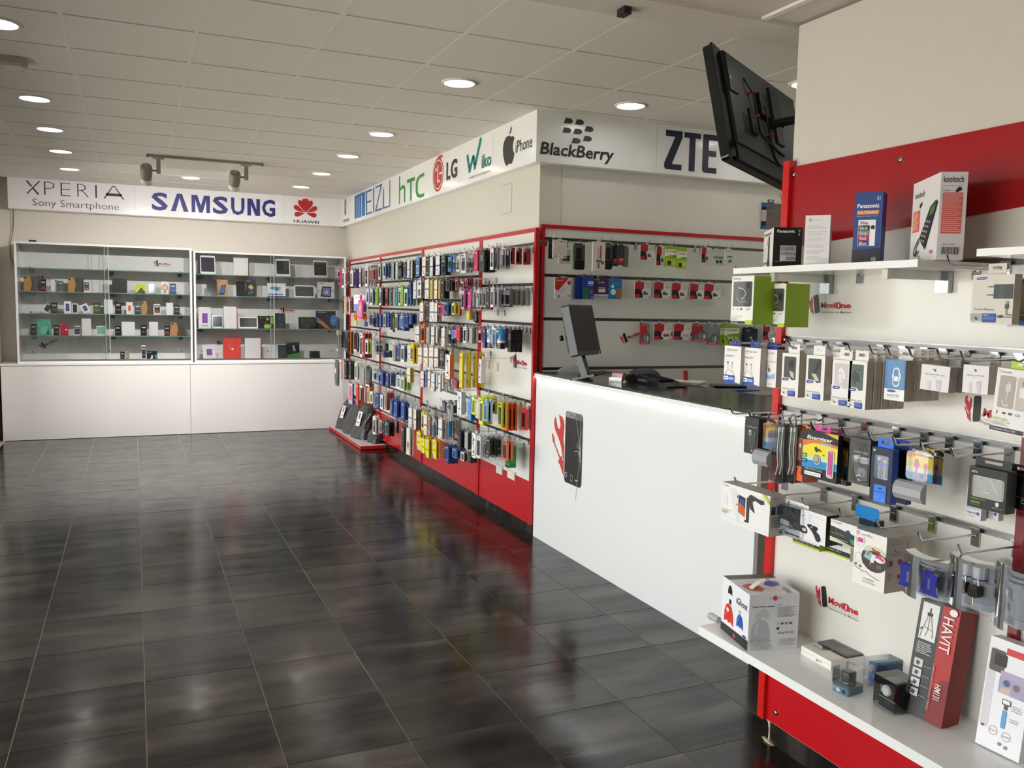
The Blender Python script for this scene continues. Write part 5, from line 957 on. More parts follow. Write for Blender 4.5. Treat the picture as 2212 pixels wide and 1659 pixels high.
def cubepack(label, c, col, col2, rz):
    t = thing('speaker_pack', label, 'boxed speaker', (c[0], c[1], ZB), rz); w, d, h = c[2], c[3], c[4]
    mb = MB(); mb.box((-w + .012, .010, .004), (-.004, d - .006, h - .012), col, 'gloss'); mb.build('inner_box', t)
    mb = MB(); mb.lathe([(h * .17, 0), (h * .17, -.006), (h * .13, -.009)], (-w * .45, .0098, h * .62), 'd6d2cc', 'gloss', 20, 'y'); mb.build('dial', t)
    mb = MB(); mb.deco((-w + .012, .010, h - .012), (w - .016, 0, 0), (0, 0, -(h - .016)), [('r', 0, .62, 1, .635, 'cfd2d6')] + lines(.05, .2, .25, .5, 4, '9db4d6'), off=.0004)
    mb.deco((-w + .012, d - .006, h - .012), (w - .016, 0, 0), (0, -(d - .016), 0), [('R', .1, .15, .9, .85, .05, col2), ('r', .55, .3, .8, .4, '222')], off=.0004); mb.build('print', t)
    mb = MB(); mb.box((-w, 0, 0), (0, d, h), 'ffffff', 'clear', 'b'); mb.build('clear_cover', t)
    return t
cb_ = (2.0766, 1.8833, 0.0541, 0.146, 0.076, -1.7376); cc_ = (1.9749, 1.7188, 0.0791, 0.0863, 0.096, -1.6539)
cubepack('bright blue boxed speaker in a clear case behind the round one', cb_, '1f6ab8', '4f9ad8', cb_[5])
cubepack('black boxed speaker with a silver dial in a clear case', cc_, '121418', '8d8f92', cc_[5])
# leaning tripod carton and selfie stick carton
def leaner(name, label, pts, dpt, col, items, sidecol=None):
    """pts: bottom-left, bottom-right, top-left corners of the front"""
    A, B, Ct = (Vector(p) for p in pts)
    ux = (B - A).normalized(); uz = (Ct - A); uz = (uz - ux * uz.dot(ux)).normalized(); uy = uz.cross(ux)
    w = (B - A).length; h = (Ct - A).length
    t = thing(name, label, 'box', A); t.rotation_euler = Matrix((ux, uy, uz)).transposed().to_euler()
    mb = MB(); mb.box((0, 0, 0), (w, dpt, h), col); mb.build('box_body', t)
    mb = MB(); mb.deco((0, 0, h), (w, 0, 0), (0, 0, -h), items); mb.build('print', t)
    return t
TRI = [('r', 0, 0, .57, 1, '38383b'), ('r', .57, 0, 1, 1, 'b3231f'), ('p', [(.57, .75), (.80, .62), (1, .60), (1, 1), (.57, 1)], '7d1517'), ('r', .08, .02, .50, .34, 'e9e7e4'), ('p', [(.27, .06), (.31, .06), (.31, .10), (.27, .10)], '222'), ('R', .22, .10, .36, .13, .02, '2a2622'), ('l', [(.25, .13), (.14, .28), (.12, .33)], .022, '8a8580'), ('l', [(.29, .13), (.29, .25), (.24, .31)], .022, '8a8580'), ('l', [(.33, .13), (.42, .27), (.42, .31)], .022, '8a8580'), ('l', [(.16, .24), (.10, .26)], .03, '3a3632'), ('l', [(.20, .23), (.40, .25)], .012, '5a5652'),
       ('t', 'SPECIFICATIONES', .10, .365, .34, .016, 'e6e6e6', .012)] + lines(.08, .39, .52, .47, 5, 'd6d6d6') + sum([[('r', .10, .51 + .085 * k, .32, .578 + .085 * k, 'd3d1cf'), ('p', [(.16, .525 + .085 * k), (.26, .535 + .085 * k), (.22, .568 + .085 * k), (.15, .56 + .085 * k)], '4a4644'), ('r', .34, .555 + .085 * k, .54, .559 + .085 * k, 'bbb')] for k in range(4)], []) + [('t', 'HAVIT', .64, .085, .26, .30, 'efe6e2', .01, 0, -90), ('t', 'HM131', .70, .66, .16, .13, 'f2e6e2', .01, 0, -90), ('t', 'CAMERA PHOTOGRAPHY TRIPOD', .58, .50, .05, .40, 'd99a90', .004, 0, -90), ('e', .86, .035, .10, .030, 'f2ece8')]
leaner('tripod_carton', 'dark grey and red tripod carton leaning against the slat wall', ((2.0272, 1.7316, 0.4792), (2.0368, 1.6075, 0.4792), (2.085, 1.6712, 0.8005)), .075, {'*': '3a3a3d', 'r': '8a1a18', 'b': '9c8a74'}, TRI)
SEL = [('R', .03, .09, .22, .82, .06, 'd9d6dc'), ('R', .06, .10, .40, .30, .05, '5a534c'), ('R', .16, .13, .44, .24, .03, '23201f'), ('r', .40, .06, .98, .12, 'd23a34'), ('r', .34, .27, .98, .33, 'b9a9c9'), ('p', [(.33, .33), (.98, .33), (.98, .47), (.33, .47)], 'a9a6c4'), ('e', .50, .37, .08, .03, '5a5f8a'), ('e', .72, .38, .08, .03, '8a6a72'), ('p', [(.40, .42), (.60, .40), (.60, .47), (.36, .47)], 'd9b9b4'), ('R', .46, .51, .66, .56, .02, '55565e'), ('R', .48, .515, .64, .55, .02, 'f2f2f4'), ('r', .52, .56, .60, .60, '55565e'), ('R', .50, .61, .60, .77, .03, '5fa8dc'), ('o', .36, .82, .10, .08, '8d8a92'), ('r', .28, .819, .44, .824, '8d8a92'), ('o', .66, .83, .10, .08, '8d8a92'), ('r', .58, .829, .74, .834, '8d8a92'), ('e', .54, .915, .04, .016, '8f8ab0'), ('e', .68, .925, .04, .016, '8f8ab0'), ('e', .11, .81, .035, .012, '8a4a52')] + lines(.68, .54, .95, .60, 3, 'b9b6bc') + lines(.68, .66, .95, .70, 2, 'b9b6bc')
leaner('selfie_stick_carton', 'white selfie stick carton leaning at the picture edge', ((2.0592, 1.5198, 0.4792), (2.0674, 1.4005, 0.4792), (2.1, 1.4678, 0.7657)), .045, {'*': 'd9d4d6', 'f': 'f4f2f6'}, SEL)
# card hanging at the far end of the unit and box behind the counter end
hangbox('lens_card', 'grey card with a blue edge hanging on the far end of the near unit', 'card', (2.247, 2.66, 1.939, 0.0977, 0.0994), .012, {'*': '8d877c', 'f': '8d8880'}, [('r', 0, 0, .28, 1, '2f86c4'), ('r', .02, .28, .26, .70, 'f0ece6'), ('r', .04, .16, .24, .27, '222'), ('r', .04, .72, .24, .88, '222'), ('R', .36, .05, .62, .22, .03, '5f86a6')] + lines(.38, .30, .95, .85, 14, 'a59f94'), tab=('8d8880', .03, .014), rz=0)
hook(2.247, 2.61, 2.0464, .10, 'chrome hook at the far end of the near unit holding the grey card', rz=math.pi, r=.003)

# ================================================================== ACCESSORY WALL (hanging packs)
PX = {}
def pack_parts(kind, cols, W_, H_):
    """list of (part name, mesh) with the hang point at local (0, 0, H + tab)"""
    k = (kind, tuple(cols), round(W_, 2), round(H_, 2))
    if k in PX: return PX[k]
    w, h = W_, H_; th = .016; out = []
    c0 = cols[0]; c1 = cols[1] or c0; c2 = cols[2] or c0
    tabh = min(.020, h * .14); hb = h - tabh * .6; tabc = c0
    mb = MB(); pr = MB(); dec = lambda items, m='card': pr.deco((-w / 2, 0, hb), (w, 0, 0), (0, 0, -hb), items, m)
    if kind == 'w':
        th = .015; mb.box((-w / 2, 0, 0), (w / 2, th, hb), {'*': c0, 'r': c2, 't': c0}); out.append(('box_body', mb)); tabc = c2 if c2 != c0 else c0
        dec([('R', .14, .20, .86, .86, .08, c1), ('R', .22, .26, .60, .80, .06, 'e8e4e0' if sum(lin(c1)) < .6 else '4a4a4c'), ('r', .10, .06, .62, .12, c1)]); wn = MB(); wn.box((-w * .37, -.002, hb * .13), (w * .37, -.0009, hb * .81), 'ffffff', 'clear'); out += [('print', pr), ('window', wn)]
    elif kind in 'pq':
        th = .013; mb.box((-w / 2, 0, 0), (w / 2, th, hb), {'*': c2, 'f': 'ece4da', 'l': 'ece4da'}); out.append(('box_body', mb)); tabc = 'e6dfd6'
        if kind == 'p': dec([('r', 0, .46, 1, .54, c0), ('r', .16, .14, .70, .20, 'cfc6ba'), ('l', [(.22, .66), (.50, .82)], .10, '6d675f'), ('l', [(.52, .84), (.84, .98)], .07, '2e2c2a'), ('r', .1, .26, .5, .29, 'd9d0c6')])
        else: dec([('r', .22, .48, .80, .84, c1), ('r', .26, .10, .80, .24, c0), ('r', .34, .52, .68, .72, '4d4a48'), ('r', 0, .94, 1, 1, c0)])
        out.append(('print', pr))
    elif kind == 'b':
        th = .017; mb.box((-w / 2, 0, 0), (w / 2, th, hb), {'*': c1, 'f': c0, 'l': c0, 't': c0}); out.append(('box_body', mb))
        lt = 'd8d4cc' if sum(lin(c0)) < 1.2 else '77736c'
        dec([('r', .16, .10, .66, .15, lt), ('r', .16, .78, .5, .81, lt), ('r', .16, .84, .7, .86, lt)]); out.append(('print', pr))
    elif kind == 'v':
        th = .022; mb.box((-w / 2, th - .002, 0), (w / 2, th, hb), c0); out.append(('card', mb))
        cb_ = MB(); cb_.rbox((-w * .30, .006, hb * .16), (w * .30, th - .0025, hb * .66), c1, 'gloss', .008); out.append(('contents', cb_))
        cs_ = MB(); cs_.box((-w * .44, .0, hb * .05), (w * .44, th - .0028, hb * .90), 'ffffff', 'clear'); out.append(('clear_shell', cs_))
        pr.deco((-w / 2, th - .002, hb), (w, 0, 0), (0, 0, -hb), [('r', .1, .05, .9, .14, c1), ('r', 0, .88, 1, 1, c1)]); out.append(('print', pr))
    elif kind == 'k':
        th = .030; n = 7; rows = []
        for i in range(n + 1):
            v = i / n; rr = []
            for j in range(16):
                a = 2 * math.pi * j / 16; f = math.sqrt(max(.12, 1 - (2 * v - 1) ** 6)); sq = lambda x: math.copysign(abs(x) ** .45, x)
                rr.append((w / 2 * sq(math.cos(a)) * (.94 + .06 * f), th / 2 + th / 2 * sq(math.sin(a)) * f * (.85 + .3 * random.random()), hb * v))
            rows.append(rr)
        mb.grid(rows, c0, 'bag', closed=True); mb.face(rows[0][::-1], c0, 'bag'); mb.face(rows[-1], c0, 'bag'); out.append(('pouch', mb))
        if c1 != c0:
            pr.deco((-w / 2, -.0015, hb), (w, 0, 0), (0, 0, -hb), [('e', .46, .42, .20, None, c1)] if c1 == 'eeeeea' else [('r', .1, .84, .9, .98, 'e6e2de'), ('r', .1, .84, .9, .89, c1)]); out.append(('label', pr))
    elif kind == 'm':
        th = .018; mb.box((-w / 2, 0, 0), (w / 2, th, hb), {'*': '141515', 'f': c0, 'l': c0}); out.append(('box_body', mb))
        dec([('t', 'musik', .10, .05, .22, .035, 'b9b9b4', .01), ('R', .30, .20, .72, .46, .04, '8a8d88'), ('R', .36, .24, .50, .36, .02, 'c23a30' if c0 == '2b2f2c' else 'c9a04a'), ('R', .52, .27, .66, .42, .02, '4a5a8a'), ('e', .58, .88, .12, .045, '4a8a3a'), ('l', [(.68, .88), (.64, .66), (.86, .76)], .045, '4a8a3a')]); out.append(('print', pr))
    elif kind == 'e':
        th = .012; mb.box((-w / 2, 0, 0), (w / 2, th, hb), {'*': c1, 'f': c0, 'l': c0}); out.append(('box_body', mb))
        dec(sum([[('e', u, .45, .13, .05, 'eeeae4'), ('l', [(u, .45), (u + .08, .78)], .07, 'eeeae4'), ('e', u + .08, .80, .12, .05, 'f4f2ee')] for u in (.20, .58)], []) + [('r', .2, .06, .8, .11, 'a9c2de')]); out.append(('print', pr))
    elif kind == 'h':
        th = .022; mb.box((-w / 2, th - .003, 0), (w / 2, th, hb), c0); out.append(('card', mb))
        c_ = MB(); c_.rbox((-w * .45, .0, hb * .10), (-.002, th - .0035, hb * .70), c1, 'matte', .006); c_.rbox((.002, .0, hb * .14), (w * .45, th - .0035, hb * .74), c1, 'matte', .006); out.append(('case', c_))
    elif kind == 's':
        th = w; mb.lathe([(w / 2, 0), (w / 2, hb * .30)], (0, w / 2, 0), '20242a', 'gloss', 14); mb.lathe([(w / 2, hb * .301), (w / 2, hb * .42)], (0, w / 2, 0), 'e6dede', 'gloss', 14); mb.lathe([(w / 2, hb * .421), (w / 2, hb * .97), (w * .45, hb)], (0, w / 2, 0), c0, 'gloss', 14); out.append(('can', mb))
        pr.deco((-w * .3, -.0006 + .02 * w, hb), (w * .6, 0, 0), (0, 0, -hb), [('r', .1, .10, .9, .16, 'f2f2f2'), ('p', [(.1, .22), (.9, .28), (.8, .50), (.2, .46)], c1)]); out.append(('print', pr))
    elif kind == 'y':
        th = .036; mb.box((-w / 2, 0, 0), (w / 2, th, hb), {'*': c2, 'f': c0, 'l': c0}); out.append(('box_body', mb))
        dec([('t', 'SELFIE', .16, .08, .18, .40, c1, .01, 0, 90), ('l', [(.5, .30), (.62, .62), (.72, .90)], .09, c1), ('e', .5, .26, .18, .06, c1), ('R', .30, .72, .62, .80, .03, c1), ('r', .12, .90, .5, .93, c1)]); out.append(('print', pr))
    elif kind == 'o':
        th = .02; mb.box((-w / 2, 0, 0), (w / 2, th, hb), {'*': c2, 'f': c1, 'l': c1}); out.append(('box_body', mb))
        dec([('R', .08, .09, .92, .84, .10, c0), ('o', .50, .47, .17, .35, '55504c'), ('r', .1, .03, .7, .06, '5f9acb'), ('p', [(.05, .84), (.5, .9), (.95, .84), (.95, .97), (.05, .97)], '7aa9d6')]); out.append(('print', pr))
    elif kind == 'g':
        th = .010; mb.box((-w / 2, 0, 0), (w / 2, th, hb), {'*': c2, 'f': c0, 'l': c0}); out.append(('box_body', mb)); tabc = c2
        dec([('R', .18, .06, .72, .40, .05, 'e6d8a0'), ('R', .26, .10, .62, .36, .05, c1), ('R', .34, .14, .56, .24, .03, 'e07a5a'), ('t', 'GLASS', .08, .52, .82, .10, '4a4410', .012), ('p', [(.02, .66), (.60, .98), (.02, .98)], c1), ('p', [(.02, .74), (.44, .98), (.02, .98)], '7a6fb8'), ('r', .3, .45, .8, .48, 'b9a510')]); out.append(('print', pr))
    elif kind == 'z':
        th = .03; mb.box((-w / 2, th - .002, 0), (w / 2, th, hb), 'b9c0c4'); out.append(('card', mb))
        c_ = MB(); c_.tube([(0, .014, hb * .04), (0, .014, hb * .50)], .012, c0, 'gloss', 8); c_.tube([(0, .014, hb * .50), (0, .014, hb * .86)], .007, 'c4c8cc', 'metal', 8); c_.box((-.018, .004, hb * .86), (.018, .024, hb * .95), '222', 'gloss'); out.append(('selfie_stick', c_))
        s_ = MB(); s_.box((-w * .44, 0, 0), (w * .44, th - .003, hb * .98), 'ffffff', 'clear'); out.append(('clear_shell', s_))
    elif kind == 'n':
        th = .055; mb.box((-w / 2, 0, 0), (w / 2, th, hb), {'*': c2, 'f': c0, 'l': c0, 't': '16a84c'}); out.append(('box_body', mb))
        dec([('p', [(.06, .16), (.70, .20), (.94, .34), (.94, .80), (.06, .84)], c1), ('e', .58, .50, .24, .12, '1b1c1c'), ('e', .58, .50, .12, .06, '39403c'), ('l', [(.10, .70), (.80, .74)], .05, '9aa69a'), ('r', 0, .90, 1, 1, '111'), ('t', 'headset', .60, .06, .30, .05, 'bfe6c8', .004)])
        pr.deco((w / 2, 0, hb), (0, th, 0), (0, 0, -hb), [('t', 'PS4', .3, .84, .5, .06, '0a2a14', .02)]); out.append(('print', pr))
    tb_ = tabmesh(min(.034, w * .55), tabh, tabc)
    res = ([(n_, b_.mesh(n_)) for n_, b_ in out], tb_, hb, th); PX[k] = res
    return res
NM = {'w': ('phone_case_pack', 'case pack'), 'p': ('screen_protector_box', 'protector box'), 'q': ('screen_protector_box', 'protector box'), 'b': ('accessory_box', 'box'), 'v': ('blister_pack', 'blister pack'), 'k': ('zip_pouch', 'pouch'), 'm': ('headphone_box', 'box'),
      'e': ('earphone_box', 'box'), 'h': ('twin_case_pack', 'case pack'), 's': ('spray_can', 'can'), 'y': ('selfie_stick_box', 'box'), 'o': ('tablet_case_pack', 'case pack'), 'g': ('screen_protector_box', 'protector box'), 'z': ('selfie_stick_pack', 'pack'), 'n': ('headset_box', 'box')}
BAYN = {'A': 'bay by the display cases', 'B': 'second bay from display cases', 'C': 'second bay from the counter', 'D': 'bay by the counter'}
# bay, row, place in its row from the far end, x of its front, y, z of its hook, width, height, kind, colours, name, how many on the hook
PACKS = [
 ('A', 1, 1, 2.300, 10.503, 2.031, 0.100, 0.195, 'w', 'e0406f,f3e6ea,e4507c', 'pink_and_white', 2),
 ('A', 1, 2, 2.300, 10.282, 2.025, 0.100, 0.230, 'w', 'f1efee,5a6375,f1efee', 'white_and_slate', 4),
 ('A', 1, 3, 2.300, 10.099, 2.008, 0.100, 0.218, 'b', '7d1f22,6a1a1d,', 'dark_red', 3),
 ('A', 1, 4, 2.300, 9.993, 2.021, 0.100, 0.203, 'b', '4a2a3e,3a1f33,', 'aubergine', 3),
 ('A', 1, 5, 2.300, 9.865, 2.001, 0.100, 0.195, 'w', 'f0ded0,e88a4a,f4f0ea', 'white_and_orange', 2),
 ('A', 1, 6, 2.300, 9.674, 2.011, 0.100, 0.225, 'w', '5a3f83,8d86a8,5a3f83', 'purple', 2),
 ('A', 2, 1, 2.300, 10.261, 1.691, 0.100, 0.198, 'b', '3a2c2c,e6e0da,', 'dark_brown', 3),
 ('A', 2, 2, 2.300, 10.144, 1.691, 0.100, 0.207, 'b', 'cbb48a,b89f74,', 'beige', 3),
 ('A', 3, 1, 2.300, 10.019, 1.674, 0.100, 0.193, 'w', 'd9538c,d9538c,efe9e4', 'pink_phone_cover', 2),
 ('A', 3, 2, 2.300, 9.850, 1.685, 0.100, 0.180, 'b', '4a2e24,3a231b,', 'chocolate_brown', 2),
 ('A', 4, 1, 2.300, 10.589, 1.279, 0.100, 0.262, 'w', 'dfdcd8,8a6f66,8a8684', 'white_and_brown', 3),
 ('A', 4, 2, 2.300, 10.351, 1.282, 0.100, 0.201, 'b', '141414,0e0e0e,', 'black', 3),
 ('A', 4, 3, 2.300, 10.202, 1.287, 0.100, 0.253, 'v', '9a8288,6a4a50,', 'mauve_clear', 2),
 ('A', 4, 4, 2.300, 9.955, 1.290, 0.100, 0.269, 'w', '1f1f20,2b2b2c,d06a28', 'black_with_orange_foot', 2),
 ('A', 4, 5, 2.300, 9.642, 1.291, 0.170, 0.225, 'k', '1b1b1b,b02a20,', 'black_quilted', 1),
 ('A', 5, 1, 2.300, 10.673, 0.914, 0.170, 0.335, 'k', '4a4d4c,eeeeea,', 'grey_laptop', 1),
 ('A', 5, 2, 2.300, 10.329, 0.942, 0.100, 0.252, 'w', 'cf2f28,efe6e2,e6e0da', 'red_and_white', 3),
 ('A', 5, 3, 2.300, 10.143, 0.938, 0.100, 0.231, 'b', '1a1b1b,111212,', 'black', 3),
 ('A', 5, 4, 2.300, 9.905, 0.951, 0.100, 0.224, 'b', '222222,151515,', 'black', 2),
 ('A', 5, 5, 2.300, 9.626, 0.946, 0.100, 0.194, 'w', 'dfe3d0,7fa39c,c8ccba', 'pale_green_pictured', 2),
 ('A', 6, 1, 2.300, 9.879, 0.692, 0.170, 0.250, 'o', 'e0688c,f2f0ee,1d3c84', 'pink_ring-marked', 1),
 ('A', 6, 2, 2.300, 9.559, 0.721, 0.100, 0.259, 'b', 'c7382c,b03024,', 'red', 4),
 ('B', 1, 1, 2.300, 9.440, 2.014, 0.100, 0.218, 'w', 'f0eeee,6b7080,7d1f1f', 'white_with_dark_red_side', 4),
 ('B', 1, 2, 2.300, 9.158, 2.020, 0.100, 0.222, 'w', 'eceae6,3c4a52,eceae6', 'white_and_teal-grey', 3),
 ('B', 1, 3, 2.300, 8.996, 2.043, 0.095, 0.199, 'v', 'e2c9c4,c73a35,', 'clear_pink_with_red_label', 3),
 ('B', 1, 4, 2.300, 8.895, 2.040, 0.095, 0.197, 'v', 'e2c9c4,c73a35,', 'clear_pink_with_red_label', 2),
 ('B', 1, 5, 2.300, 8.754, 2.035, 0.100, 0.194, 'v', 'e2c9c4,c73a35,', 'clear_pink_with_red_label', 2),
 ('B', 1, 6, 2.300, 8.617, 2.034, 0.100, 0.172, 'w', 'eef0ee,a77f86,1d7f93', 'white_and_teal', 4),
 ('B', 1, 7, 2.300, 8.424, 2.032, 0.100, 0.158, 'w', 'dfe9ef,7fa3c8,1d3585', 'pale_blue_with_blue_side', 3),
 ('B', 1, 8, 2.300, 8.197, 2.023, 0.072, 0.178, 'v', 'cfc8c6,9aa3aa,', 'clear_grey', 3),
 ('B', 1, 9, 2.300, 8.119, 2.025, 0.072, 0.172, 'b', '8c9dab,181818,', 'blue-grey', 2),
 ('B', 1, 10, 2.300, 7.990, 2.020, 0.063, 0.170, 'b', 'c9cac6,b4b5b0,', 'pale_grey', 2),
 ('B', 2, 1, 2.300, 9.099, 1.783, 0.100, 0.172, 'w', 'eef2f4,5f8cc0,5f86b0', 'white_and_sky_blue', 4),
 ('B', 2, 2, 2.300, 8.942, 1.781, 0.100, 0.179, 'w', 'eef2f2,55606a,1d7f93', 'white_and_teal', 3),
 ('B', 2, 3, 2.300, 8.721, 1.779, 0.092, 0.175, 'b', '84a82a,7a9c26,', 'lime_green', 3),
 ('B', 2, 4, 2.300, 8.581, 1.782, 0.074, 0.182, 'w', 'eef2f2,4a9aa8,1d7f93', 'white_and_teal', 2),
 ('B', 2, 5, 2.300, 8.501, 1.781, 0.074, 0.185, 'b', '1a1a1c,101012,', 'black', 2),
 ('B', 2, 6, 2.300, 8.337, 1.777, 0.100, 0.180, 'w', 'd8402f,d9a79f,2a1a18', 'red_framed', 4),
 ('B', 2, 7, 2.300, 8.149, 1.773, 0.075, 0.174, 'b', '2a2a2a,1c1c1c,', 'black', 3),
 ('B', 2, 8, 2.300, 8.068, 1.772, 0.064, 0.172, 'b', 'a8abab,989b9a,', 'grey', 3),
 ('B', 2, 9, 2.300, 7.990, 1.780, 0.072, 0.179, 'b', '1c8f90,177a7c,', 'teal', 2),
 ('B', 3, 1, 2.300, 9.020, 1.515, 0.100, 0.132, 'v', 'a9aeae,3c6aa8,', 'clear_with_blue_foot', 2),
 ('B', 3, 2, 2.300, 8.856, 1.517, 0.100, 0.149, 'v', '2a4a86,1d3c80,', 'navy_sleeved', 4),
 ('B', 3, 3, 2.300, 8.706, 1.520, 0.100, 0.147, 'b', '24303f,1b2430,', 'dark_slate', 3),
 ('B', 3, 4, 2.300, 8.579, 1.522, 0.100, 0.145, 'b', '2a4a90,203a78,', 'royal_blue', 3),
 ('B', 3, 5, 2.300, 8.412, 1.527, 0.100, 0.136, 'w', 'c9c8c0,8c8a78,2450a0', 'clear_cream_with_blue_edge', 2),
 ('B', 3, 6, 2.300, 8.271, 1.527, 0.059, 0.141, 'b', '2450a0,1c3f86,', 'bright_blue', 2),
 ('B', 3, 7, 2.300, 8.151, 1.529, 0.114, 0.184, 'k', '1c1d1e,141515,', 'black_pouch', 1),
 ('B', 3, 8, 2.300, 7.990, 1.532, 0.100, 0.162, 'w', 'd9d4bc,7c7a62,2a4a90', 'cream_with_blue_foot', 3),
 ('B', 4, 1, 2.300, 9.377, 1.295, 0.100, 0.275, 'w', 'eeebe4,2a2a2a,c9c4bb', 'white_and_black', 3),
 ('B', 4, 2, 2.300, 9.267, 1.299, 0.100, 0.278, 'b', 'a51f2e,8a1826,', 'crimson', 3),
 ('B', 4, 3, 2.300, 9.134, 1.235, 0.100, 0.164, 'w', 'f4f2f2,8b8fb0,8fb02c', 'white_with_lilac_window', 2),
 ('B', 4, 4, 2.300, 8.751, 1.242, 0.100, 0.149, 'v', '5a6f88,24406c,', 'clear_navy', 2),
 ('B', 4, 5, 2.300, 8.439, 1.146, 0.072, 0.069, 'b', '24407c,1c3266,', 'navy_stub', 3),
 ('B', 4, 6, 2.300, 8.361, 1.267, 0.072, 0.134, 'h', '49b9c0,1b1c1d,', 'black_with_turquoise_card', 1),
 ('B', 4, 7, 2.300, 8.050, 1.224, 0.088, 0.160, 'b', '8f8c88,7f7c78,', 'grey', 3),
 ('B', 5, 1, 2.300, 9.361, 0.939, 0.170, 0.261, 'k', '8f8d90,6f6d70,', 'grey_bagged', 1),
 ('B', 5, 2, 2.300, 9.079, 0.949, 0.170, 0.229, 'k', '1f1f20,161617,', 'black_bagged', 1),
 ('B', 5, 3, 2.300, 8.835, 0.933, 0.100, 0.126, 'v', '8ea6b4,2f66ac,', 'clear_with_blue_band', 3),
 ('B', 5, 4, 2.300, 8.657, 0.932, 0.100, 0.134, 'v', '93a9b6,2f66ac,', 'clear_with_blue_band', 2),
 ('B', 5, 5, 2.300, 8.503, 0.934, 0.100, 0.141, 'b', '1f3c86,1a3170,', 'navy', 2),
 ('B', 5, 6, 2.300, 8.295, 0.939, 0.100, 0.140, 'b', '1f3c86,1a3170,', 'navy', 4),
 ('B', 6, 1, 2.342, 9.229, 0.696, 0.100, 0.175, 'w', 'e6c878,5f6670,d8b868', 'straw-yellow', 1),
 ('B', 6, 2, 2.300, 8.920, 0.688, 0.100, 0.132, 'w', 'eef0e8,c9c9c4,9ab82c', 'white_with_lime_side', 3),
 ('B', 6, 3, 2.300, 8.791, 0.681, 0.100, 0.160, 'v', 'a8b6be,3c62a8,', 'clear_with_blue_foot', 2),
 ('B', 6, 4, 2.300, 8.671, 0.693, 0.100, 0.163, 'b', '1f3c86,1a3170,', 'navy', 2),
 ('B', 6, 5, 2.300, 8.508, 0.700, 0.100, 0.156, 'w', 'eef4f4,5a4a58,3aa4bc', 'white_with_turquoise_foot', 4),
 ('B', 6, 6, 2.300, 8.342, 0.741, 0.100, 0.186, 'w', 'b08a66,a3805c,c0202a', 'tan_with_red_fringe', 3),
 ('B', 6, 7, 2.300, 8.145, 0.690, 0.100, 0.159, 'w', '2a4a86,23282e,2450a0', 'navy_with_black_window', 3),
 ('B', 6, 8, 2.300, 7.990, 0.690, 0.100, 0.166, 'b', '22469a,1b3880,', 'royal_blue', 3),
 ('B', 7, 1, 2.300, 8.796, 0.441, 0.100, 0.199, 'w', 'e9e7e6,c6c4c4,d8d6d5', 'clear-windowed_white', 2),
 ('B', 7, 2, 2.300, 8.525, 0.439, 0.095, 0.147, 'w', 'cf9aa2,d9b4b8,2a1a1c', 'pale_pink', 4),
 ('B', 7, 3, 2.300, 8.424, 0.447, 0.095, 0.145, 'b', '1d1214,140c0e,', 'black', 3),
 ('B', 7, 4, 2.300, 8.321, 0.446, 0.073, 0.144, 'w', '3f9a88,4aa592,1c1416', 'sea-green', 3),
 ('B', 7, 5, 2.300, 8.242, 0.452, 0.073, 0.147, 'b', '151112,0f0c0d,', 'black', 2),
 ('C', 1, 1, 2.300, 7.868, 2.015, 0.100, 0.150, 'w', '17181a,a9aaa6,17181a', 'black_with_silver_window', 4),
 ('C', 1, 2, 2.300, 7.706, 2.001, 0.088, 0.152, 'b', '1f2f5c,17234a,', 'navy', 3),
 ('C', 1, 3, 2.300, 7.605, 2.022, 0.093, 0.167, 'p', 'd98a3a,5a7aa0,3a3a3c', 'white_with_orange_spot', 3),
 ('C', 1, 4, 2.300, 7.506, 2.026, 0.056, 0.177, 'b', 'bfc0bd,1a1a1a,', 'grey_and_black', 2),
 ('C', 1, 5, 2.300, 7.321, 2.039, 0.100, 0.177, 'e', '3f6fa3,1d3663,', 'blue_earphone', 2),
 ('C', 1, 6, 2.300, 7.148, 2.037, 0.100, 0.174, 'p', 'c25a50,,8d877c', 'white_with_red_band', 4),
 ('C', 1, 7, 2.300, 7.039, 2.032, 0.089, 0.172, 'b', '1c1a17,8a7428,', 'black_with_olive_side', 3),
 ('C', 1, 8, 2.300, 6.944, 2.028, 0.089, 0.170, 'p', '4a5fb0,8f8fb8,2b3c90', 'white_with_blue_side', 3),
 ('C', 1, 9, 2.300, 6.778, 2.030, 0.094, 0.166, 'p', '3a6db0,3a6db0,27356e', 'white_and_blue', 2),
 ('C', 1, 10, 2.300, 6.633, 2.028, 0.100, 0.168, 'w', '26302c,c9c2b4,1c2420', 'black_with_pale_insert', 2),
 ('C', 1, 11, 2.300, 6.480, 2.011, 0.080, 0.129, 'w', '1f6aa8,d7dde0,1f5f96', 'bright_blue', 4),
 ('C', 2, 1, 2.300, 7.888, 1.779, 0.081, 0.173, 'w', 'e6e8e2,4c5357,84a82a', 'white_with_lime_side', 2),
 ('C', 2, 2, 2.300, 7.801, 1.795, 0.081, 0.184, 'b', '8fb02c,7ea027,', 'lime_green', 4),
 ('C', 2, 3, 2.300, 7.678, 1.768, 0.100, 0.167, 'w', 'eef4f2,3aa0a4,1d7f93', 'white_and_turquoise', 3),
 ('C', 2, 4, 2.300, 7.549, 1.834, 0.071, 0.166, 'b', '24397c,1c2e66,', 'navy', 3),
 ('C', 2, 5, 2.300, 7.409, 1.827, 0.069, 0.159, 'p', '8ba4cc,8ba4cc,c9c9cc', 'white_and_pale_blue', 2),
 ('C', 2, 6, 2.300, 7.270, 1.839, 0.100, 0.170, 'q', '3a6db0,77736d,8f8e8a', 'white_with_grey_square', 2),
 ('C', 2, 7, 2.300, 7.055, 1.842, 0.100, 0.173, 'p', '3a78b8,d9603a,a8a6a0', 'white_with_blue_foot', 4),
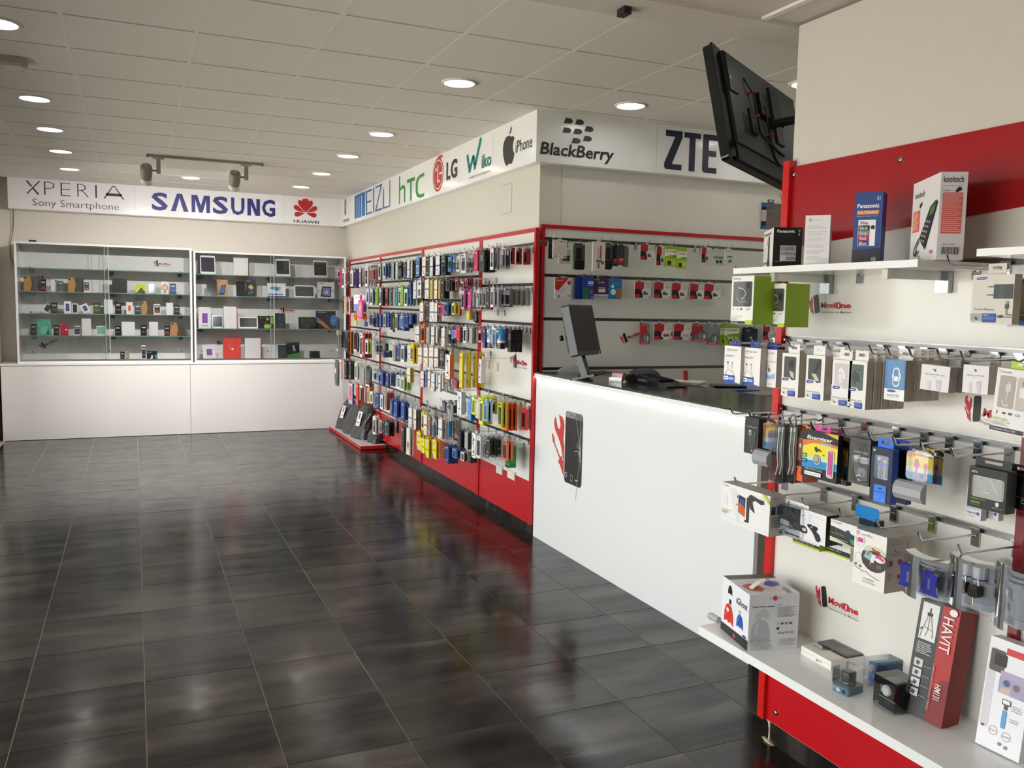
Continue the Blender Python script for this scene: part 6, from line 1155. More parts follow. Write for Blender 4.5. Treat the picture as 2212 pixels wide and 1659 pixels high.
 ('C', 2, 8, 2.300, 6.937, 1.839, 0.075, 0.175, 'b', 'b6a955,a8994a,', 'olive', 3),
 ('C', 2, 9, 2.300, 6.822, 1.832, 0.088, 0.163, 'p', 'e08a30,6a8aa0,2a2a2a', 'white_with_orange_spot', 3),
 ('C', 2, 10, 2.300, 6.728, 1.831, 0.050, 0.161, 'b', 'a88a48,1a1814,', 'gold_and_black', 2),
 ('C', 2, 11, 2.300, 6.650, 1.829, 0.072, 0.160, 'b', '1c1d1a,131411,', 'black', 2),
 ('C', 2, 12, 2.300, 6.523, 1.827, 0.100, 0.099, 'w', '20181a,b33a60,1a1416', 'black_with_pink_spot', 4),
 ('C', 3, 1, 2.300, 7.203, 1.644, 0.100, 0.172, 'p', 'c2503f,,d8d2c8', 'white_with_red_band', 3),
 ('C', 3, 2, 2.300, 7.025, 1.645, 0.085, 0.173, 'b', '2a2a2a,c9c9c6,', 'black', 3),
 ('C', 3, 3, 2.300, 6.915, 1.650, 0.098, 0.175, 'p', '4f7fb8,,d8d2c8', 'white_with_blue_band', 2),
 ('C', 3, 4, 2.300, 6.811, 1.646, 0.058, 0.168, 'p', '4f8fc8,,8a8a88', 'white_and_blue', 2),
 ('C', 3, 5, 2.300, 6.711, 1.623, 0.072, 0.088, 'w', 'c23a50,efe3e3,b03046', 'rose_red', 4),
 ('C', 3, 6, 2.300, 6.633, 1.628, 0.072, 0.096, 'b', 'b0326a,9a2a5c,', 'magenta', 3),
 ('C', 3, 7, 2.300, 6.555, 1.647, 0.072, 0.104, 'w', '2a6fb0,e3e6e6,245f98', 'blue_and_white', 3),
 ('C', 4, 1, 2.300, 7.847, 1.534, 0.089, 0.147, 'v', 'b3b8ba,5a7ab0,', 'clear_grey', 3),
 ('C', 4, 2, 2.300, 7.752, 1.531, 0.089, 0.163, 'b', '2f58a8,24488c,', 'blue', 2),
 ('C', 4, 3, 2.300, 7.641, 1.533, 0.100, 0.131, 'b', '1c2a62,2a2030,', 'midnight_blue', 2),
 ('C', 4, 4, 2.300, 7.530, 1.535, 0.078, 0.100, 'b', '24408c,1c3474,', 'navy', 2),
 ('C', 4, 5, 2.300, 7.318, 1.432, 0.100, 0.150, 'p', '4a6f98,,a8a49c', 'grey-white_with_blue_band', 3),
 ('C', 4, 6, 2.300, 7.160, 1.456, 0.100, 0.167, 'w', 'ea6428,c8505c,d85820', 'orange_tabbed', 2),
 ('C', 4, 7, 2.300, 7.018, 1.440, 0.100, 0.150, 'b', '8f9690,838a84,', 'sage_grey', 2),
 ('C', 4, 8, 2.300, 6.885, 1.444, 0.100, 0.161, 'p', 'c2503f,,6a7a90', 'white_with_red_and_blue', 4),
 ('C', 4, 9, 2.300, 6.710, 1.450, 0.083, 0.107, 'w', '1e1f20,9d9890,1a1a1b', 'black_with_grey_panel', 3),
 ('C', 4, 10, 2.300, 6.622, 1.443, 0.083, 0.161, 'p', 'e0a050,,b5aa96', 'white_with_orange_band', 3),
 ('C', 4, 11, 2.300, 6.501, 1.447, 0.095, 0.158, 'v', '5f6366,2b2d38,', 'smoky_clear', 2),
 ('C', 5, 1, 2.300, 7.900, 1.240, 0.100, 0.153, 'b', '22408c,1b3270,', 'navy', 2),
 ('C', 5, 2, 2.300, 7.770, 1.243, 0.100, 0.164, 'w', 'eef2f2,b04a50,1d7f93', 'white_and_teal', 2),
 ('C', 5, 3, 2.300, 7.571, 1.253, 0.086, 0.164, 'p', '5f8fc8,,d8d2c8', 'white_and_blue', 4),
 ('C', 5, 4, 2.300, 7.479, 1.266, 0.086, 0.184, 'w', 'f0d92c,e08a5a,e6cf22', 'yellow', 3),
 ('C', 5, 5, 2.300, 7.238, 1.250, 0.100, 0.154, 'p', 'c2503f,,d8d2c8', 'white_with_red_band', 2),
 ('C', 5, 6, 2.300, 7.074, 1.259, 0.100, 0.176, 'p', 'c24a3f,,d8d2c8', 'white_with_red_band', 4),
 ('C', 5, 7, 2.300, 6.920, 1.267, 0.100, 0.172, 'p', 'b8483f,,a39d92', 'ivory_with_red_band', 3),
 ('C', 5, 8, 2.300, 6.790, 1.269, 0.100, 0.165, 'p', '3a5f98,,8a8578', 'ivory_with_blue_band', 3),
 ('C', 5, 9, 2.300, 6.635, 1.254, 0.100, 0.099, 'w', '1c1d1e,8a857e,1a1a1b', 'black_with_grey_panel', 2),
 ('C', 5, 10, 2.300, 6.500, 1.234, 0.100, 0.204, 'y', 'f2efea,3a3a3a,dd6a1f', 'white_and_orange_stick', 1),
 ('C', 6, 1, 2.300, 7.900, 0.951, 0.100, 0.137, 'w', 'eef4f4,4f5f68,3aa4bc', 'white_with_turquoise_foot', 3),
 ('C', 6, 2, 2.300, 7.773, 0.948, 0.100, 0.139, 'w', 'eef0e4,3a4040,96b42a', 'white_with_lime_side', 3),
 ('C', 6, 3, 2.300, 7.572, 1.046, 0.100, 0.144, 'p', '6a8fd0,,d8b83a', 'white_with_blue_band', 2),
 ('C', 6, 4, 2.300, 7.162, 1.047, 0.100, 0.148, 'p', 'c2404a,,2a3a70', 'white_with_red_band', 3),
 ('C', 6, 5, 2.300, 7.052, 1.055, 0.062, 0.146, 'b', '3a4a80,31406e,', 'slate_blue', 2),
 ('C', 6, 6, 2.300, 6.974, 1.061, 0.061, 0.150, 'p', 'c2503f,,b5aa96', 'white_with_red_band', 2),
 ('C', 6, 7, 2.300, 6.867, 1.050, 0.097, 0.157, 'p', '6aa0e0,,3a84c4', 'white_with_blue_side', 4),
 ('C', 6, 8, 2.300, 6.699, 1.050, 0.050, 0.145, 'p', 'b8453f,,cfc4b4', 'ivory_with_red_band', 4),
 ('C', 6, 9, 2.342, 6.480, 1.035, 0.100, 0.063, 'w', 'cc2a50,efdfe0,b82446', 'rose_red', 1),
 ('C', 7, 1, 2.300, 6.580, 0.844, 0.094, 0.098, 'w', '1f2752,c8641e,1a2046', 'navy_and_orange', 4),
 ('C', 7, 2, 2.300, 6.480, 0.840, 0.094, 0.296, 'z', '2a86c8,b9c6cc,', 'blue_selfie_stick', 1),
 ('C', 8, 1, 2.300, 7.746, 0.707, 0.100, 0.175, 'b', '2450a0,1d4288,', 'royal_blue', 2),
 ('C', 8, 2, 2.300, 7.510, 0.680, 0.100, 0.183, 'p', '5a86c4,,b5b8bc', 'white_with_blue_band', 4),
 ('C', 8, 3, 2.300, 7.358, 0.690, 0.071, 0.197, 'p', 'c2503f,,3a3a44', 'white_and_black', 3),
 ('C', 8, 4, 2.368, 7.280, 0.682, 0.056, 0.187, 'b', '2f2d30,252326,', 'dark_grey', 1),
 ('C', 8, 5, 2.300, 7.137, 0.693, 0.073, 0.167, 'w', 'f2dc1e,d99a7a,e0ca1a', 'yellow', 2),
 ('C', 8, 6, 2.300, 7.058, 0.676, 0.073, 0.187, 'p', 'c24a45,,d8d2c8', 'white_with_red_band', 2),
 ('C', 8, 7, 2.300, 6.957, 0.678, 0.075, 0.174, 'b', '8a7468,7a655a,', 'taupe', 4),
 ('C', 8, 8, 2.300, 6.857, 0.659, 0.089, 0.162, 'v', 'b9c4c8,5f8a96,', 'clear_teal', 4),
 ('C', 8, 9, 2.300, 6.666, 0.689, 0.085, 0.173, 'p', '4f7fc8,,c8c2ba', 'white_with_blue_band', 3),
 ('C', 8, 10, 2.336, 6.559, 0.698, 0.068, 0.161, 'w', '4a2a26,d03a70,3a201c', 'brown_and_pink', 1),
 ('C', 9, 1, 2.300, 7.751, 0.472, 0.100, 0.243, 'w', '4a4a48,b9b6ae,3a3a38', 'grey_and_silver', 2),
 ('C', 9, 2, 2.300, 7.567, 0.488, 0.100, 0.258, 'q', 'e9e7e4,d9c878,dedbd6', 'white_with_gold_phone', 2),
 ('C', 9, 3, 2.300, 7.249, 0.498, 0.100, 0.170, 'g', 'f4de14,8fb8d0,e6d010', 'yellow', 3),
 ('C', 9, 4, 2.300, 7.133, 0.460, 0.100, 0.141, 'g', 'f4de14,8fb8d0,e6d010', 'yellow', 3),
 ('C', 9, 5, 2.300, 7.008, 0.468, 0.100, 0.166, 'g', 'f4de14,8fb8d0,e6d010', 'yellow', 2),
 ('C', 9, 6, 2.300, 6.810, 0.493, 0.100, 0.167, 'g', 'f4de14,8fb8d0,e6d010', 'yellow', 2),
 ('C', 9, 7, 2.300, 6.558, 0.461, 0.072, 0.086, 'w', '1a1a1a,c9c9c0,d8c820', 'black_and_yellow', 4),
 ('C', 9, 8, 2.300, 6.480, 0.499, 0.072, 0.155, 'b', '1b3a80,163070,', 'torn_navy', 3),
 ('D', 1, 1, 2.300, 6.372, 2.012, 0.074, 0.131, 'w', '2a72b0,c25040,2a72b0', 'blue_with_red_spot', 3),
 ('D', 1, 2, 2.300, 6.292, 2.008, 0.074, 0.130, 'w', 'efe8e0,b5483c,d9d2c8', 'white_and_red', 3),
 ('D', 1, 3, 2.300, 6.177, 2.020, 0.100, 0.156, 'w', 'dcdcde,4b3f48,cfcfd2', 'silver_with_plum_window', 2),
 ('D', 1, 4, 2.300, 6.069, 2.028, 0.074, 0.147, 'v', 'd0cfd2,4a4247,', 'silver_blister', 2),
 ('D', 1, 5, 2.300, 5.988, 2.027, 0.072, 0.149, 'v', 'dedde0,3a3236,', 'white_blister', 4),
 ('D', 1, 6, 2.300, 5.910, 2.033, 0.072, 0.160, 'b', 'c62a58,b01f4a,', 'crimson_pink', 3),
 ('D', 1, 7, 2.300, 5.797, 2.026, 0.100, 0.166, 'm', '2d322f,222624,', 'black_headphone', 3),
 ('D', 1, 8, 2.300, 5.606, 2.032, 0.066, 0.159, 'w', 'f0ece8,c6bcc8,5f5a60', 'white_and_grey', 2),
 ('D', 1, 9, 2.357, 5.528, 2.033, 0.072, 0.120, 'w', 'b5282b,d8c4be,a8242a', 'red_boxed', 4),
 ('D', 1, 10, 2.300, 5.450, 2.029, 0.072, 0.154, 'v', 'c9c9cc,8d9099,', 'clear_grey', 2),
 ('D', 2, 1, 2.300, 6.390, 1.643, 0.065, 0.098, 'w', 'e6d23a,f0ead0,d4c030', 'yellow_and_white', 2),
 ('D', 2, 2, 2.300, 6.319, 1.829, 0.065, 0.093, 'w', 'c7263c,e8d9d6,b02036', 'red_and_white', 3),
 ('D', 2, 3, 2.300, 6.248, 1.813, 0.065, 0.135, 'v', 'b9bab6,ededed,', 'clear_capped', 3),
 ('D', 2, 4, 2.300, 6.176, 1.743, 0.065, 0.154, 'w', 'd98fb5,f0dbe6,d05a98', 'pale_pink', 2),
 ('D', 2, 5, 2.300, 6.105, 1.828, 0.065, 0.064, 'w', 'd42a60,ead9dd,7d1836', 'crimson_and_white', 2),
 ('D', 2, 6, 2.300, 6.034, 1.738, 0.065, 0.148, 'b', 'c43d86,a83272,', 'magenta', 4),
 ('D', 2, 7, 2.300, 5.963, 1.745, 0.065, 0.157, 'v', 'd9d5d8,a8a3a6,', 'silver', 3),
 ('D', 2, 8, 2.300, 5.888, 1.736, 0.069, 0.148, 'v', 'f4f6f4,e0e4e2,', 'glossy_white', 3),
 ('D', 2, 9, 2.300, 5.806, 1.743, 0.065, 0.136, 'w', '9b958f,3f7fb0,8f8983', 'grey_with_blue_top', 2),
 ('D', 2, 10, 2.300, 5.735, 1.743, 0.065, 0.134, 'w', '9b958f,3a70a4,8f8983', 'grey_with_navy_top', 2),
 ('D', 2, 11, 2.300, 5.664, 1.757, 0.052, 0.142, 'b', '3c2c30,5a2f5c,', 'brown', 4),
 ('D', 2, 12, 2.300, 5.592, 1.757, 0.046, 0.145, 'w', 'e6e4ea,5c5a6a,d5d2dc', 'white_and_lilac', 3),
 ('D', 2, 13, 2.357, 5.521, 1.742, 0.065, 0.117, 'b', 'c2c2bf,a3a39f,', 'pale_grey_boxed', 5),
 ('D', 2, 14, 2.300, 5.450, 1.752, 0.065, 0.136, 'v', '8f8896,4a3f52,', 'clear_plum', 2),
 ('D', 3, 1, 2.300, 6.390, 1.432, 0.059, 0.080, 'b', '2f7fc8,2670b0,', 'sky_blue', 2),
 ('D', 3, 2, 2.300, 6.324, 1.434, 0.060, 0.071, 'b', 'e0508c,c8427a,', 'pink', 4),
 ('D', 3, 3, 2.300, 6.258, 1.460, 0.060, 0.125, 'b', 'b02f30,962628,', 'brick_red', 3),
 ('D', 3, 4, 2.300, 6.192, 1.264, 0.060, 0.278, 'b', 'e8cf1c,c8b018,', 'tall_yellow', 4),
 ('D', 3, 5, 2.300, 6.125, 1.467, 0.060, 0.131, 'w', 'e6e8ea,3c7fb8,d0d2d4', 'white_with_blue_corner', 3),
 ('D', 3, 6, 2.300, 6.059, 1.584, 0.060, 0.073, 'b', 'd9c84a,c8b740,', 'yellow', 2),
 ('D', 3, 7, 2.300, 5.993, 1.466, 0.060, 0.129, 'b', 'a39b92,968e86,', 'taupe', 2),
 ('D', 3, 8, 2.300, 5.927, 1.585, 0.060, 0.094, 'k', '2a2828,1f1d1d,', 'dark_pouch', 1),
 ('D', 3, 9, 2.300, 5.861, 1.464, 0.060, 0.115, 'v', 'c4504f,a8222c,', 'clear_crimson', 3),
 ('D', 3, 10, 2.300, 5.795, 1.243, 0.060, 0.184, 'y', 'f0ebe2,2a2a2a,e2dcd6', 'tall_white', 1),
 ('D', 3, 11, 2.300, 5.729, 1.469, 0.060, 0.150, 'b', '4a2470,3c1c5e,', 'purple', 4),
 ('D', 3, 12, 2.300, 5.663, 1.471, 0.060, 0.150, 's', '9fc4d8,2d84b4,', 'clear_and_blue_can', 1),
 ('D', 3, 13, 2.300, 5.594, 1.479, 0.060, 0.150, 'v', 'eef4fa,c4d8ea,', 'shiny_white_bagged', 3),
 ('D', 3, 14, 2.320, 5.528, 1.474, 0.060, 0.151, 's', '3a8fc4,1d5f90,', 'blue_can', 1),
 ('D', 3, 15, 2.383, 5.462, 1.471, 0.060, 0.167, 'm', '2b2f2c,222523,', 'black_headphone', 3),
 ('D', 4, 1, 2.300, 6.386, 0.832, 0.072, 0.068, 'b', '7a7c7e,1c1c1c,', 'grey_boxed', 3),
 ('D', 4, 2, 2.300, 6.308, 1.035, 0.072, 0.062, 'b', '9a1a38,7a142c,', 'crimson', 2),
 ('D', 4, 3, 2.300, 6.217, 0.963, 0.085, 0.186, 'y', 'f0f0f0,7a7a7a,b8babd', 'white_lettered', 1),
 ('D', 4, 4, 2.300, 5.996, 0.937, 0.072, 0.180, 'b', '4f94c4,1f5fa4,', 'blue', 2),
 ('D', 4, 5, 2.300, 5.918, 0.956, 0.072, 0.144, 'w', 'd8e628,e8ece8,cfdc20', 'lime-yellow', 4),
 ('D', 4, 6, 2.300, 5.840, 0.945, 0.072, 0.151, 'b', 'd9d0c2,ccc3b5,', 'cream', 3),
 ('D', 4, 7, 2.300, 5.762, 0.962, 0.072, 0.201, 'w', 'e6ee22,8a6a4a,d6dc20', 'lemon_yellow', 3),
 ('D', 4, 8, 2.300, 5.684, 0.944, 0.072, 0.152, 'w', '58b8d8,1f2a30,cfe4e8', 'pale_cyan', 2),
 ('D', 4, 9, 2.427, 5.606, 0.935, 0.072, 0.204, 'w', 'f0641c,6a4a3a,e65a14', 'orange', 4),
 ('D', 4, 10, 2.350, 5.528, 0.955, 0.072, 0.186, 'w', 'c9bd18,3a2a20,b5aa14', 'olive_yellow', 2),
 ('D', 4, 11, 2.500, 5.450, 0.914, 0.072, 0.159, 'w', 'd8222c,e04a50,c01e28', 'red', 2),
 ('D', 5, 1, 2.300, 6.316, 0.494, 0.100, 0.078, 'w', '2a78c0,d8d0cc,2468a8', 'blue_with_red_spot', 3),
 ('D', 5, 2, 2.300, 6.208, 0.661, 0.072, 0.160, 'w', '131416,3a3f70,0e0f10', 'black', 3),
 ('D', 5, 3, 2.300, 6.130, 0.501, 0.072, 0.076, 'w', 'e6dfd8,b5483c,1a1a1a', 'white_and_black', 2),
 ('D', 5, 4, 2.300, 6.052, 0.671, 0.072, 0.141, 'b', '9da0a2,2a2a2c,', 'grey_stick', 2),
 ('D', 5, 5, 2.300, 5.974, 0.520, 0.072, 0.080, 'w', '16130f,4a3a20,0f0d0a', 'black', 2),
 ('D', 5, 6, 2.300, 5.896, 0.686, 0.072, 0.197, 'y', 'eceae6,2a2a2a,d8d6d2', 'white_lettered_tall', 1),
 ('D', 5, 7, 2.300, 5.801, 0.678, 0.089, 0.174, 'w', 'd4d8dc,b9bec4,cfd3d8', 'clear-topped_white', 4),
 ('D', 5, 8, 2.300, 5.696, 0.680, 0.071, 0.152, 'v', '9a9da0,5a5d60,', 'smoky_clear', 3),
 ('D', 5, 9, 2.300, 5.613, 0.688, 0.072, 0.128, 'b', '2e2a28,262220,', 'black_boxed', 2),
 ('D', 5, 10, 2.417, 5.535, 0.643, 0.072, 0.166, 'n', '18a04a,3a4640,128a3e', 'green', 1),
 ('D', 5, 11, 2.363, 5.457, 0.685, 0.072, 0.137, 'w', 'c9694a,1c1614,d86a40', 'orange_and_black', 2),
]
for bay, row, idx, xf, y, zt, w, h, kind, cols, desc, n in PACKS:
    cols = (cols.split(',') + ['', '', ''])[:3]
    parts, tbm, hb, th = pack_parts(kind, cols, w, h); tabh = h - hb
    nm, cat = NM[kind]
    lab = '%s %s, %s in row %s, %s' % (desc.replace('_', ' '), cat, ORD[idx], ORD[row], BAYN[bay])
    gp = 'packs on hook row %d, %s' % (row, BAYN[bay])
    root = thing(nm, lab, cat, (xf, y, zt - h), -math.pi / 2 + random.uniform(-.05, .05), gp)
    for n_, me in parts: put(n_, me, root)
    put('hang_tab', tbm, root, (0, th * .6, hb))
    room = 2.536 - xf - th
    step = min(.055, room / max(1, n - 1)) if n >= 4 else th + .016
    for k in range(1, n):
        if k * step > room: break
        dup(root, (xf + k * step, y, zt - h), '%s %s, %s back on hook %s, row %s, %s' % (' '.join(desc.split('_and_')[0].split('_with')[0].split('_')[:3]), cat, ORD[k], ORD[idx], ORD[row], BAYN[bay]))
    hx = xf - .022
    hook(hx, y, zt - tabh * .30, 2.549 - hx, 'grey wire hook, %s in hook row %s, %s' % (ORD[idx], ORD[row], BAYN[bay]), group='hooks in row %d, %s' % (row, BAYN[bay]), r=.0021, plate=(.016, .045))
# pink tablet case for children and its toys
t = thing('tablet_case', 'pink chunky tablet case with a handle hanging among the phone cases', 'tablet case', (2.25, 9.2147, 1.4457), -math.pi / 2)
mb = MB()
q = []
mb.rbox((-.11, 0, 0), (.11, .022, .255), 'e0509a', 'matte', .025, 4); mb.build('bumper', t)
mb = MB(); mb.rbox((-.04, .004, .255), (-.018, .018, .315), 'e0509a', 'matte', .008); mb.rbox((.018, .004, .255), (.04, .018, .315), 'e0509a', 'matte', .008); mb.rbox((-.045, .004, .300), (.045, .018, .325), 'e0509a', 'matte', .010); mb.build('carry_handle', t)
mb = MB(); mb.deco((-.085, -.0004, .225), (.17, 0, 0), (0, 0, -.19), [('R', 0, 0, 1, 1, .05, 'e7838f'), ('e', .5, .42, .30, .28, 'eda6a8'), ('p', [(.30, .36), (.44, .26), (.56, .30), (.54, .46), (.38, .52)], 'eeeef2'), ('p', [(.60, .50), (.92, .40), (.96, .80), (.74, .92), (.62, .76)], 'b98f80'), ('e', .26, .80, .10, .09, 'b9a0b0')], off=.0006); mb.build('printed_insert', t)
t.scale = (.8, .8, .8)
hangbox('tablet_pack', 'white card with a blue header behind the pink tablet case', 'card', (2.3, 9.4305, 1.5229, 0.5999, 0.1854), .010, {'*': 'f0eef2'}, [('r', .0, .55, 1, 1, '8a94cc'), ('r', .1, .1, .6, .2, 'd9d6e6'), ('e', .8, .3, None, .08, '9cc0e6')], tab=('f0eef2', .04, .014))
for nm_, lab, pos, c1, c2 in (('toy_charm', 'orange and lime toy hanging below the pink tablet case, farther of two', (2.29, 9.6397, 1.426), 'e07a20', 'c9d84a'), ('toy_charm', 'orange and blue toy hanging below the pink tablet case, nearer of two', (2.29, 9.1905, 1.4217), 'e8922a', '3a5fb0')):
    tt = thing(nm_, lab, 'toy', pos, -math.pi / 2); mb = MB()
    pts = [(.045 * math.cos(a * .45), .01, .04 + .035 * math.sin(a * .45)) for a in range(15)]
    mb.tube(pts, .012, c1, 'matte', 6); mb.build('ring', tt); mb = MB(); mb.rbox((-.015, 0, -.055), (.06, .022, -.004), c2, 'matte', .012); mb.build('body', tt)
# plastic bags with tablet sleeves on the plinth
def bag(label, c, w, d, h, lean, seed, tagc=True):
    rnd = random.Random(seed); t = thing('sleeve_bag', label, 'bag', c, R(-78) , 'black sleeve bags on the plinth'); mb = MB(); rows = []
    n = 9
    for i in range(n + 1):
        v = i / n; rr = []; nar = 1 - .25 * max(0, v - .78) / .22 * 1.5; thk = d * (1 - .72 * max(0, v - .55) / .45)
        for j in range(20):
            a = 2 * math.pi * j / 20; sq = lambda x: math.copysign(abs(x) ** .5, x); k = 1 + rnd.uniform(-.07, .07)
            rr.append((w / 2 * sq(math.cos(a)) * nar * k, d / 2 + thk / 2 * sq(math.sin(a)) * k + lean * v * h, h * v))
        rows.append(rr)
    mb.grid(rows, '3a3b3e', 'bag', closed=True, sm=False); mb.face(rows[0][::-1], '3a3b3e', 'bag'); mb.face(rows[-1], '3a3b3e', 'bag'); mb.build('bag_body', t)
    if tagc:
        mb = MB(); mb.deco((-w * .12, lean * h * .80 - .012, h * .80), (w * .30, 0, 0), (0, -lean * h * .42, -h * .42), [('r', 0, 0, 1, 1, 'efebe6'), ('r', .1, .72, .9, .80, 'c94a30'), ('R', .3, .1, .7, .5, .05, '6f6a68'), ('r', .1, .86, .9, .90, 'b5aca4')], off=.004); mb.build('paper_tag', t)
    mb = MB(); mb.tube([(0, d / 2 + lean * h, h * .99), (.004, d / 2 + lean * h + .02, h * 1.06), (-.01, d / 2 + lean * h + .05, h * 1.10)], [w * .10, w * .05, w * .11], '2c2d2f', 'bag', 8); mb.build('twisted_neck', t)
for a in [('black sleeve bag with a paper tag, nearest the display cases', (2.32, 10.58, 0.0445), 0.3, 0.1, 0.36, 0.3, 3, True), ('black sleeve bag without a tag, second from the display cases', (2.315, 10.18, 0.0445), 0.28, 0.1, 0.34, 0.3, 5, False), ('large black sleeve bag with a paper tag, in the middle of the plinth', (2.33, 9.78, 0.0445), 0.33, 0.12, 0.39, 0.28, 8, True), ('small black sleeve bag at the near end of the plinth', (2.42, 9.42, 0.0445), 0.22, 0.09, 0.15, 0.1, 11, False)]: bag(*a)

# ================================================================== DISPLAY CASE CONTENTS
def leanphone(name, label, cat, x, y, z, w, h, frame, screen, foot=None, tilt=12, th=.009, rz=0.):
    t = thing(name, label, cat, (x, y, z + th * math.sin(R(tilt)) + .0004), 0, None, (R(-tilt), 0, rz))
    mb = MB(); mb.rbox((-w / 2, 0, 0), (w / 2, th, h), frame, 'gloss', min(w, h) * .10); mb.build('phone_body', t)
    mb = MB(); it = [('r', .06, .10, .94, .88, screen)]
    lt = 'c9ccd0' if sum(lin(screen)) < .5 else '55585c'
    it += [('r', .2, .2, .8, .3, lt)] if h > w * 1.2 and cat == 'phone' else []
    if cat == 'phone': it += [('r', .18 + .24 * k, .62, .32 + .24 * k, .70, ('6aa04a', 'c9b04a', '8a9ab0')[k]) for k in range(3)]
    if foot: it += [('r', .06, .76, .94, .88, foot)]
    mb.deco((-w / 2, 0, h), (w, 0, 0), (0, 0, -h), it, 'gloss', off=.0008, step=.0004); mb.build('screen', t)
    st = MB(); st.box((-w * .2, th, 0), (w * .2, th + .004, h * .5), 'd9dcdc', 'clear'); st.build('stand', t)
    return t
def showbox(name, label, x, y, z, w, h, d, col, items, rz=0., roll=0.):
    t = thing(name, label, 'box', (x, y, z), 0, None, (0, roll, rz))
    mb = MB(); mb.box((-w / 2, 0, 0), (w / 2, d, h), col); mb.build('box_body', t)
    if items: mb = MB(); mb.deco((-w / 2, 0, h), (w, 0, 0), (0, 0, -h), items, off=.001, step=.0005); mb.build('print', t)
    return t
def kraft(): return [('p', [(0, 0), (.40, 0), (.50, .50), (.40, 1), (0, 1)], 'c08d4e'), ('r', .05, .05, .17, .20, '2a221c'), ('l', [(.44, .0), (.70, .4), (.98, .2)], .012, '4a443c'), ('l', [(.5, .5), (.8, .9)], .012, '4a443c')]
def phonepic(bg, body, scr, x0=.25, y0=.2, x1=.75, y1=.8): return [('r', 0, 0, 1, 1, bg), ('R', x0, y0, x1, y1, .05, body), ('r', x0 + .06, y0 + .07, x1 - .06, y1 - .07, scr)]
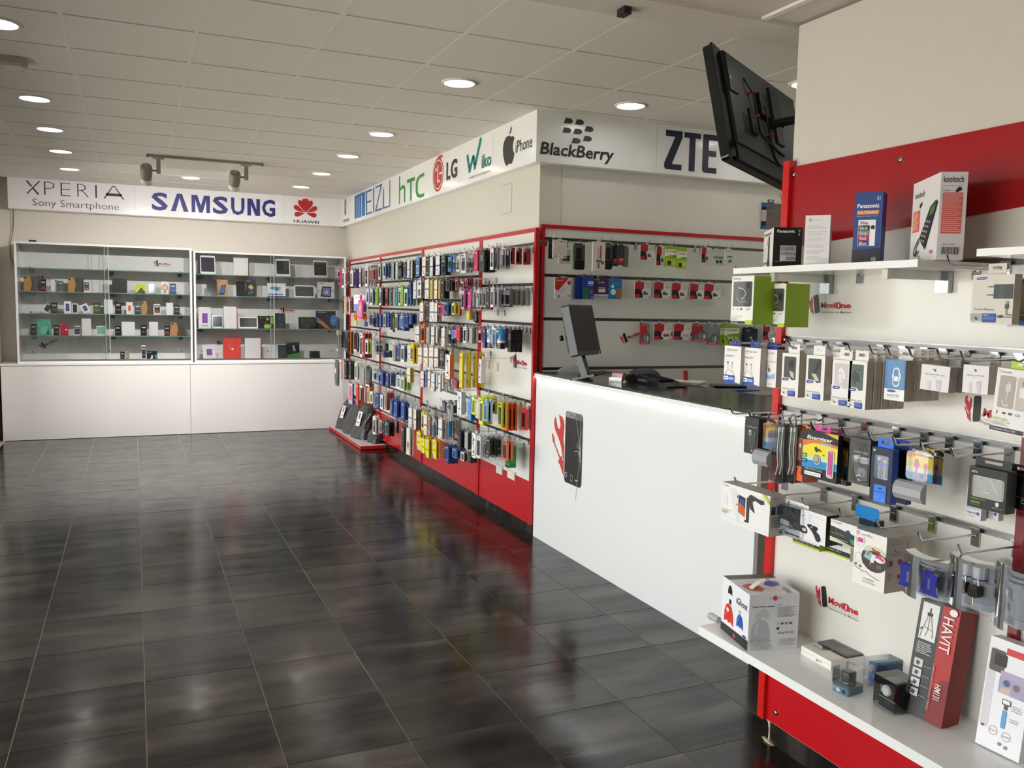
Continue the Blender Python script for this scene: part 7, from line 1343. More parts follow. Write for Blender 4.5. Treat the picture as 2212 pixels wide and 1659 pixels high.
BOXART = {
 'kraft': kraft(),
 'blueflag': [('e', .80, .12, .22, None, '3f7fc0')], 'plain': [], 'blackpic': [('r', .1, .25, .5, .7, '2a1c1e'), ('r', .6, .5, .9, .6, '333')],
 'yellow': [('r', 0, 0, 1, 1, 'd3dc1e'), ('p', [(.20, 1), (.55, .35), (1, .75), (1, 1)], '2a2f1c'), ('p', [(.38, .95), (.62, .45), (.9, .70), (.72, 1)], '2f6a1e'), ('e', .2, .25, None, .05, '555510')],
 'orangepic': [('o', .5, .5, .44, .25, 'b0483a'), ('R', .36, .2, .66, .85, .04, 'e08a4a'), ('r', .42, .3, .6, .7, 'f0c9a0'), ('r', .2, .88, .8, .94, '444')],
 'purplepic': phonepic('f2f2f4', '2a2a4a', '6a5a9a'), 'darkpic': phonepic('f2f2f4', '2a2a2c', '3a3030', .12, .1, .82, .9), 'redpic': phonepic('f2f0f0', 'e6e6e6', 'e8602a'),
 'green': [('R', .25, .45, .75, .95, .04, '8fd8c0'), ('r', .06, .06, .3, .12, '2a8a70'), ('p', [(.62, .95), (.80, .5), (.86, .95)], '1c5a48'), ('e', .86, .1, None, .05, 'd8607a')],
 'red': [('r', .6, .5, .9, .6, 'eeeeee'), ('e', .8, .12, None, .06, '3a3a8a'), ('r', .1, .1, .4, .13, 'e8a0a0')],
 'comic': [('r', 0, 0, 1, 1, 'd8c04a')] + [('e', .2 + .3 * (k % 3), .15 + .22 * (k // 3), .12, .09, ('d8503c', '3a7fb8', '5a9a4a', 'e6e2d8')[k % 4]) for k in range(12)],
 'tealdot': [('p', [(.30, .95), (.46, .45), (.62, .55), (.5, 1)], 'e6e6e6'), ('e', .88, .62, .12, .25, '1f9aa8'), ('r', .08, .1, .5, .2, '888')],
 'kraftblue': [('p', [(.18, .92), (.40, .34), (.86, .28), (.68, .94)], '2a2a30'), ('p', [(.26, .80), (.44, .38), (.80, .34), (.64, .84)], '2f6fb8'), ('r', .1, .06, .35, .12, '8a6a3a')],
 'moonpic': [('R', .18, .14, .84, .86, .04, '2a2438'), ('e', .5, .45, .24, .18, '5a50a0'), ('p', [(.2, .4), (.6, .3), (.84, .5), (.5, .55)], 'c9c23a'), ('e', .62, .74, .14, .07, '3f9a3a'), ('e', .34, .80, .10, .06, 'd0402a'), ('r', .06, .06, .5, .1, '999')],
 'bluetab': [('p', [(.10, .40), (.26, .22), (.72, .30), (.56, .56)], '3a9ad0'), ('p', [(.56, .58), (.72, .31), (.78, .34), (.62, .62)], 'c9d4da'), ('r', .03, .76, .86, .83, '2a4a90'), ('r', 0, .90, 1, 1, '3a5a9a')],
 'tabpic': [('t', 'TABLET', .05, .04, .3, .09, '444', .01), ('p', [(.18, .90), (.26, .28), (.82, .28), (.78, .95)], '23202a'), ('p', [(.25, .82), (.32, .36), (.76, .36), (.72, .86)], '7a8ac0'), ('p', [(.35, .7), (.5, .5), (.65, .55), (.6, .75)], 'c9cfe6'), ('r', .82, .5, 1, .6, '8ac4d6'), ('r', 0, .52, .18, .62, 'a9d4e0')],
 'violet': [('R', .32, .30, .74, .76, .03, '7a4a9a'), ('r', .38, .36, .68, .70, '8f5ab0')] + [('e', .32 + .13 * k, .88, None, .03, ('8aa86a', '8aa86a', 'c9a0b0', 'b0a0c0')[k]) for k in range(4)],
 'rededge': [('r', .95, 0, 1, 1, 'd02a30'), ('r', .38, .52, .58, .535, 'd9a0a0')],
 'redlogo': [('e', .52, .52, None, .055, 'f4dcdc')],
 'splat': [('e', .62, .24, .09, .12, '8fc41e'), ('e', .60, .82, .20, .17, 'a4d81e'), ('e', .44, .84, .06, .08, 'a4d81e'), ('e', .95, .35, .12, .30, '8fc41e'), ('t', 'Ultra Slim', .08, .48, .5, .07, '6a6a30', .004), ('e', .2, .18, .03, .04, '8fc41e')],
 'bluedisc': [('e', .90, .52, .20, .30, '3a86d0'), ('t', 'DUAL', .80, .48, .16, .07, 'd9e8f6', .01), ('p', [(0, .30), (.72, .95), (0, .62)], '5aa0d8'), ('p', [(.1, .62), (.34, .55), (.72, .98), (.5, .98)], 'c98a4a'), ('r', .04, .05, .5, .1, '9ab'), ('e', .5, .30, None, .05, '2a50c0')],
 'greenfoot': [('p', [(.08, .75), (1, .62), (1, 1), (.05, 1)], '4aa23a'), ('p', [(.45, .2), (.60, .16), (.72, .5), (.58, .55)], 'a9c4d0'), ('r', .05, .05, .2, .1, '999')],
}
CASEITEMS = [
 ('B', 'phone_box', 'brown and black phone box, first from the windows, upper shelf, phone case', -1.048, 11.13, 1.6778, 0.1604, 0.1717, 0.05, '4a443c', 'kraft', 0.0, 0.0),
 ('P', 'phone', 'black phone, second from the windows, upper shelf, phone case', 'phone', -0.9313, 11.07, 1.6778, 0.055, 0.1359, '1d1b1c', '3a2a2c', 'c0302a', 10, 0.0),
 ('B', 'phone_box', 'white phone box, third from the windows, upper shelf, phone case', -0.825, 11.13, 1.6778, 0.0655, 0.1398, 0.045, 'efefee', 'blueflag', 0.0, 0.0),
 ('P', 'phone', 'grey phone, fourth from the windows, upper shelf, phone case', 'phone', -0.7583, 11.07, 1.6778, 0.0609, 0.1242, '7f8488', '5a5f64', '', 10, 0.0),
 ('B', 'phone_box', 'brown and black phone box, fifth from the windows, upper shelf, phone case', -0.6052, 11.13, 1.6778, 0.1601, 0.1675, 0.05, '4a443c', 'kraft', 0.0, 0.0),
 ('P', 'phone', 'white phone, sixth from the windows, upper shelf, phone case', 'phone', -0.4904, 11.07, 1.6778, 0.0559, 0.1279, 'ecebea', '2a2a2c', 'c8485a', 10, 0.0),
 ('B', 'phone_box', 'large black phone box, seventh from the windows, upper shelf, phone case', -0.1451, 11.13, 1.6778, 0.1611, 0.1689, 0.045, '1e1c1d', 'blackpic', 0.0, 0.0),
 ('B', 'phone_box', 'yellow phone box, eighth from the windows, upper shelf, phone case', 0.0733, 11.13, 1.6847, 0.099, 0.1023, 0.045, 'd3dc1e', 'yellow', 0.0, 0.14),
 ('P', 'phone', 'dark green-screened phone, ninth from the windows, upper shelf, phone case', 'phone', 0.2015, 11.07, 1.6778, 0.058, 0.116, '2a2c26', '4a5a3a', '', 10, 0.0),
 ('B', 'phone_box', 'white phone box with an orange phone picture, tenth from the windows, upper shelf, phone case', 0.347, 11.13, 1.6778, 0.0832, 0.1474, 0.045, 'f0eeec', 'orangepic', 0.0, 0.0),
 ('P', 'phone', 'blue phone, eleventh from the windows, upper shelf, phone case', 'phone', 0.4354, 11.07, 1.6778, 0.0701, 0.1256, '2b3a5c', '2f4f8a', '', 10, 0.0),
 ('B', 'phone_box', 'dark tilted phone box, first from the windows, middle shelf, phone case', -0.9186, 11.13, 1.4475, 0.071, 0.0915, 0.045, '2a2724', 'darkpic', 0.0, 0.489),
 ('P', 'phone', 'dark phone with a green screen, second from the windows, middle shelf, phone case', 'phone', -0.8275, 11.07, 1.4308, 0.0669, 0.1208, '2a2c2c', '3f5a34', '', 10, 0.0),
 ('B', 'phone_box', 'white phone box with a purple picture, third from the windows, middle shelf, phone case', -0.6952, 11.13, 1.4308, 0.0739, 0.1398, 0.045, 'f0f0f2', 'purplepic', 0.0, 0.0),
 ('B', 'phone_box', 'white phone box with a dark picture, fourth from the windows, middle shelf, phone case', -0.617, 11.13, 1.4308, 0.063, 0.116, 0.045, 'f0f0f0', 'darkpic', 0.0, 0.0),
 ('B', 'phone_box', 'orange and white tilted phone box, fifth from the windows, middle shelf, phone case', -0.4915, 11.13, 1.4478, 0.0775, 0.1003, 0.045, 'e0782a', 'purplepic', 0.0, -0.454),
 ('P', 'phone', 'dark green-screened phone, sixth from the windows, middle shelf, phone case', 'phone', -0.3923, 11.07, 1.4308, 0.0668, 0.1264, '2a2c2c', '3f5a34', '', 10, 0.0),
 ('B', 'phone_box', 'plain white box, seventh from the windows, middle shelf, phone case', -0.2716, 11.13, 1.4308, 0.0948, 0.1682, 0.045, 'eeeef0', 'plain', 0.0, 0.0),
 ('P', 'phone', 'black phone, eighth from the windows, middle shelf, phone case', 'phone', -0.1646, 11.07, 1.4308, 0.0681, 0.141, '1c1c1d', '161617', '', 10, 0.0),
 ('B', 'phone_box', 'white phone box with a red phone picture, ninth from the windows, middle shelf, phone case', -0.0447, 11.13, 1.4308, 0.0715, 0.1412, 0.045, 'f2f0f0', 'redpic', 0.0, 0.0),
 ('P', 'phone', 'black phone, tenth from the windows, middle shelf, phone case', 'phone', 0.0452, 11.07, 1.4308, 0.0667, 0.1231, '1c1c1d', '2a3436', '', 10, 0.0),
 ('B', 'phone_box', 'brown and black phone box, eleventh from the windows, middle shelf, phone case', 0.1511, 11.13, 1.4308, 0.1251, 0.1596, 0.05, '4a443c', 'kraft', 0.0, 0.0),
 ('P', 'phone', 'white phone, twelfth from the windows, middle shelf, phone case', 'phone', 0.257, 11.07, 1.4308, 0.0692, 0.1242, 'efedec', '2a2a2c', 'c8485a', 10, 0.0),
 ('B', 'phone_box', 'plain white box, thirteenth from the windows, middle shelf, phone case', 0.3963, 11.13, 1.4308, 0.0755, 0.1425, 0.045, 'efeeec', 'plain', 0.0, 0.0),
 ('P', 'phone', 'black phone, fourteenth from the windows, middle shelf, phone case', 'phone', 0.4743, 11.07, 1.4308, 0.065, 0.1193, '1b1c1e', '2a2e34', '', 10, 0.0),
 ('P', 'phone', 'dark phone, first from the windows, lowest shelf, phone case', 'phone', -1.0418, 11.07, 1.1788, 0.0572, 0.1285, '1d1d20', '2a2c36', '', 10, 0.0),
 ('B', 'phone_box', 'mint green phone box, second from the windows, lowest shelf, phone case', -0.9363, 11.13, 1.1788, 0.133, 0.1806, 0.045, '58c4a4', 'green', 0.0, 0.0),
 ('P', 'phone', 'dark phone, third from the windows, lowest shelf, phone case', 'phone', -0.811, 11.07, 1.1788, 0.0559, 0.1178, '1d1d20', '3a2c2c', '', 10, 0.0),
 ('B', 'phone_box', 'red phone box, fourth from the windows, lowest shelf, phone case', -0.7359, 11.13, 1.1788, 0.0801, 0.1407, 0.045, 'c42a34', 'red', 0.0, 0.0),
 ('P', 'phone', 'white phone, fifth from the windows, lowest shelf, phone case', 'phone', -0.5991, 11.07, 1.1788, 0.0608, 0.1125, 'eeeeee', '4a4a4c', '', 10, 0.0),
 ('B', 'phone_box', 'tall plain white box, sixth from the windows, lowest shelf, phone case', -0.5059, 11.13, 1.1788, 0.0983, 0.1955, 0.045, 'eceae8', 'plain', 0.0, 0.0),
 ('P', 'phone', 'white phone with a green screen, seventh from the windows, lowest shelf, phone case', 'phone', -0.3515, 11.07, 1.1788, 0.0957, 0.1132, 'e6eeea', '7fb8a0', '', 10, 0.0),
 ('P', 'phone', 'black phone, eighth from the windows, lowest shelf, phone case', 'phone', -0.1728, 11.07, 1.1788, 0.063, 0.1192, '2a2526', '1f1b1c', '', 10, 0.0),
 ('B', 'phone_box', 'wide plain white box, ninth from the windows, lowest shelf, phone case', -0.0603, 11.13, 1.1788, 0.1418, 0.1618, 0.045, 'eff1f2', 'plain', 0.0, 0.0),
 ('P', 'phone', 'black phone, tenth from the windows, lowest shelf, phone case', 'phone', 0.1043, 11.07, 1.1788, 0.0685, 0.129, '2a2826', '1b1b1c', '', 10, 0.0),
 ('B', 'phone_box', 'plain white box, eleventh from the windows, lowest shelf, phone case', 0.2142, 11.13, 1.1788, 0.0989, 0.1646, 0.045, 'eceaec', 'plain', 0.0, 0.0),
 ('P', 'phone', 'black phone, twelfth from the windows, lowest shelf, phone case', 'phone', 0.3625, 11.07, 1.1788, 0.0631, 0.1209, '1d1b1c', '2a2a2c', 'c0302a', 10, 0.0),
 ('B', 'phone_box', 'brown and black phone box, thirteenth from the windows, lowest shelf, phone case', 0.4893, 11.13, 1.1788, 0.1648, 0.1571, 0.05, '4a443c', 'kraft', 0.0, 0.0),
 ('P', 'phone', 'dark phone, first from the windows, case floor, phone case', 'phone', -0.1295, 11.07, 0.8893, 0.0489, 0.1001, '2a2a2c', '333336', '', 10, 0.0),
 ('B', 'phone_box', 'colourful comic-print phone box, second from the windows, case floor, phone case', -0.0694, 11.13, 0.8923, 0.0428, 0.0997, 0.045, 'd8c04a', 'comic', 0.0, -0.14),
 ('P', 'phone', 'white keypad phone, third from the windows, case floor, phone case', 'phone', 0.1013, 11.07, 0.8893, 0.0444, 0.1781, 'f2f2f2', '3a3a3e', '', 10, 0.0),
 ('B', 'phone_box', 'black phone box with a teal dot, fourth from the windows, case floor, phone case', 0.192, 11.13, 0.8893, 0.1153, 0.1048, 0.045, '17171a', 'tealdot', 0.0, 0.0),
 ('P', 'tablet', 'dark tablet with a white foot edge, first from the windows, top shelf, tablet case', 'tablet', 0.8325, 11.055, 1.9278, 0.1729, 0.2287, 'eceaea', '3a3a44', '', 14, 0.0),
 ('B', 'tablet_box', 'tall white tablet box, second from the windows, top shelf, tablet case', 1.2257, 11.16, 1.9278, 0.1717, 0.2333, 0.03, 'eeebe6', 'plain', 0.0, 0.0),
 ('P', 'tablet', 'dark tablet with a vertical streak, third from the windows, top shelf, tablet case', 'tablet', 1.7216, 11.055, 1.9278, 0.1755, 0.2211, 'e6e6e4', '33353a', '', 14, 0.0),
 ('P', 'tablet', 'black tablet, fourth from the windows, top shelf, tablet case', 'tablet', 2.1879, 11.055, 1.9278, 0.1768, 0.2216, 'e6e4e0', '262628', '', 14, 0.0),
 ('P', 'tablet', 'black leaning tablet, first from the windows, middle shelf, tablet case', 'tablet', 0.8744, 11.055, 1.6688, 0.1152, 0.1927, '1d1e1e', '1a1c1c', '', 14, 0.0),
 ('B', 'tablet_box', 'brown card tablet box, second from the windows, middle shelf, tablet case', 1.0038, 11.16, 1.6688, 0.1264, 0.1984, 0.03, 'c69a5c', 'kraftblue', 0.0, 0.0),
 ('P', 'tablet', 'small black tablet, third from the windows, middle shelf, tablet case', 'tablet', 1.2135, 11.055, 1.6688, 0.1072, 0.1843, '1c1a1b', '262426', '', 14, 0.0),
 ('B', 'tablet_box', 'black tablet box with a colourful picture, fourth from the windows, middle shelf, tablet case', 1.3408, 11.16, 1.6688, 0.1148, 0.2085, 0.03, '26242a', 'moonpic', 0.0, 0.0),
 ('B', 'tablet_box', 'white tablet box with a blue tablet picture, fifth from the windows, middle shelf, tablet case', 1.6551, 11.16, 1.6688, 0.223, 0.174, 0.03, 'f0f0f0', 'bluetab', 0.0, 0.0),
 ('P', 'tablet', 'white-framed landscape tablet, sixth from the windows, middle shelf, tablet case', 'tablet', 1.9873, 11.055, 1.6688, 0.2591, 0.1585, 'f0f0f0', '4a504e', '', 14, 0.0),
 ('B', 'tablet_box', 'white tablet box with a tilted tablet picture, seventh from the windows, middle shelf, tablet case', 2.2778, 11.16, 1.6688, 0.2145, 0.2066, 0.03, 'f0eeec', 'tabpic', 0.0, 0.0),
 ('B', 'tablet_box', 'white tablet box with a violet panel, first from the windows, lowest shelf, tablet case', 0.7935, 11.16, 1.2728, 0.1463, 0.2567, 0.03, 'efedf0', 'violet', 0.0, 0.0),
 ('P', 'tablet', 'small white tablet, second from the windows, lowest shelf, tablet case', 'tablet', 0.9367, 11.055, 1.2728, 0.1235, 0.1637, 'cfdce8', '33383c', '', 14, 0.0),
 ('B', 'phone_box', 'tall white box with a red edge, third from the windows, lowest shelf, tablet case', 1.0944, 11.13, 1.2728, 0.1599, 0.2667, 0.045, 'f2f0f0', 'rededge', 0.0, 0.0),
 ('P', 'tablet', 'white landscape tablet, fourth from the windows, lowest shelf, tablet case', 'tablet', 1.2973, 11.055, 1.2728, 0.2328, 0.1457, 'eef2f6', '3a3c3c', '', 14, 0.0),
 ('B', 'tablet_box', 'black tablet box with lime splashes, fifth from the windows, lowest shelf, tablet case', 1.5186, 11.16, 1.2728, 0.192, 0.1569, 0.03, '1a1c18', 'splat', 0.0, 0.0),
 ('P', 'tablet', 'dark tablet reflecting the window, sixth from the windows, lowest shelf, tablet case', 'tablet', 1.6865, 11.055, 1.2728, 0.1241, 0.1994, '1f2a30', '243038', '', 14, 0.0),
 ('P', 'tablet', 'black landscape tablet, seventh from the windows, lowest shelf, tablet case', 'tablet', 2.0247, 11.055, 1.2728, 0.2271, 0.1531, '141516', '232526', '', 14, 0.0),
 ('B', 'tablet_box', 'dark tablet box with a blue disc, eighth from the windows, lowest shelf, tablet case', 2.276, 11.16, 1.2728, 0.2514, 0.2321, 0.03, '1d1f2a', 'bluedisc', 0.0, 0.0),
 ('B', 'tablet_box', 'leaning white tablet box with a violet panel, first from the windows, case floor, tablet case', 0.8487, 11.16, 0.897, 0.1467, 0.1706, 0.03, 'e9e7ee', 'violet', 0.0, -0.105),
 ('B', 'tablet_box', 'flat red tablet box, second from the windows, case floor, tablet case', 1.1125, 11.16, 0.8893, 0.2041, 0.2599, 0.03, 'e8473c', 'redlogo', 0.0, 0.0),
 ('B', 'tablet_box', 'white tablet box with a red edge, third from the windows, case floor, tablet case', 1.3656, 11.16, 0.8893, 0.2006, 0.2606, 0.03, 'f2efee', 'rededge', 0.0, 0.0),
 ('P', 'tablet', 'small dark tablet reflecting the window, fourth from the windows, case floor, tablet case', 'tablet', 1.7092, 11.055, 0.8893, 0.1044, 0.1828, '2a3a44', '33444c', '', 14, 0.0),
 ('B', 'tablet_box', 'black tablet box with a green foot, fifth from the windows, case floor, tablet case', 1.8535, 11.16, 0.8893, 0.1681, 0.2072, 0.03, '1a1c1c', 'greenfoot', 0.0, 0.0),
 ('P', 'tablet', 'small white tablet, sixth from the windows, case floor, tablet case', 'tablet', 2.114, 11.055, 0.8893, 0.1477, 0.1152, 'eef2f6', '33383c', '', 14, 0.0),
]
for it in CASEITEMS:
    k = it[0]
    if k == 'P': _, nm_, lab, cat, x, y, z, w, h, fr, sc, ft, tl, rz = it; leanphone(nm_, lab, cat, x, y, z, w, h, fr, sc, ft or None, tl, rz=rz)
    else: _, nm_, lab, x, y, z, w, h, d, col, art, rz, roll = it; showbox(nm_, lab, x, y, z, w, h, d, col, BOXART[art], rz, roll)
for lab, p, w, hh, up in [('small repair sticker high inside the phone case', (0.2313, 11.3665, 2.0794), 0.1931, 0.0695, 0.0), ('small repair sticker behind the upper shelf boxes of the phone case', (-0.9951, 11.3665, 1.8557), 0.165, 0.0594, 0.0), ('small repair sticker behind the black phone on the middle shelf', (-0.218, 11.3665, 1.5812), 0.1398, 0.0503, 0.0), ('small tilted repair sticker low inside the phone case', (-1.0241, 11.3665, 1.0597), 0.1796, 0.0647, 0.1), ('small repair sticker above the lime splashed box in the tablet case', (1.729, 11.3665, 1.5374), 0.188, 0.0677, 0.0), ('small repair sticker beside the red box in the tablet case', (0.9454, 11.3665, 1.1033), 0.1306, 0.047, 0.0), ('tilted repair sticker on the alcove wall beside the monitor', (3.2478, 5.4295, 1.423), 0.1849, 0.0666, 0.06)]: sticker(lab, p, (w, 0, up), (up * .3, 0, -hh))

# ================================================================== ALCOVE WALL
def memcard(label, fr, red='b9252a', drive=None, grp=None):
    hangbox('memory_card_pack', label, 'card', fr, .006, {'*': 'd9d8d4', 'f': 'e4e2de'}, [('p', [(0, 0), (.56, 0), (.56, .36), (.40, .60), (.52, .95), (.30, 1), (0, 1)], red), ('p', [(0, .46), (.30, .42), (.44, .62), (.52, .95), (.38, 1), (.30, .74), (.0, .78)], '232224'), ('t', 'Kingston', .62, .08, .34, .08, '55504e', .004), ('t', '16GB', .66, .22, .26, .14, '8a8886', .004)] + (drive or [('R', .52, .58, .70, .80, .02, '5a5e64'), ('R', .70, .66, .80, .80, .02, '3a3d42')]) + [('e', .90, .93, None, .045, 'b03038')], rz=0, tab=('e4e2de', .022, .012))
ALC = [
 ('charger_pack', 'slim black pack behind the white charger card on the alcove wall', (2.5925, 5.26, 1.9478, 0.0372, 0.1178), 0.012, 'black', '17181a'),
 ('charger_pack', 'white charger card at the corner end of the top alcove row', (2.6279, 5.2, 1.9495, 0.104, 0.1205), 0.01, 'white', 'd9cfc6'),
 ('earbud_pack', 'clear pack with a dark bud and pale label, behind the white charger card', (2.7234, 5.31, 1.9188, 0.091, 0.0964), 0.012, 'black', 'c9c6b8'),
 ('charger_pack', 'clear pack with a lime foot on the top alcove row', (2.7894, 5.22, 1.8793, 0.0854, 0.1838), 0.02, 'bl', '7fd23a'),
 ('pen_pack', 'tall white pack with a red stick on the top alcove row', (2.9116, 5.17, 1.8711, 0.0957, 0.1983), 0.014, 'whitered', 'dcd3cb'),
 ('charger_pack', 'clear dark pack beside the tall white pack', (3.0342, 5.25, 1.8902, 0.0674, 0.1867), 0.02, 'bl', '3a3c3a'),
 ('charger_pack', 'narrow black and red pack on the top alcove row', (3.0887, 5.25, 1.9162, 0.0444, 0.1394), 0.012, 'blackred', '232425'),
 ('charger_pack', 'wider black and red pack on the top alcove row', (3.1026, 5.2, 1.9209, 0.053, 0.1362), 0.012, 'blackred', '2b2c2e'),
 ('charger_pack', 'grey pack at the back of the black and red packs', (3.204, 5.3, 1.9143, 0.0387, 0.138), 0.012, 'plain', '6a6c6a'),
 ('memory_card_pack', 'red and white memory card pack, first on the top alcove row', (3.3589, 5.27, 1.9685, 0.1136, 0.1085), 0.006, 'k', ''),
 ('memory_card_pack', 'red and white memory card pack behind the lime cards', (3.4749, 5.27, 1.9327, 0.0735, 0.136), 0.006, 'k', ''),
 ('memory_card_pack', 'lime memory card pack, farther of the pair on the top alcove row', (3.5148, 5.2, 1.9241, 0.1078, 0.1474), 0.006, 'tosh', ''),
 ('memory_card_pack', 'lime memory card pack, nearer of the pair on the top alcove row', (3.5986, 5.19, 1.9113, 0.0857, 0.1485), 0.006, 'tosh', ''),
 ('memory_card_pack', 'red and white memory card pack, last on the top alcove row', (3.8784, 5.29, 1.9698, 0.07, 0.1127), 0.006, 'k', ''),
 ('adapter_pack', 'white adapter pack with a green line on the top alcove row', (3.9384, 5.24, 1.9496, 0.1309, 0.1146), 0.008, 'green', 'c9cbc6'),
 ('adapter_pack', 'narrow white adapter pack at the end of the top alcove row', (4.0197, 5.2, 1.9547, 0.0704, 0.1152), 0.008, 'green', 'd2d3cf'),
 ('sim_card_pack', 'red and white prepaid card pack showing prices', (2.7457, 5.37, 1.6784, 0.1276, 0.1458), 0.008, 'sim', ''),
 ('sim_card_pack', 'dark blue prepaid card pack behind the blue and green one', (2.8801, 5.385, 1.6805, 0.0697, 0.1489), 0.008, 'plain', '1d3a8a'),
 ('sim_card_pack', 'blue and green prepaid card pack with a white name panel', (2.935, 5.35, 1.6819, 0.0877, 0.1539), 0.008, 'blue', '1f3f98'),
 ('sim_card_pack', 'purple prepaid card pack with gold dots', (3.0479, 5.37, 1.709, 0.1202, 0.12), 0.008, 'purple', '4a2f5c'),
 ('sim_card_pack', 'light blue prepaid card pack with a hand picture', (3.1638, 5.37, 1.6869, 0.1078, 0.1458), 0.008, 'sky', '1f78b8'),
 ('memory_card_pack', 'red and white memory card pack, first along the middle alcove row', (3.3971, 5.37, 1.699, 0.1391, 0.1153), 0.006, 'k', ''),
 ('memory_card_pack', 'red and white memory card pack, second along the middle alcove row', (3.5646, 5.37, 1.7009, 0.1478, 0.1152), 0.006, 'k', ''),
 ('memory_card_pack', 'red and white memory card pack, third along the middle alcove row', (3.7165, 5.37, 1.7, 0.1383, 0.1138), 0.006, 'k', ''),
 ('memory_card_pack', 'red and white memory card pack, fourth along the middle alcove row', (3.8752, 5.37, 1.7003, 0.1321, 0.1122), 0.006, 'k', ''),
 ('memory_card_pack', 'red and white memory card pack, fifth along the middle alcove row', (4.0133, 5.37, 1.7022, 0.1511, 0.1122), 0.006, 'k', ''),
 ('flash_drive_pack', 'tall red flash drive pack touching the tilted sticker', (3.4276, 5.37, 1.3615, 0.0839, 0.1512), 0.006, 'sand', 'b8362e'),
 ('flash_drive_pack', 'red and white flash drive pack with a red drive', (3.5838, 5.37, 1.3964, 0.1569, 0.1146), 0.006, 'u', 'b03038'),
 ('flash_drive_pack', 'red and white flash drive pack with a silver drive', (3.7565, 5.37, 1.395, 0.1571, 0.1165), 0.006, 'u', 'b9b4ac'),
 ('flash_drive_pack', 'wide red and black flash drive pack on the lower alcove row', (3.916, 5.37, 1.3852, 0.1404, 0.1278), 0.006, 'sand', 'a82c2c'),
 ('flash_drive_pack', 'grey and red flash drive pack on the lower alcove row', (4.0325, 5.37, 1.3602, 0.0953, 0.1523), 0.006, 'sand', '8d8d8c'),
 ('memory_card_pack', 'lime memory card pack on the lower alcove row', (4.1943, 5.35, 1.3594, 0.1372, 0.152), 0.006, 'tosh', ''),
 ('memory_card_pack', 'half hidden lime memory card pack on the lower alcove row', (4.1623, 5.38, 1.3579, 0.1074, 0.1525), 0.006, 'tosh', ''),
 ('drive_box', 'dark blue drive box above the tilted cable boxes', (4.3726, 5.34, 1.3173, 0.1224, 0.1661), 0.018, 'navy', '14222c'),
 ('drive_box', 'second dark drive box behind the dark blue one', (4.3955, 5.39, 1.3175, 0.1209, 0.1674), 0.016, 'plain', '20262a'),
 ('flash_drive_pack', 'red and white flash drive pack beside the red unit post', (4.5698, 5.37, 1.3984, 0.1226, 0.1129), 0.006, 'u', 'cfcac4'),
]
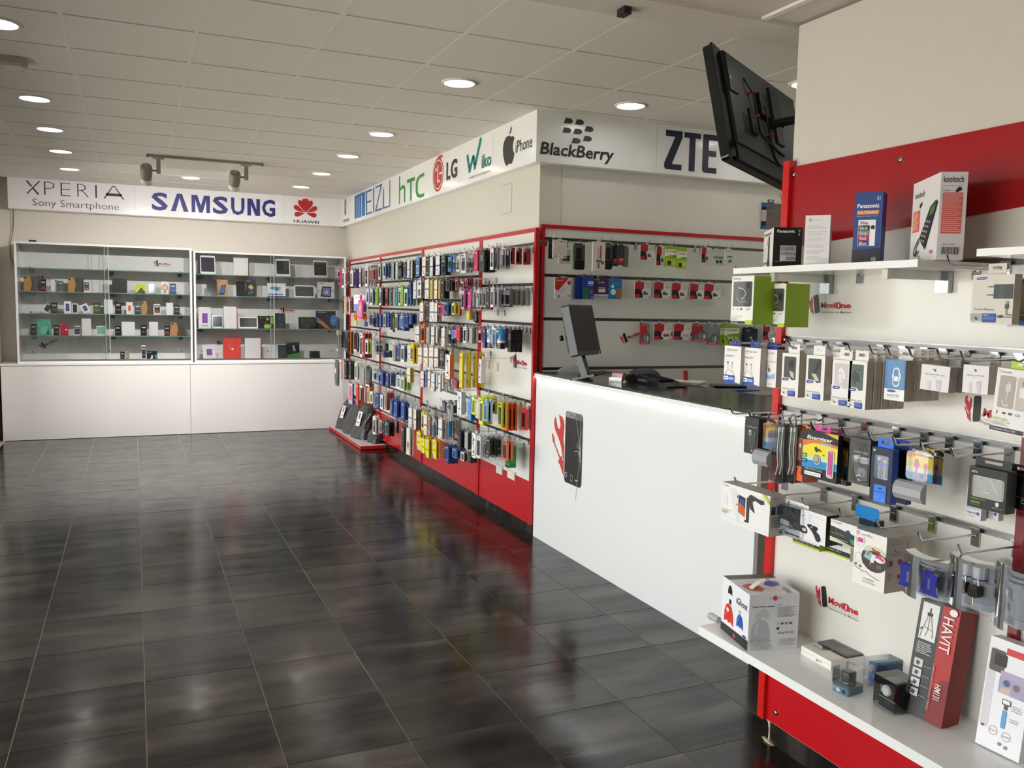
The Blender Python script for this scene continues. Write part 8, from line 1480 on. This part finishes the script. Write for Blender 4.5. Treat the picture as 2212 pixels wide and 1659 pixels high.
for nm_, lab, fr, dep, kind, a in ALC:
    if kind == 'k': memcard(lab, fr)
    elif kind == 'u': memcard(lab, fr, drive=[('R', .40, .60, .96, .84, .03, 'd9d6d0'), ('R', .52, .64, .84, .80, .04, a), ('r', .95, .5, 1, .78, '2a2a2a')])
    elif kind == 'tosh': hangbox(nm_, lab, 'card', fr, dep, {'*': '8fb428'}, [('p', [(0, .17), (1, .17), (1, .42), (.5, .44), (0, .52)], 'eceee6'), ('t', 'TOSHIBA', .06, .22, .84, .10, 'c8342c', .02), ('r', .1, .60, .96, 1, 'b9cc2a'), ('R', .22, .72, .52, .92, .02, '2a2c2e'), ('e', .80, .80, .12, .12, 'd9c9b0'), ('r', .6, .46, .86, .54, '6a9a1c')], rz=0, tab=('8fb428', .02, .010))
    elif kind == 'sand': hangbox(nm_, lab, 'card', fr, dep, {'*': a}, [('p', [(.6, 0), (1, 0), (1, .5), (.75, .42)], '7a8a90'), ('p', [(.05, .72), (.55, .40), (1, .55), (1, .86), (0, .86)], '6a6462'), ('R', .40, .56, .60, .84, .03, '4aa0b8'), ('R', .68, .60, .86, .84, .03, 'd9d4d0'), ('t', 'SanDisk', .10, .05, .4, .04, 'f0d0cc', .004), ('r', 0, .86, 1, 1, 'c23a3a'), ('t', 'SanDisk', .14, .89, .70, .07, 'f0e0dc', .004)], rz=0, tab=('d9d4d0', .02, .010))
    elif kind == 'bl': 
        t_ = blister(nm_, lab, 'pack', fr, dep, [('r', 0, 0, 1, .12, 'c9cac6'), ('r', .1, .03, .8, .09, '3a3a3a'), ('R', .30, .20, .78, .62, .06, '1c1d1e'), ('r', .0, .66, 1, 1, '1d201e'), ('r', 0, .66, .16, 1, a)], rz=0, card='8d9290')
    elif kind == 'sim': hangbox(nm_, lab, 'card', fr, dep, {'*': 'dcdcd8'}, [('p', [(0, 0), (.84, 0), (.18, .62), (0, .52)], 'c9302c'), ('e', .86, .22, .11, .10, 'c9302c'), ('t', 'movil', .10, .07, .36, .08, 'f0d8d4', .01), ('t', '0', .17, .82, .12, .13, '222', .02), ('t', '1,70', .68, .82, .28, .10, '222', .01), ('l', [(.36, .66), (.44, .50), (.52, .60), (.62, .42), (.78, .40)], .012, '77777a'), ('l', [(.40, .72), (.50, .58), (.60, .62)], .012, '77777a')], rz=0, tab=('dcdcd8', .03, .010))
    else:
        art = {'blue': [('p', [(0, .52), (.45, .46), (.62, .62), (.55, 1), (0, 1)], '1f6a50'), ('R', .46, .18, .94, .32, .02, 'e8ecf2'), ('t', 'prepago', .52, .20, .36, .09, '555', .01), ('e', .80, .67, .12, .11, 'c23a50'), ('r', .5, .36, .88, .40, '9ab4e0'), ('r', .75, .88, .95, .95, '7aa0d8')],
               'purple': [('e', .12, .07, None, .06, 'd9b860'), ('e', .30, .07, None, .06, 'd9b860'), ('t', 'tarifa', .28, .17, .40, .10, 'e0d6e8', .01), ('r', .30, .50, .80, .58, 'c9a23a'), ('r', .32, .62, .78, .80, 'e4e0e8'), ('r', 0, .92, 1, 1, 'e4e2e0')],
               'sky': [('e', .25, .09, None, .07, 'c9306a'), ('e', .30, .38, .12, .09, 'd9ecf6'), ('e', .36, .66, .20, .15, 'e4f0f6'), ('p', [(.56, .56), (.78, .44), (1, .48), (1, 1), (.62, 1)], '9a6a48'), ('r', .3, .22, .7, .25, '9ad0ee')],
               'white': [('r', .45, .06, .92, .10, '77736e'), ('R', .30, .30, .86, .78, .04, 'cfc9c4'), ('t', '4K', .08, .86, .22, .09, '55504c', .01), ('r', .82, .88, .94, .95, '3a3430')],
               'whitered': [('r', .56, .14, .70, .58, 'c0404a'), ('r', .38, .20, .48, .60, 'b5b0c4'), ('r', .28, .62, .72, .68, '55504e'), ('r', .40, .70, .54, .90, '6a5a78'), ('r', .66, .66, .92, .76, '6a7a3a')],
               'black': [('r', .5, .10, .9, .16, 'bbb'), ('R', .30, .40, .9, .8, .04, '3a3a3a')],
               'blackred': [('R', .3, .08, .75, .55, .04, '3a3c3e'), ('r', .1, .62, .9, .92, 'b03036'), ('r', .3, .70, .8, .75, 'e0c0bc')],
               'green': [('r', .1, .06, .9, .14, 'b9b9b4'), ('r', .3, .42, .94, .54, '5aa848'), ('R', .48, .66, .66, .86, .03, '3a3a3a'), ('R', .72, .64, .86, .84, .03, '2a2a2a')],
               'navy': [('t', 'SSD', .1, .05, .3, .07, 'c9d4da', .01), ('p', [(.30, 1), (.95, .42), (1, .9), (.9, 1)], '1f7ab8'), ('r', .1, .2, .9, .5, '17384a'), ('r', .3, .56, .8, .59, '7aa0b4')], 'plain': []}[kind]
        hangbox(nm_, lab, 'card', fr, dep, {'*': a}, art, rz=0, tab=(a, .03, .012))
for x, yf, z, lab in [(4.3726, 5.315, 1.4904, 'grey hook on the alcove wall, first along the lower row from the corner'), (4.3955, 5.33, 1.4919, 'grey hook on the alcove wall, second along the lower row from the corner'), (2.5925, 5.235, 2.0726, 'grey hook on the alcove wall, first along the top row from the corner'), (2.6279, 5.175, 2.077, 'grey hook on the alcove wall, second along the top row from the corner'), (2.7234, 5.285, 2.0222, 'grey hook on the alcove wall, third along the top row from the corner'), (2.7457, 5.33, 1.8312, 'grey hook on the alcove wall, first along the middle row from the corner'), (2.7894, 5.195, 2.0701, 'grey hook on the alcove wall, fourth along the top row from the corner'), (2.8801, 5.33, 1.8364, 'grey hook on the alcove wall, second along the middle row from the corner'), (2.9116, 5.145, 2.0764, 'grey hook on the alcove wall, fifth along the top row from the corner'), (2.935, 5.325, 1.8428, 'grey hook on the alcove wall, third along the middle row from the corner'), (3.0342, 5.225, 2.0839, 'grey hook on the alcove wall, sixth along the top row from the corner'), (3.0479, 5.33, 1.836, 'grey hook on the alcove wall, fourth along the middle row from the corner'), (3.0887, 5.225, 2.0626, 'grey hook on the alcove wall, seventh along the top row from the corner'), (3.1638, 5.33, 1.8397, 'grey hook on the alcove wall, fifth along the middle row from the corner'), (3.204, 5.275, 2.0593, 'grey hook on the alcove wall, eighth along the top row from the corner'), (3.3589, 5.245, 2.084, 'grey hook on the alcove wall, ninth along the top row from the corner'), (3.3971, 5.33, 1.8213, 'grey hook on the alcove wall, sixth along the middle row from the corner'), (3.4276, 5.33, 1.5197, 'grey hook on the alcove wall, third along the lower row from the corner'), (3.4749, 5.245, 2.0757, 'grey hook on the alcove wall, tenth along the top row from the corner'), (3.5148, 5.175, 2.0785, 'grey hook on the alcove wall, eleventh along the top row from the corner'), (3.5646, 5.33, 1.8231, 'grey hook on the alcove wall, seventh along the middle row from the corner'), (3.5838, 5.33, 1.518, 'grey hook on the alcove wall, fourth along the lower row from the corner'), (3.5986, 5.165, 2.0668, 'grey hook on the alcove wall, twelfth along the top row from the corner'), (3.7165, 5.33, 1.8208, 'grey hook on the alcove wall, eighth along the middle row from the corner'), (3.7565, 5.33, 1.5185, 'grey hook on the alcove wall, fifth along the lower row from the corner'), (3.8752, 5.33, 1.8195, 'grey hook on the alcove wall, ninth along the middle row from the corner'), (3.8784, 5.265, 2.0895, 'grey hook on the alcove wall, thirteenth along the top row from the corner'), (3.916, 5.33, 1.52, 'grey hook on the alcove wall, sixth along the lower row from the corner'), (3.9384, 5.215, 2.0712, 'grey hook on the alcove wall, fourteenth along the top row from the corner'), (4.0133, 5.33, 1.8214, 'grey hook on the alcove wall, tenth along the middle row from the corner'), (4.0197, 5.175, 2.0769, 'grey hook on the alcove wall, fifteenth along the top row from the corner'), (4.0325, 5.33, 1.5195, 'grey hook on the alcove wall, seventh along the lower row from the corner'), (4.1623, 5.33, 1.5174, 'grey hook on the alcove wall, eighth along the lower row from the corner'), (4.1943, 5.325, 1.5184, 'grey hook on the alcove wall, ninth along the lower row from the corner'), (4.5698, 5.33, 1.5183, 'grey hook on the alcove wall, tenth along the lower row from the corner')]: hook(x, yf, z, 5.429 - yf, lab, rz=0, group='hooks on the alcove wall', r=.0024, plate=(.022, .048))

# ================================================================== ON THE COUNTER
ZT = 1.169
# monitor seen from its side
t = thing('monitor', 'black computer monitor on the counter, turned sideways', 'monitor', (2.5888, 4.6745, 1.3322), 0, None, (-0.2356, 0, 0.6685))
mw_, mh_ = .37, .315
mb = MB(); mb.rbox((-mw_ / 2, 0, 0), (mw_ / 2, .05, mh_), '131415', 'gloss', .008); mb.build('bezel', t); 
mb = MB(); mb.prism([(-mw_ / 2 + .03, .03), (mw_ / 2 - .03, .03), (mw_ / 2 - .05, mh_ - .03), (-mw_ / 2 + .05, mh_ - .03)], .0501, .075, lambda u, v, w: (u, w, v), '161718', 'matte'); mb.build('back_cover', t)
mb = MB(); mb.deco((-mw_ / 2 + .018, 0, mh_ - .018), (mw_ - .036, 0, 0), (0, 0, -(mh_ - .046)), [('r', 0, 0, 1, 1, '25252a')], 'matte', off=.0008); mb.build('screen', t)
mb = MB(); mb.box((mw_ / 2 - .032, -.0014, .008), (mw_ / 2 - .026, -.0006, .013), '3a50ff', 'bled'); mb.build('power_light', t)
mb = MB(); mb.prism([(.030, -.125), (.075, -.125), (.085, .02), (.0502, .10), (.0502, .03)], -.03, .03, lambda u, v, w: (w, u, v), '141516', 'gloss'); mb.rbox((-.10, -.06, -.137), (.10, .13, -.125), '141516', 'gloss', .03, 4, 'z'); mb.build('stand', t)
mb = MB(); mb.lathe([(.018, 0), (.016, .012), (.006, .016)], (0, 0, 0), '141516', 'gloss', 12, 'y'); g = mb.build('camera_knob', t); g.location = (-mw_ / 2 - .0, .080, mh_ * .40)
# card terminal
t = thing('card_terminal', 'grey and black card payment terminal at the far end of the counter', 'card terminal', (2.7423, 5.209, 1.169), R(-38))
mb = MB(); mb.prism([(-.09, 0), (.09, 0), (.10, .02), (.085, .055), (.03, .062), (-.02, .05), (-.085, .018)], -.038, .038, lambda u, v, w: (u, w, v), '1b1c1e', 'gloss'); mb.build('housing', t)
mb = MB(); mb.prism([(-.088, .0195), (-.02, .0515), (.03, .0635), (.03, .066), (-.022, .0545), (-.090, .023)], -.036, .036, lambda u, v, w: (u, w, v), '9b9c9a', 'gloss'); mb.build('key_panel', t)
mb = MB()
for r_ in range(4):
    for c_ in range(3): mb.box((-.076 + r_ * .013, -.024 + c_ * .018, .028 + r_ * .0062), (-.067 + r_ * .013, -.012 + c_ * .018, .034 + r_ * .0062), ('c0302a', 'c9b02a', '3a9a4a')[c_] if r_ == 0 else '3a3c3e', 'matte')
mb.build('keypad', t)
mb = MB(); mb.prism([(.035, .0635), (.085, .056), (.098, .024), (.112, .026), (.10, .062), (.045, .075)], -.034, .034, lambda u, v, w: (u, w, v), 'a9abaa', 'gloss'); mb.build('printer_cover', t)
# keyboard-like cash unit, mouse pad, papers, card stand, cables
t = thing('keyboard', 'black wedge-shaped keyboard lying along the counter edge', 'keyboard', (2.8868, 4.409, 1.169), -1.508)
mb = MB(); mb.prism([(-.19, .0), (.22, .0), (.235, .006), (.10, .034), (-.10, .050), (-.185, .046), (-.20, .02)], -.075, .075, lambda u, v, w: (u, w, v), '17181a', 'gloss'); mb.build('housing', t)
mb = MB(); mb.deco((-.06, -.0752, .030), (.10, 0, .0), (0, 0, -.018), [('R', 0, 0, 1, 1, .08, '24262a')] + [('r', .08 + .09 * k, .2, .13 + .09 * k, .34, 'c9c9c9') for k in range(8)], off=.0004); mb.build('label_plate', t)
mb = MB()
for r_ in range(4):
    for c_ in range(11): x = -.15 + c_ * .026; z = .0475 if x < -.10 else .0505 - (x + .10) * .078; mb.box((x, -.055 + r_ * .029, z - .004), (x + .020, -.034 + r_ * .029, z + .004), '101113', 'matte')
mb.build('keys', t)
t = thing('mouse_pad', 'black half-moon wrist rest mouse pad standing behind the keyboard', 'mouse pad', (3.0316, 4.7497, 1.169), -0.908)
mb = MB(); q = [(.105 * math.cos(math.pi * k / 16), .062 * math.sin(math.pi * k / 16) ** .8) for k in range(17)]
mb.prism([(u, v) for u, v in q], 0, .035, lambda u, v, w: (u, w, v), '141517', 'matte'); mb.build('pad', t)
mb = MB(); mb.tube([(u * 1.0, .018, v * 1.0 + .001) for u, v in q[1:-1]], .008, '2a2d30', 'gloss', 6); mb.build('rim', t)
t = thing('paper_stack', 'loose stack of white papers beside the keyboard', 'papers', (3.0845, 4.4227, 1.169), R(-60))
for k in range(4): mb = MB(); a = R(k * 5); mb.rbox((-.15, -.10, .002 + k * .004), (.15, .10, .0032 + k * .004), ('e6e6e6', 'f0f0ee', 'e0e2e4', 'f4f4f2')[k], 'card', .002, 1, 'z'); g = mb.build('sheet', t); g.rotation_euler = (0, 0, a)
mb = MB(); mb.box((-.02, -.015, 0), (.02, .015, .002), '8a1f1f', 'gloss'); mb.prism([(-.014, .002), (.016, .002), (.010, .075), (-.016, .075)], -.010, .010, lambda u, v, w: (u, w, v), 'a3201f', 'gloss'); o = mb.build('stapler'); o.location = (3.1554, 4.4579, 1.169); o.rotation_euler = (0, 0, R(-30)); tag(o, 'red upright stapler at the end of the papers', 'stapler')
t = thing('card_stand', 'small clear stand with red business cards in front of the keyboard', 'card stand', (2.7321, 4.5737, 1.169), R(-62))
mb = MB(); mb.box((-.045, -.03, 0), (.045, .03, .003), 'ffffff', 'clear'); mb.box((-.045, -.03, .003), (.045, -.027, .03), 'ffffff', 'clear'); mb.box((-.045, .027, .003), (.045, .03, .055), 'ffffff', 'clear'); mb.build('holder', t)
mb = MB(); mb.prism([(-.02, .004), (.0, .004), (.022, .058), (.002, .058)], -.042, .042, lambda u, v, w: (w, u, v), {'*': 'c93030'}['*'], 'card'); mb.build('business_cards', t)
mb = MB(); mb.deco((-.042, -.02, .004), (.084, 0, 0), (0, .022, .054), [('r', .05, .1, .95, .9, 'd8d4d0'), ('r', .1, .2, .5, .5, 'b92a2a')], off=-.003); mb.build('card_print', t)
for lab, pts, c, r_ in [('thin grey cable coiled behind the monitor on the counter', [(2.9264, 5.2078, 1.173), (3.0631, 5.3509, 1.173), (3.0811, 5.2639, 1.173), (3.0177, 5.0735, 1.173), (2.9368, 4.9731, 1.173), (2.9279, 5.0504, 1.173), (2.9493, 5.1639, 1.173), (3.0365, 5.2712, 1.173), (3.0729, 5.224, 1.173)], '77756f', 0.0028), ('short black cable looping in front of the monitor', [(2.668, 4.8062, 1.173), (2.6283, 4.8136, 1.173), (2.643, 4.9161, 1.173), (2.6963, 5.0157, 1.173), (2.7153, 5.0123, 1.173), (2.6628, 4.877, 1.173), (2.6128, 4.7483, 1.173), (2.6155, 4.6812, 1.173)], '151515', 0.0035)]:
    mb = MB(); mb.tube(pts, r_, c, 'matte', 6); tag(mb.build('cable'), lab, 'cable')
# low desk and folders behind the counter
t = thing('work_desk', 'grey back desk standing behind the sales counter', 'desk', (3.16, 3.05, 0))
mb = MB(); mb.box((0, 0, 1.075), (.50, 2.0, 1.10), 'b9b3aa', 'lam'); mb.build('desk_top', t)
for x_, y_ in ((.03, .03), (.43, .03), (.03, 1.93), (.43, 1.93)): mb = MB(); mb.box((x_, y_, 0), (x_ + .04, y_ + .04, 1.075), '8a8580', 'alu'); mb.build('leg', t)
for k, (lab, nm_, p, s_, c) in enumerate([('black folders lying on the back desk', 'folder', (3.6672, 4.6956, 1.1005), (0.22, 0.16, 0.02), '1b1c22'), ('bright blue folder lying beside the black folders', 'folder', (3.5579, 4.4599, 1.1015), (0.26, 0.12, 0.014), '2440b0'), ('grey and white papers at the near end of the back desk', 'folder', (3.5424, 4.1831, 1.1125), (0.3, 0.2, 0.008), 'a9a9ac'), ('red folder under the grey papers', 'folder', (3.5406, 4.1886, 1.1005), (0.22, 0.22, 0.006), 'b8302a')]):
    mb = MB(); mb.rbox((-s_[0] / 2, -s_[1] / 2, 0), (s_[0] / 2, s_[1] / 2, s_[2]), c, 'gloss', .006, 2, 'z'); o = mb.build(nm_); o.location = p; o.rotation_euler = (0, 0, R(-25 + 14 * k)); tag(o, lab, 'folder')
# sockets on the accessory wall
def socket(label, y, z, w, h, cells, proud=.012, col='e9e2d4'):
    t = thing('wall_socket', label, 'socket', (2.5485, y, z), -math.pi / 2)
    mb = MB(); mb.box((-w / 2, -proud, -h / 2), (w / 2, 0, h / 2), col, 'gloss'); mb.build('plate', t)
    mb = MB(); it = []
    for k in range(cells):
        u = (k + .5) / cells; du = .36 / cells
        it += [('R', u - du, .14, u + du, .86, .02, 'd6cebe'), ('R', u - du * .9, .16, u + du * .9, .84, .02, 'ece6da'), ('e', u, .38, None, .03 if cells > 1 else .05, '8a8272'), ('e', u, .62, None, .03 if cells > 1 else .05, '8a8272')]
    mb.deco((-w / 2, -proud, h / 2), (w, 0, 0), (0, 0, -h), it); mb.build('socket_face', t)
for a in [('cream triple wall socket under the black headphone boxes', 6.149, 1.156, 0.23, 0.073, 3, 0.012), ('cream double socket low on the accessory wall, farther of two', 5.962, 0.376, 0.113, 0.069, 2, 0.012), ('cream single socket low on the accessory wall, nearer of two', 5.737, 0.376, 0.131, 0.062, 1, 0.012)]: socket(*a)
sticker('repair sticker under the black headphone boxes on the accessory wall', (2.5475, 5.7738, 1.2661), (0, -.26, 0), (0, 0, -.095))
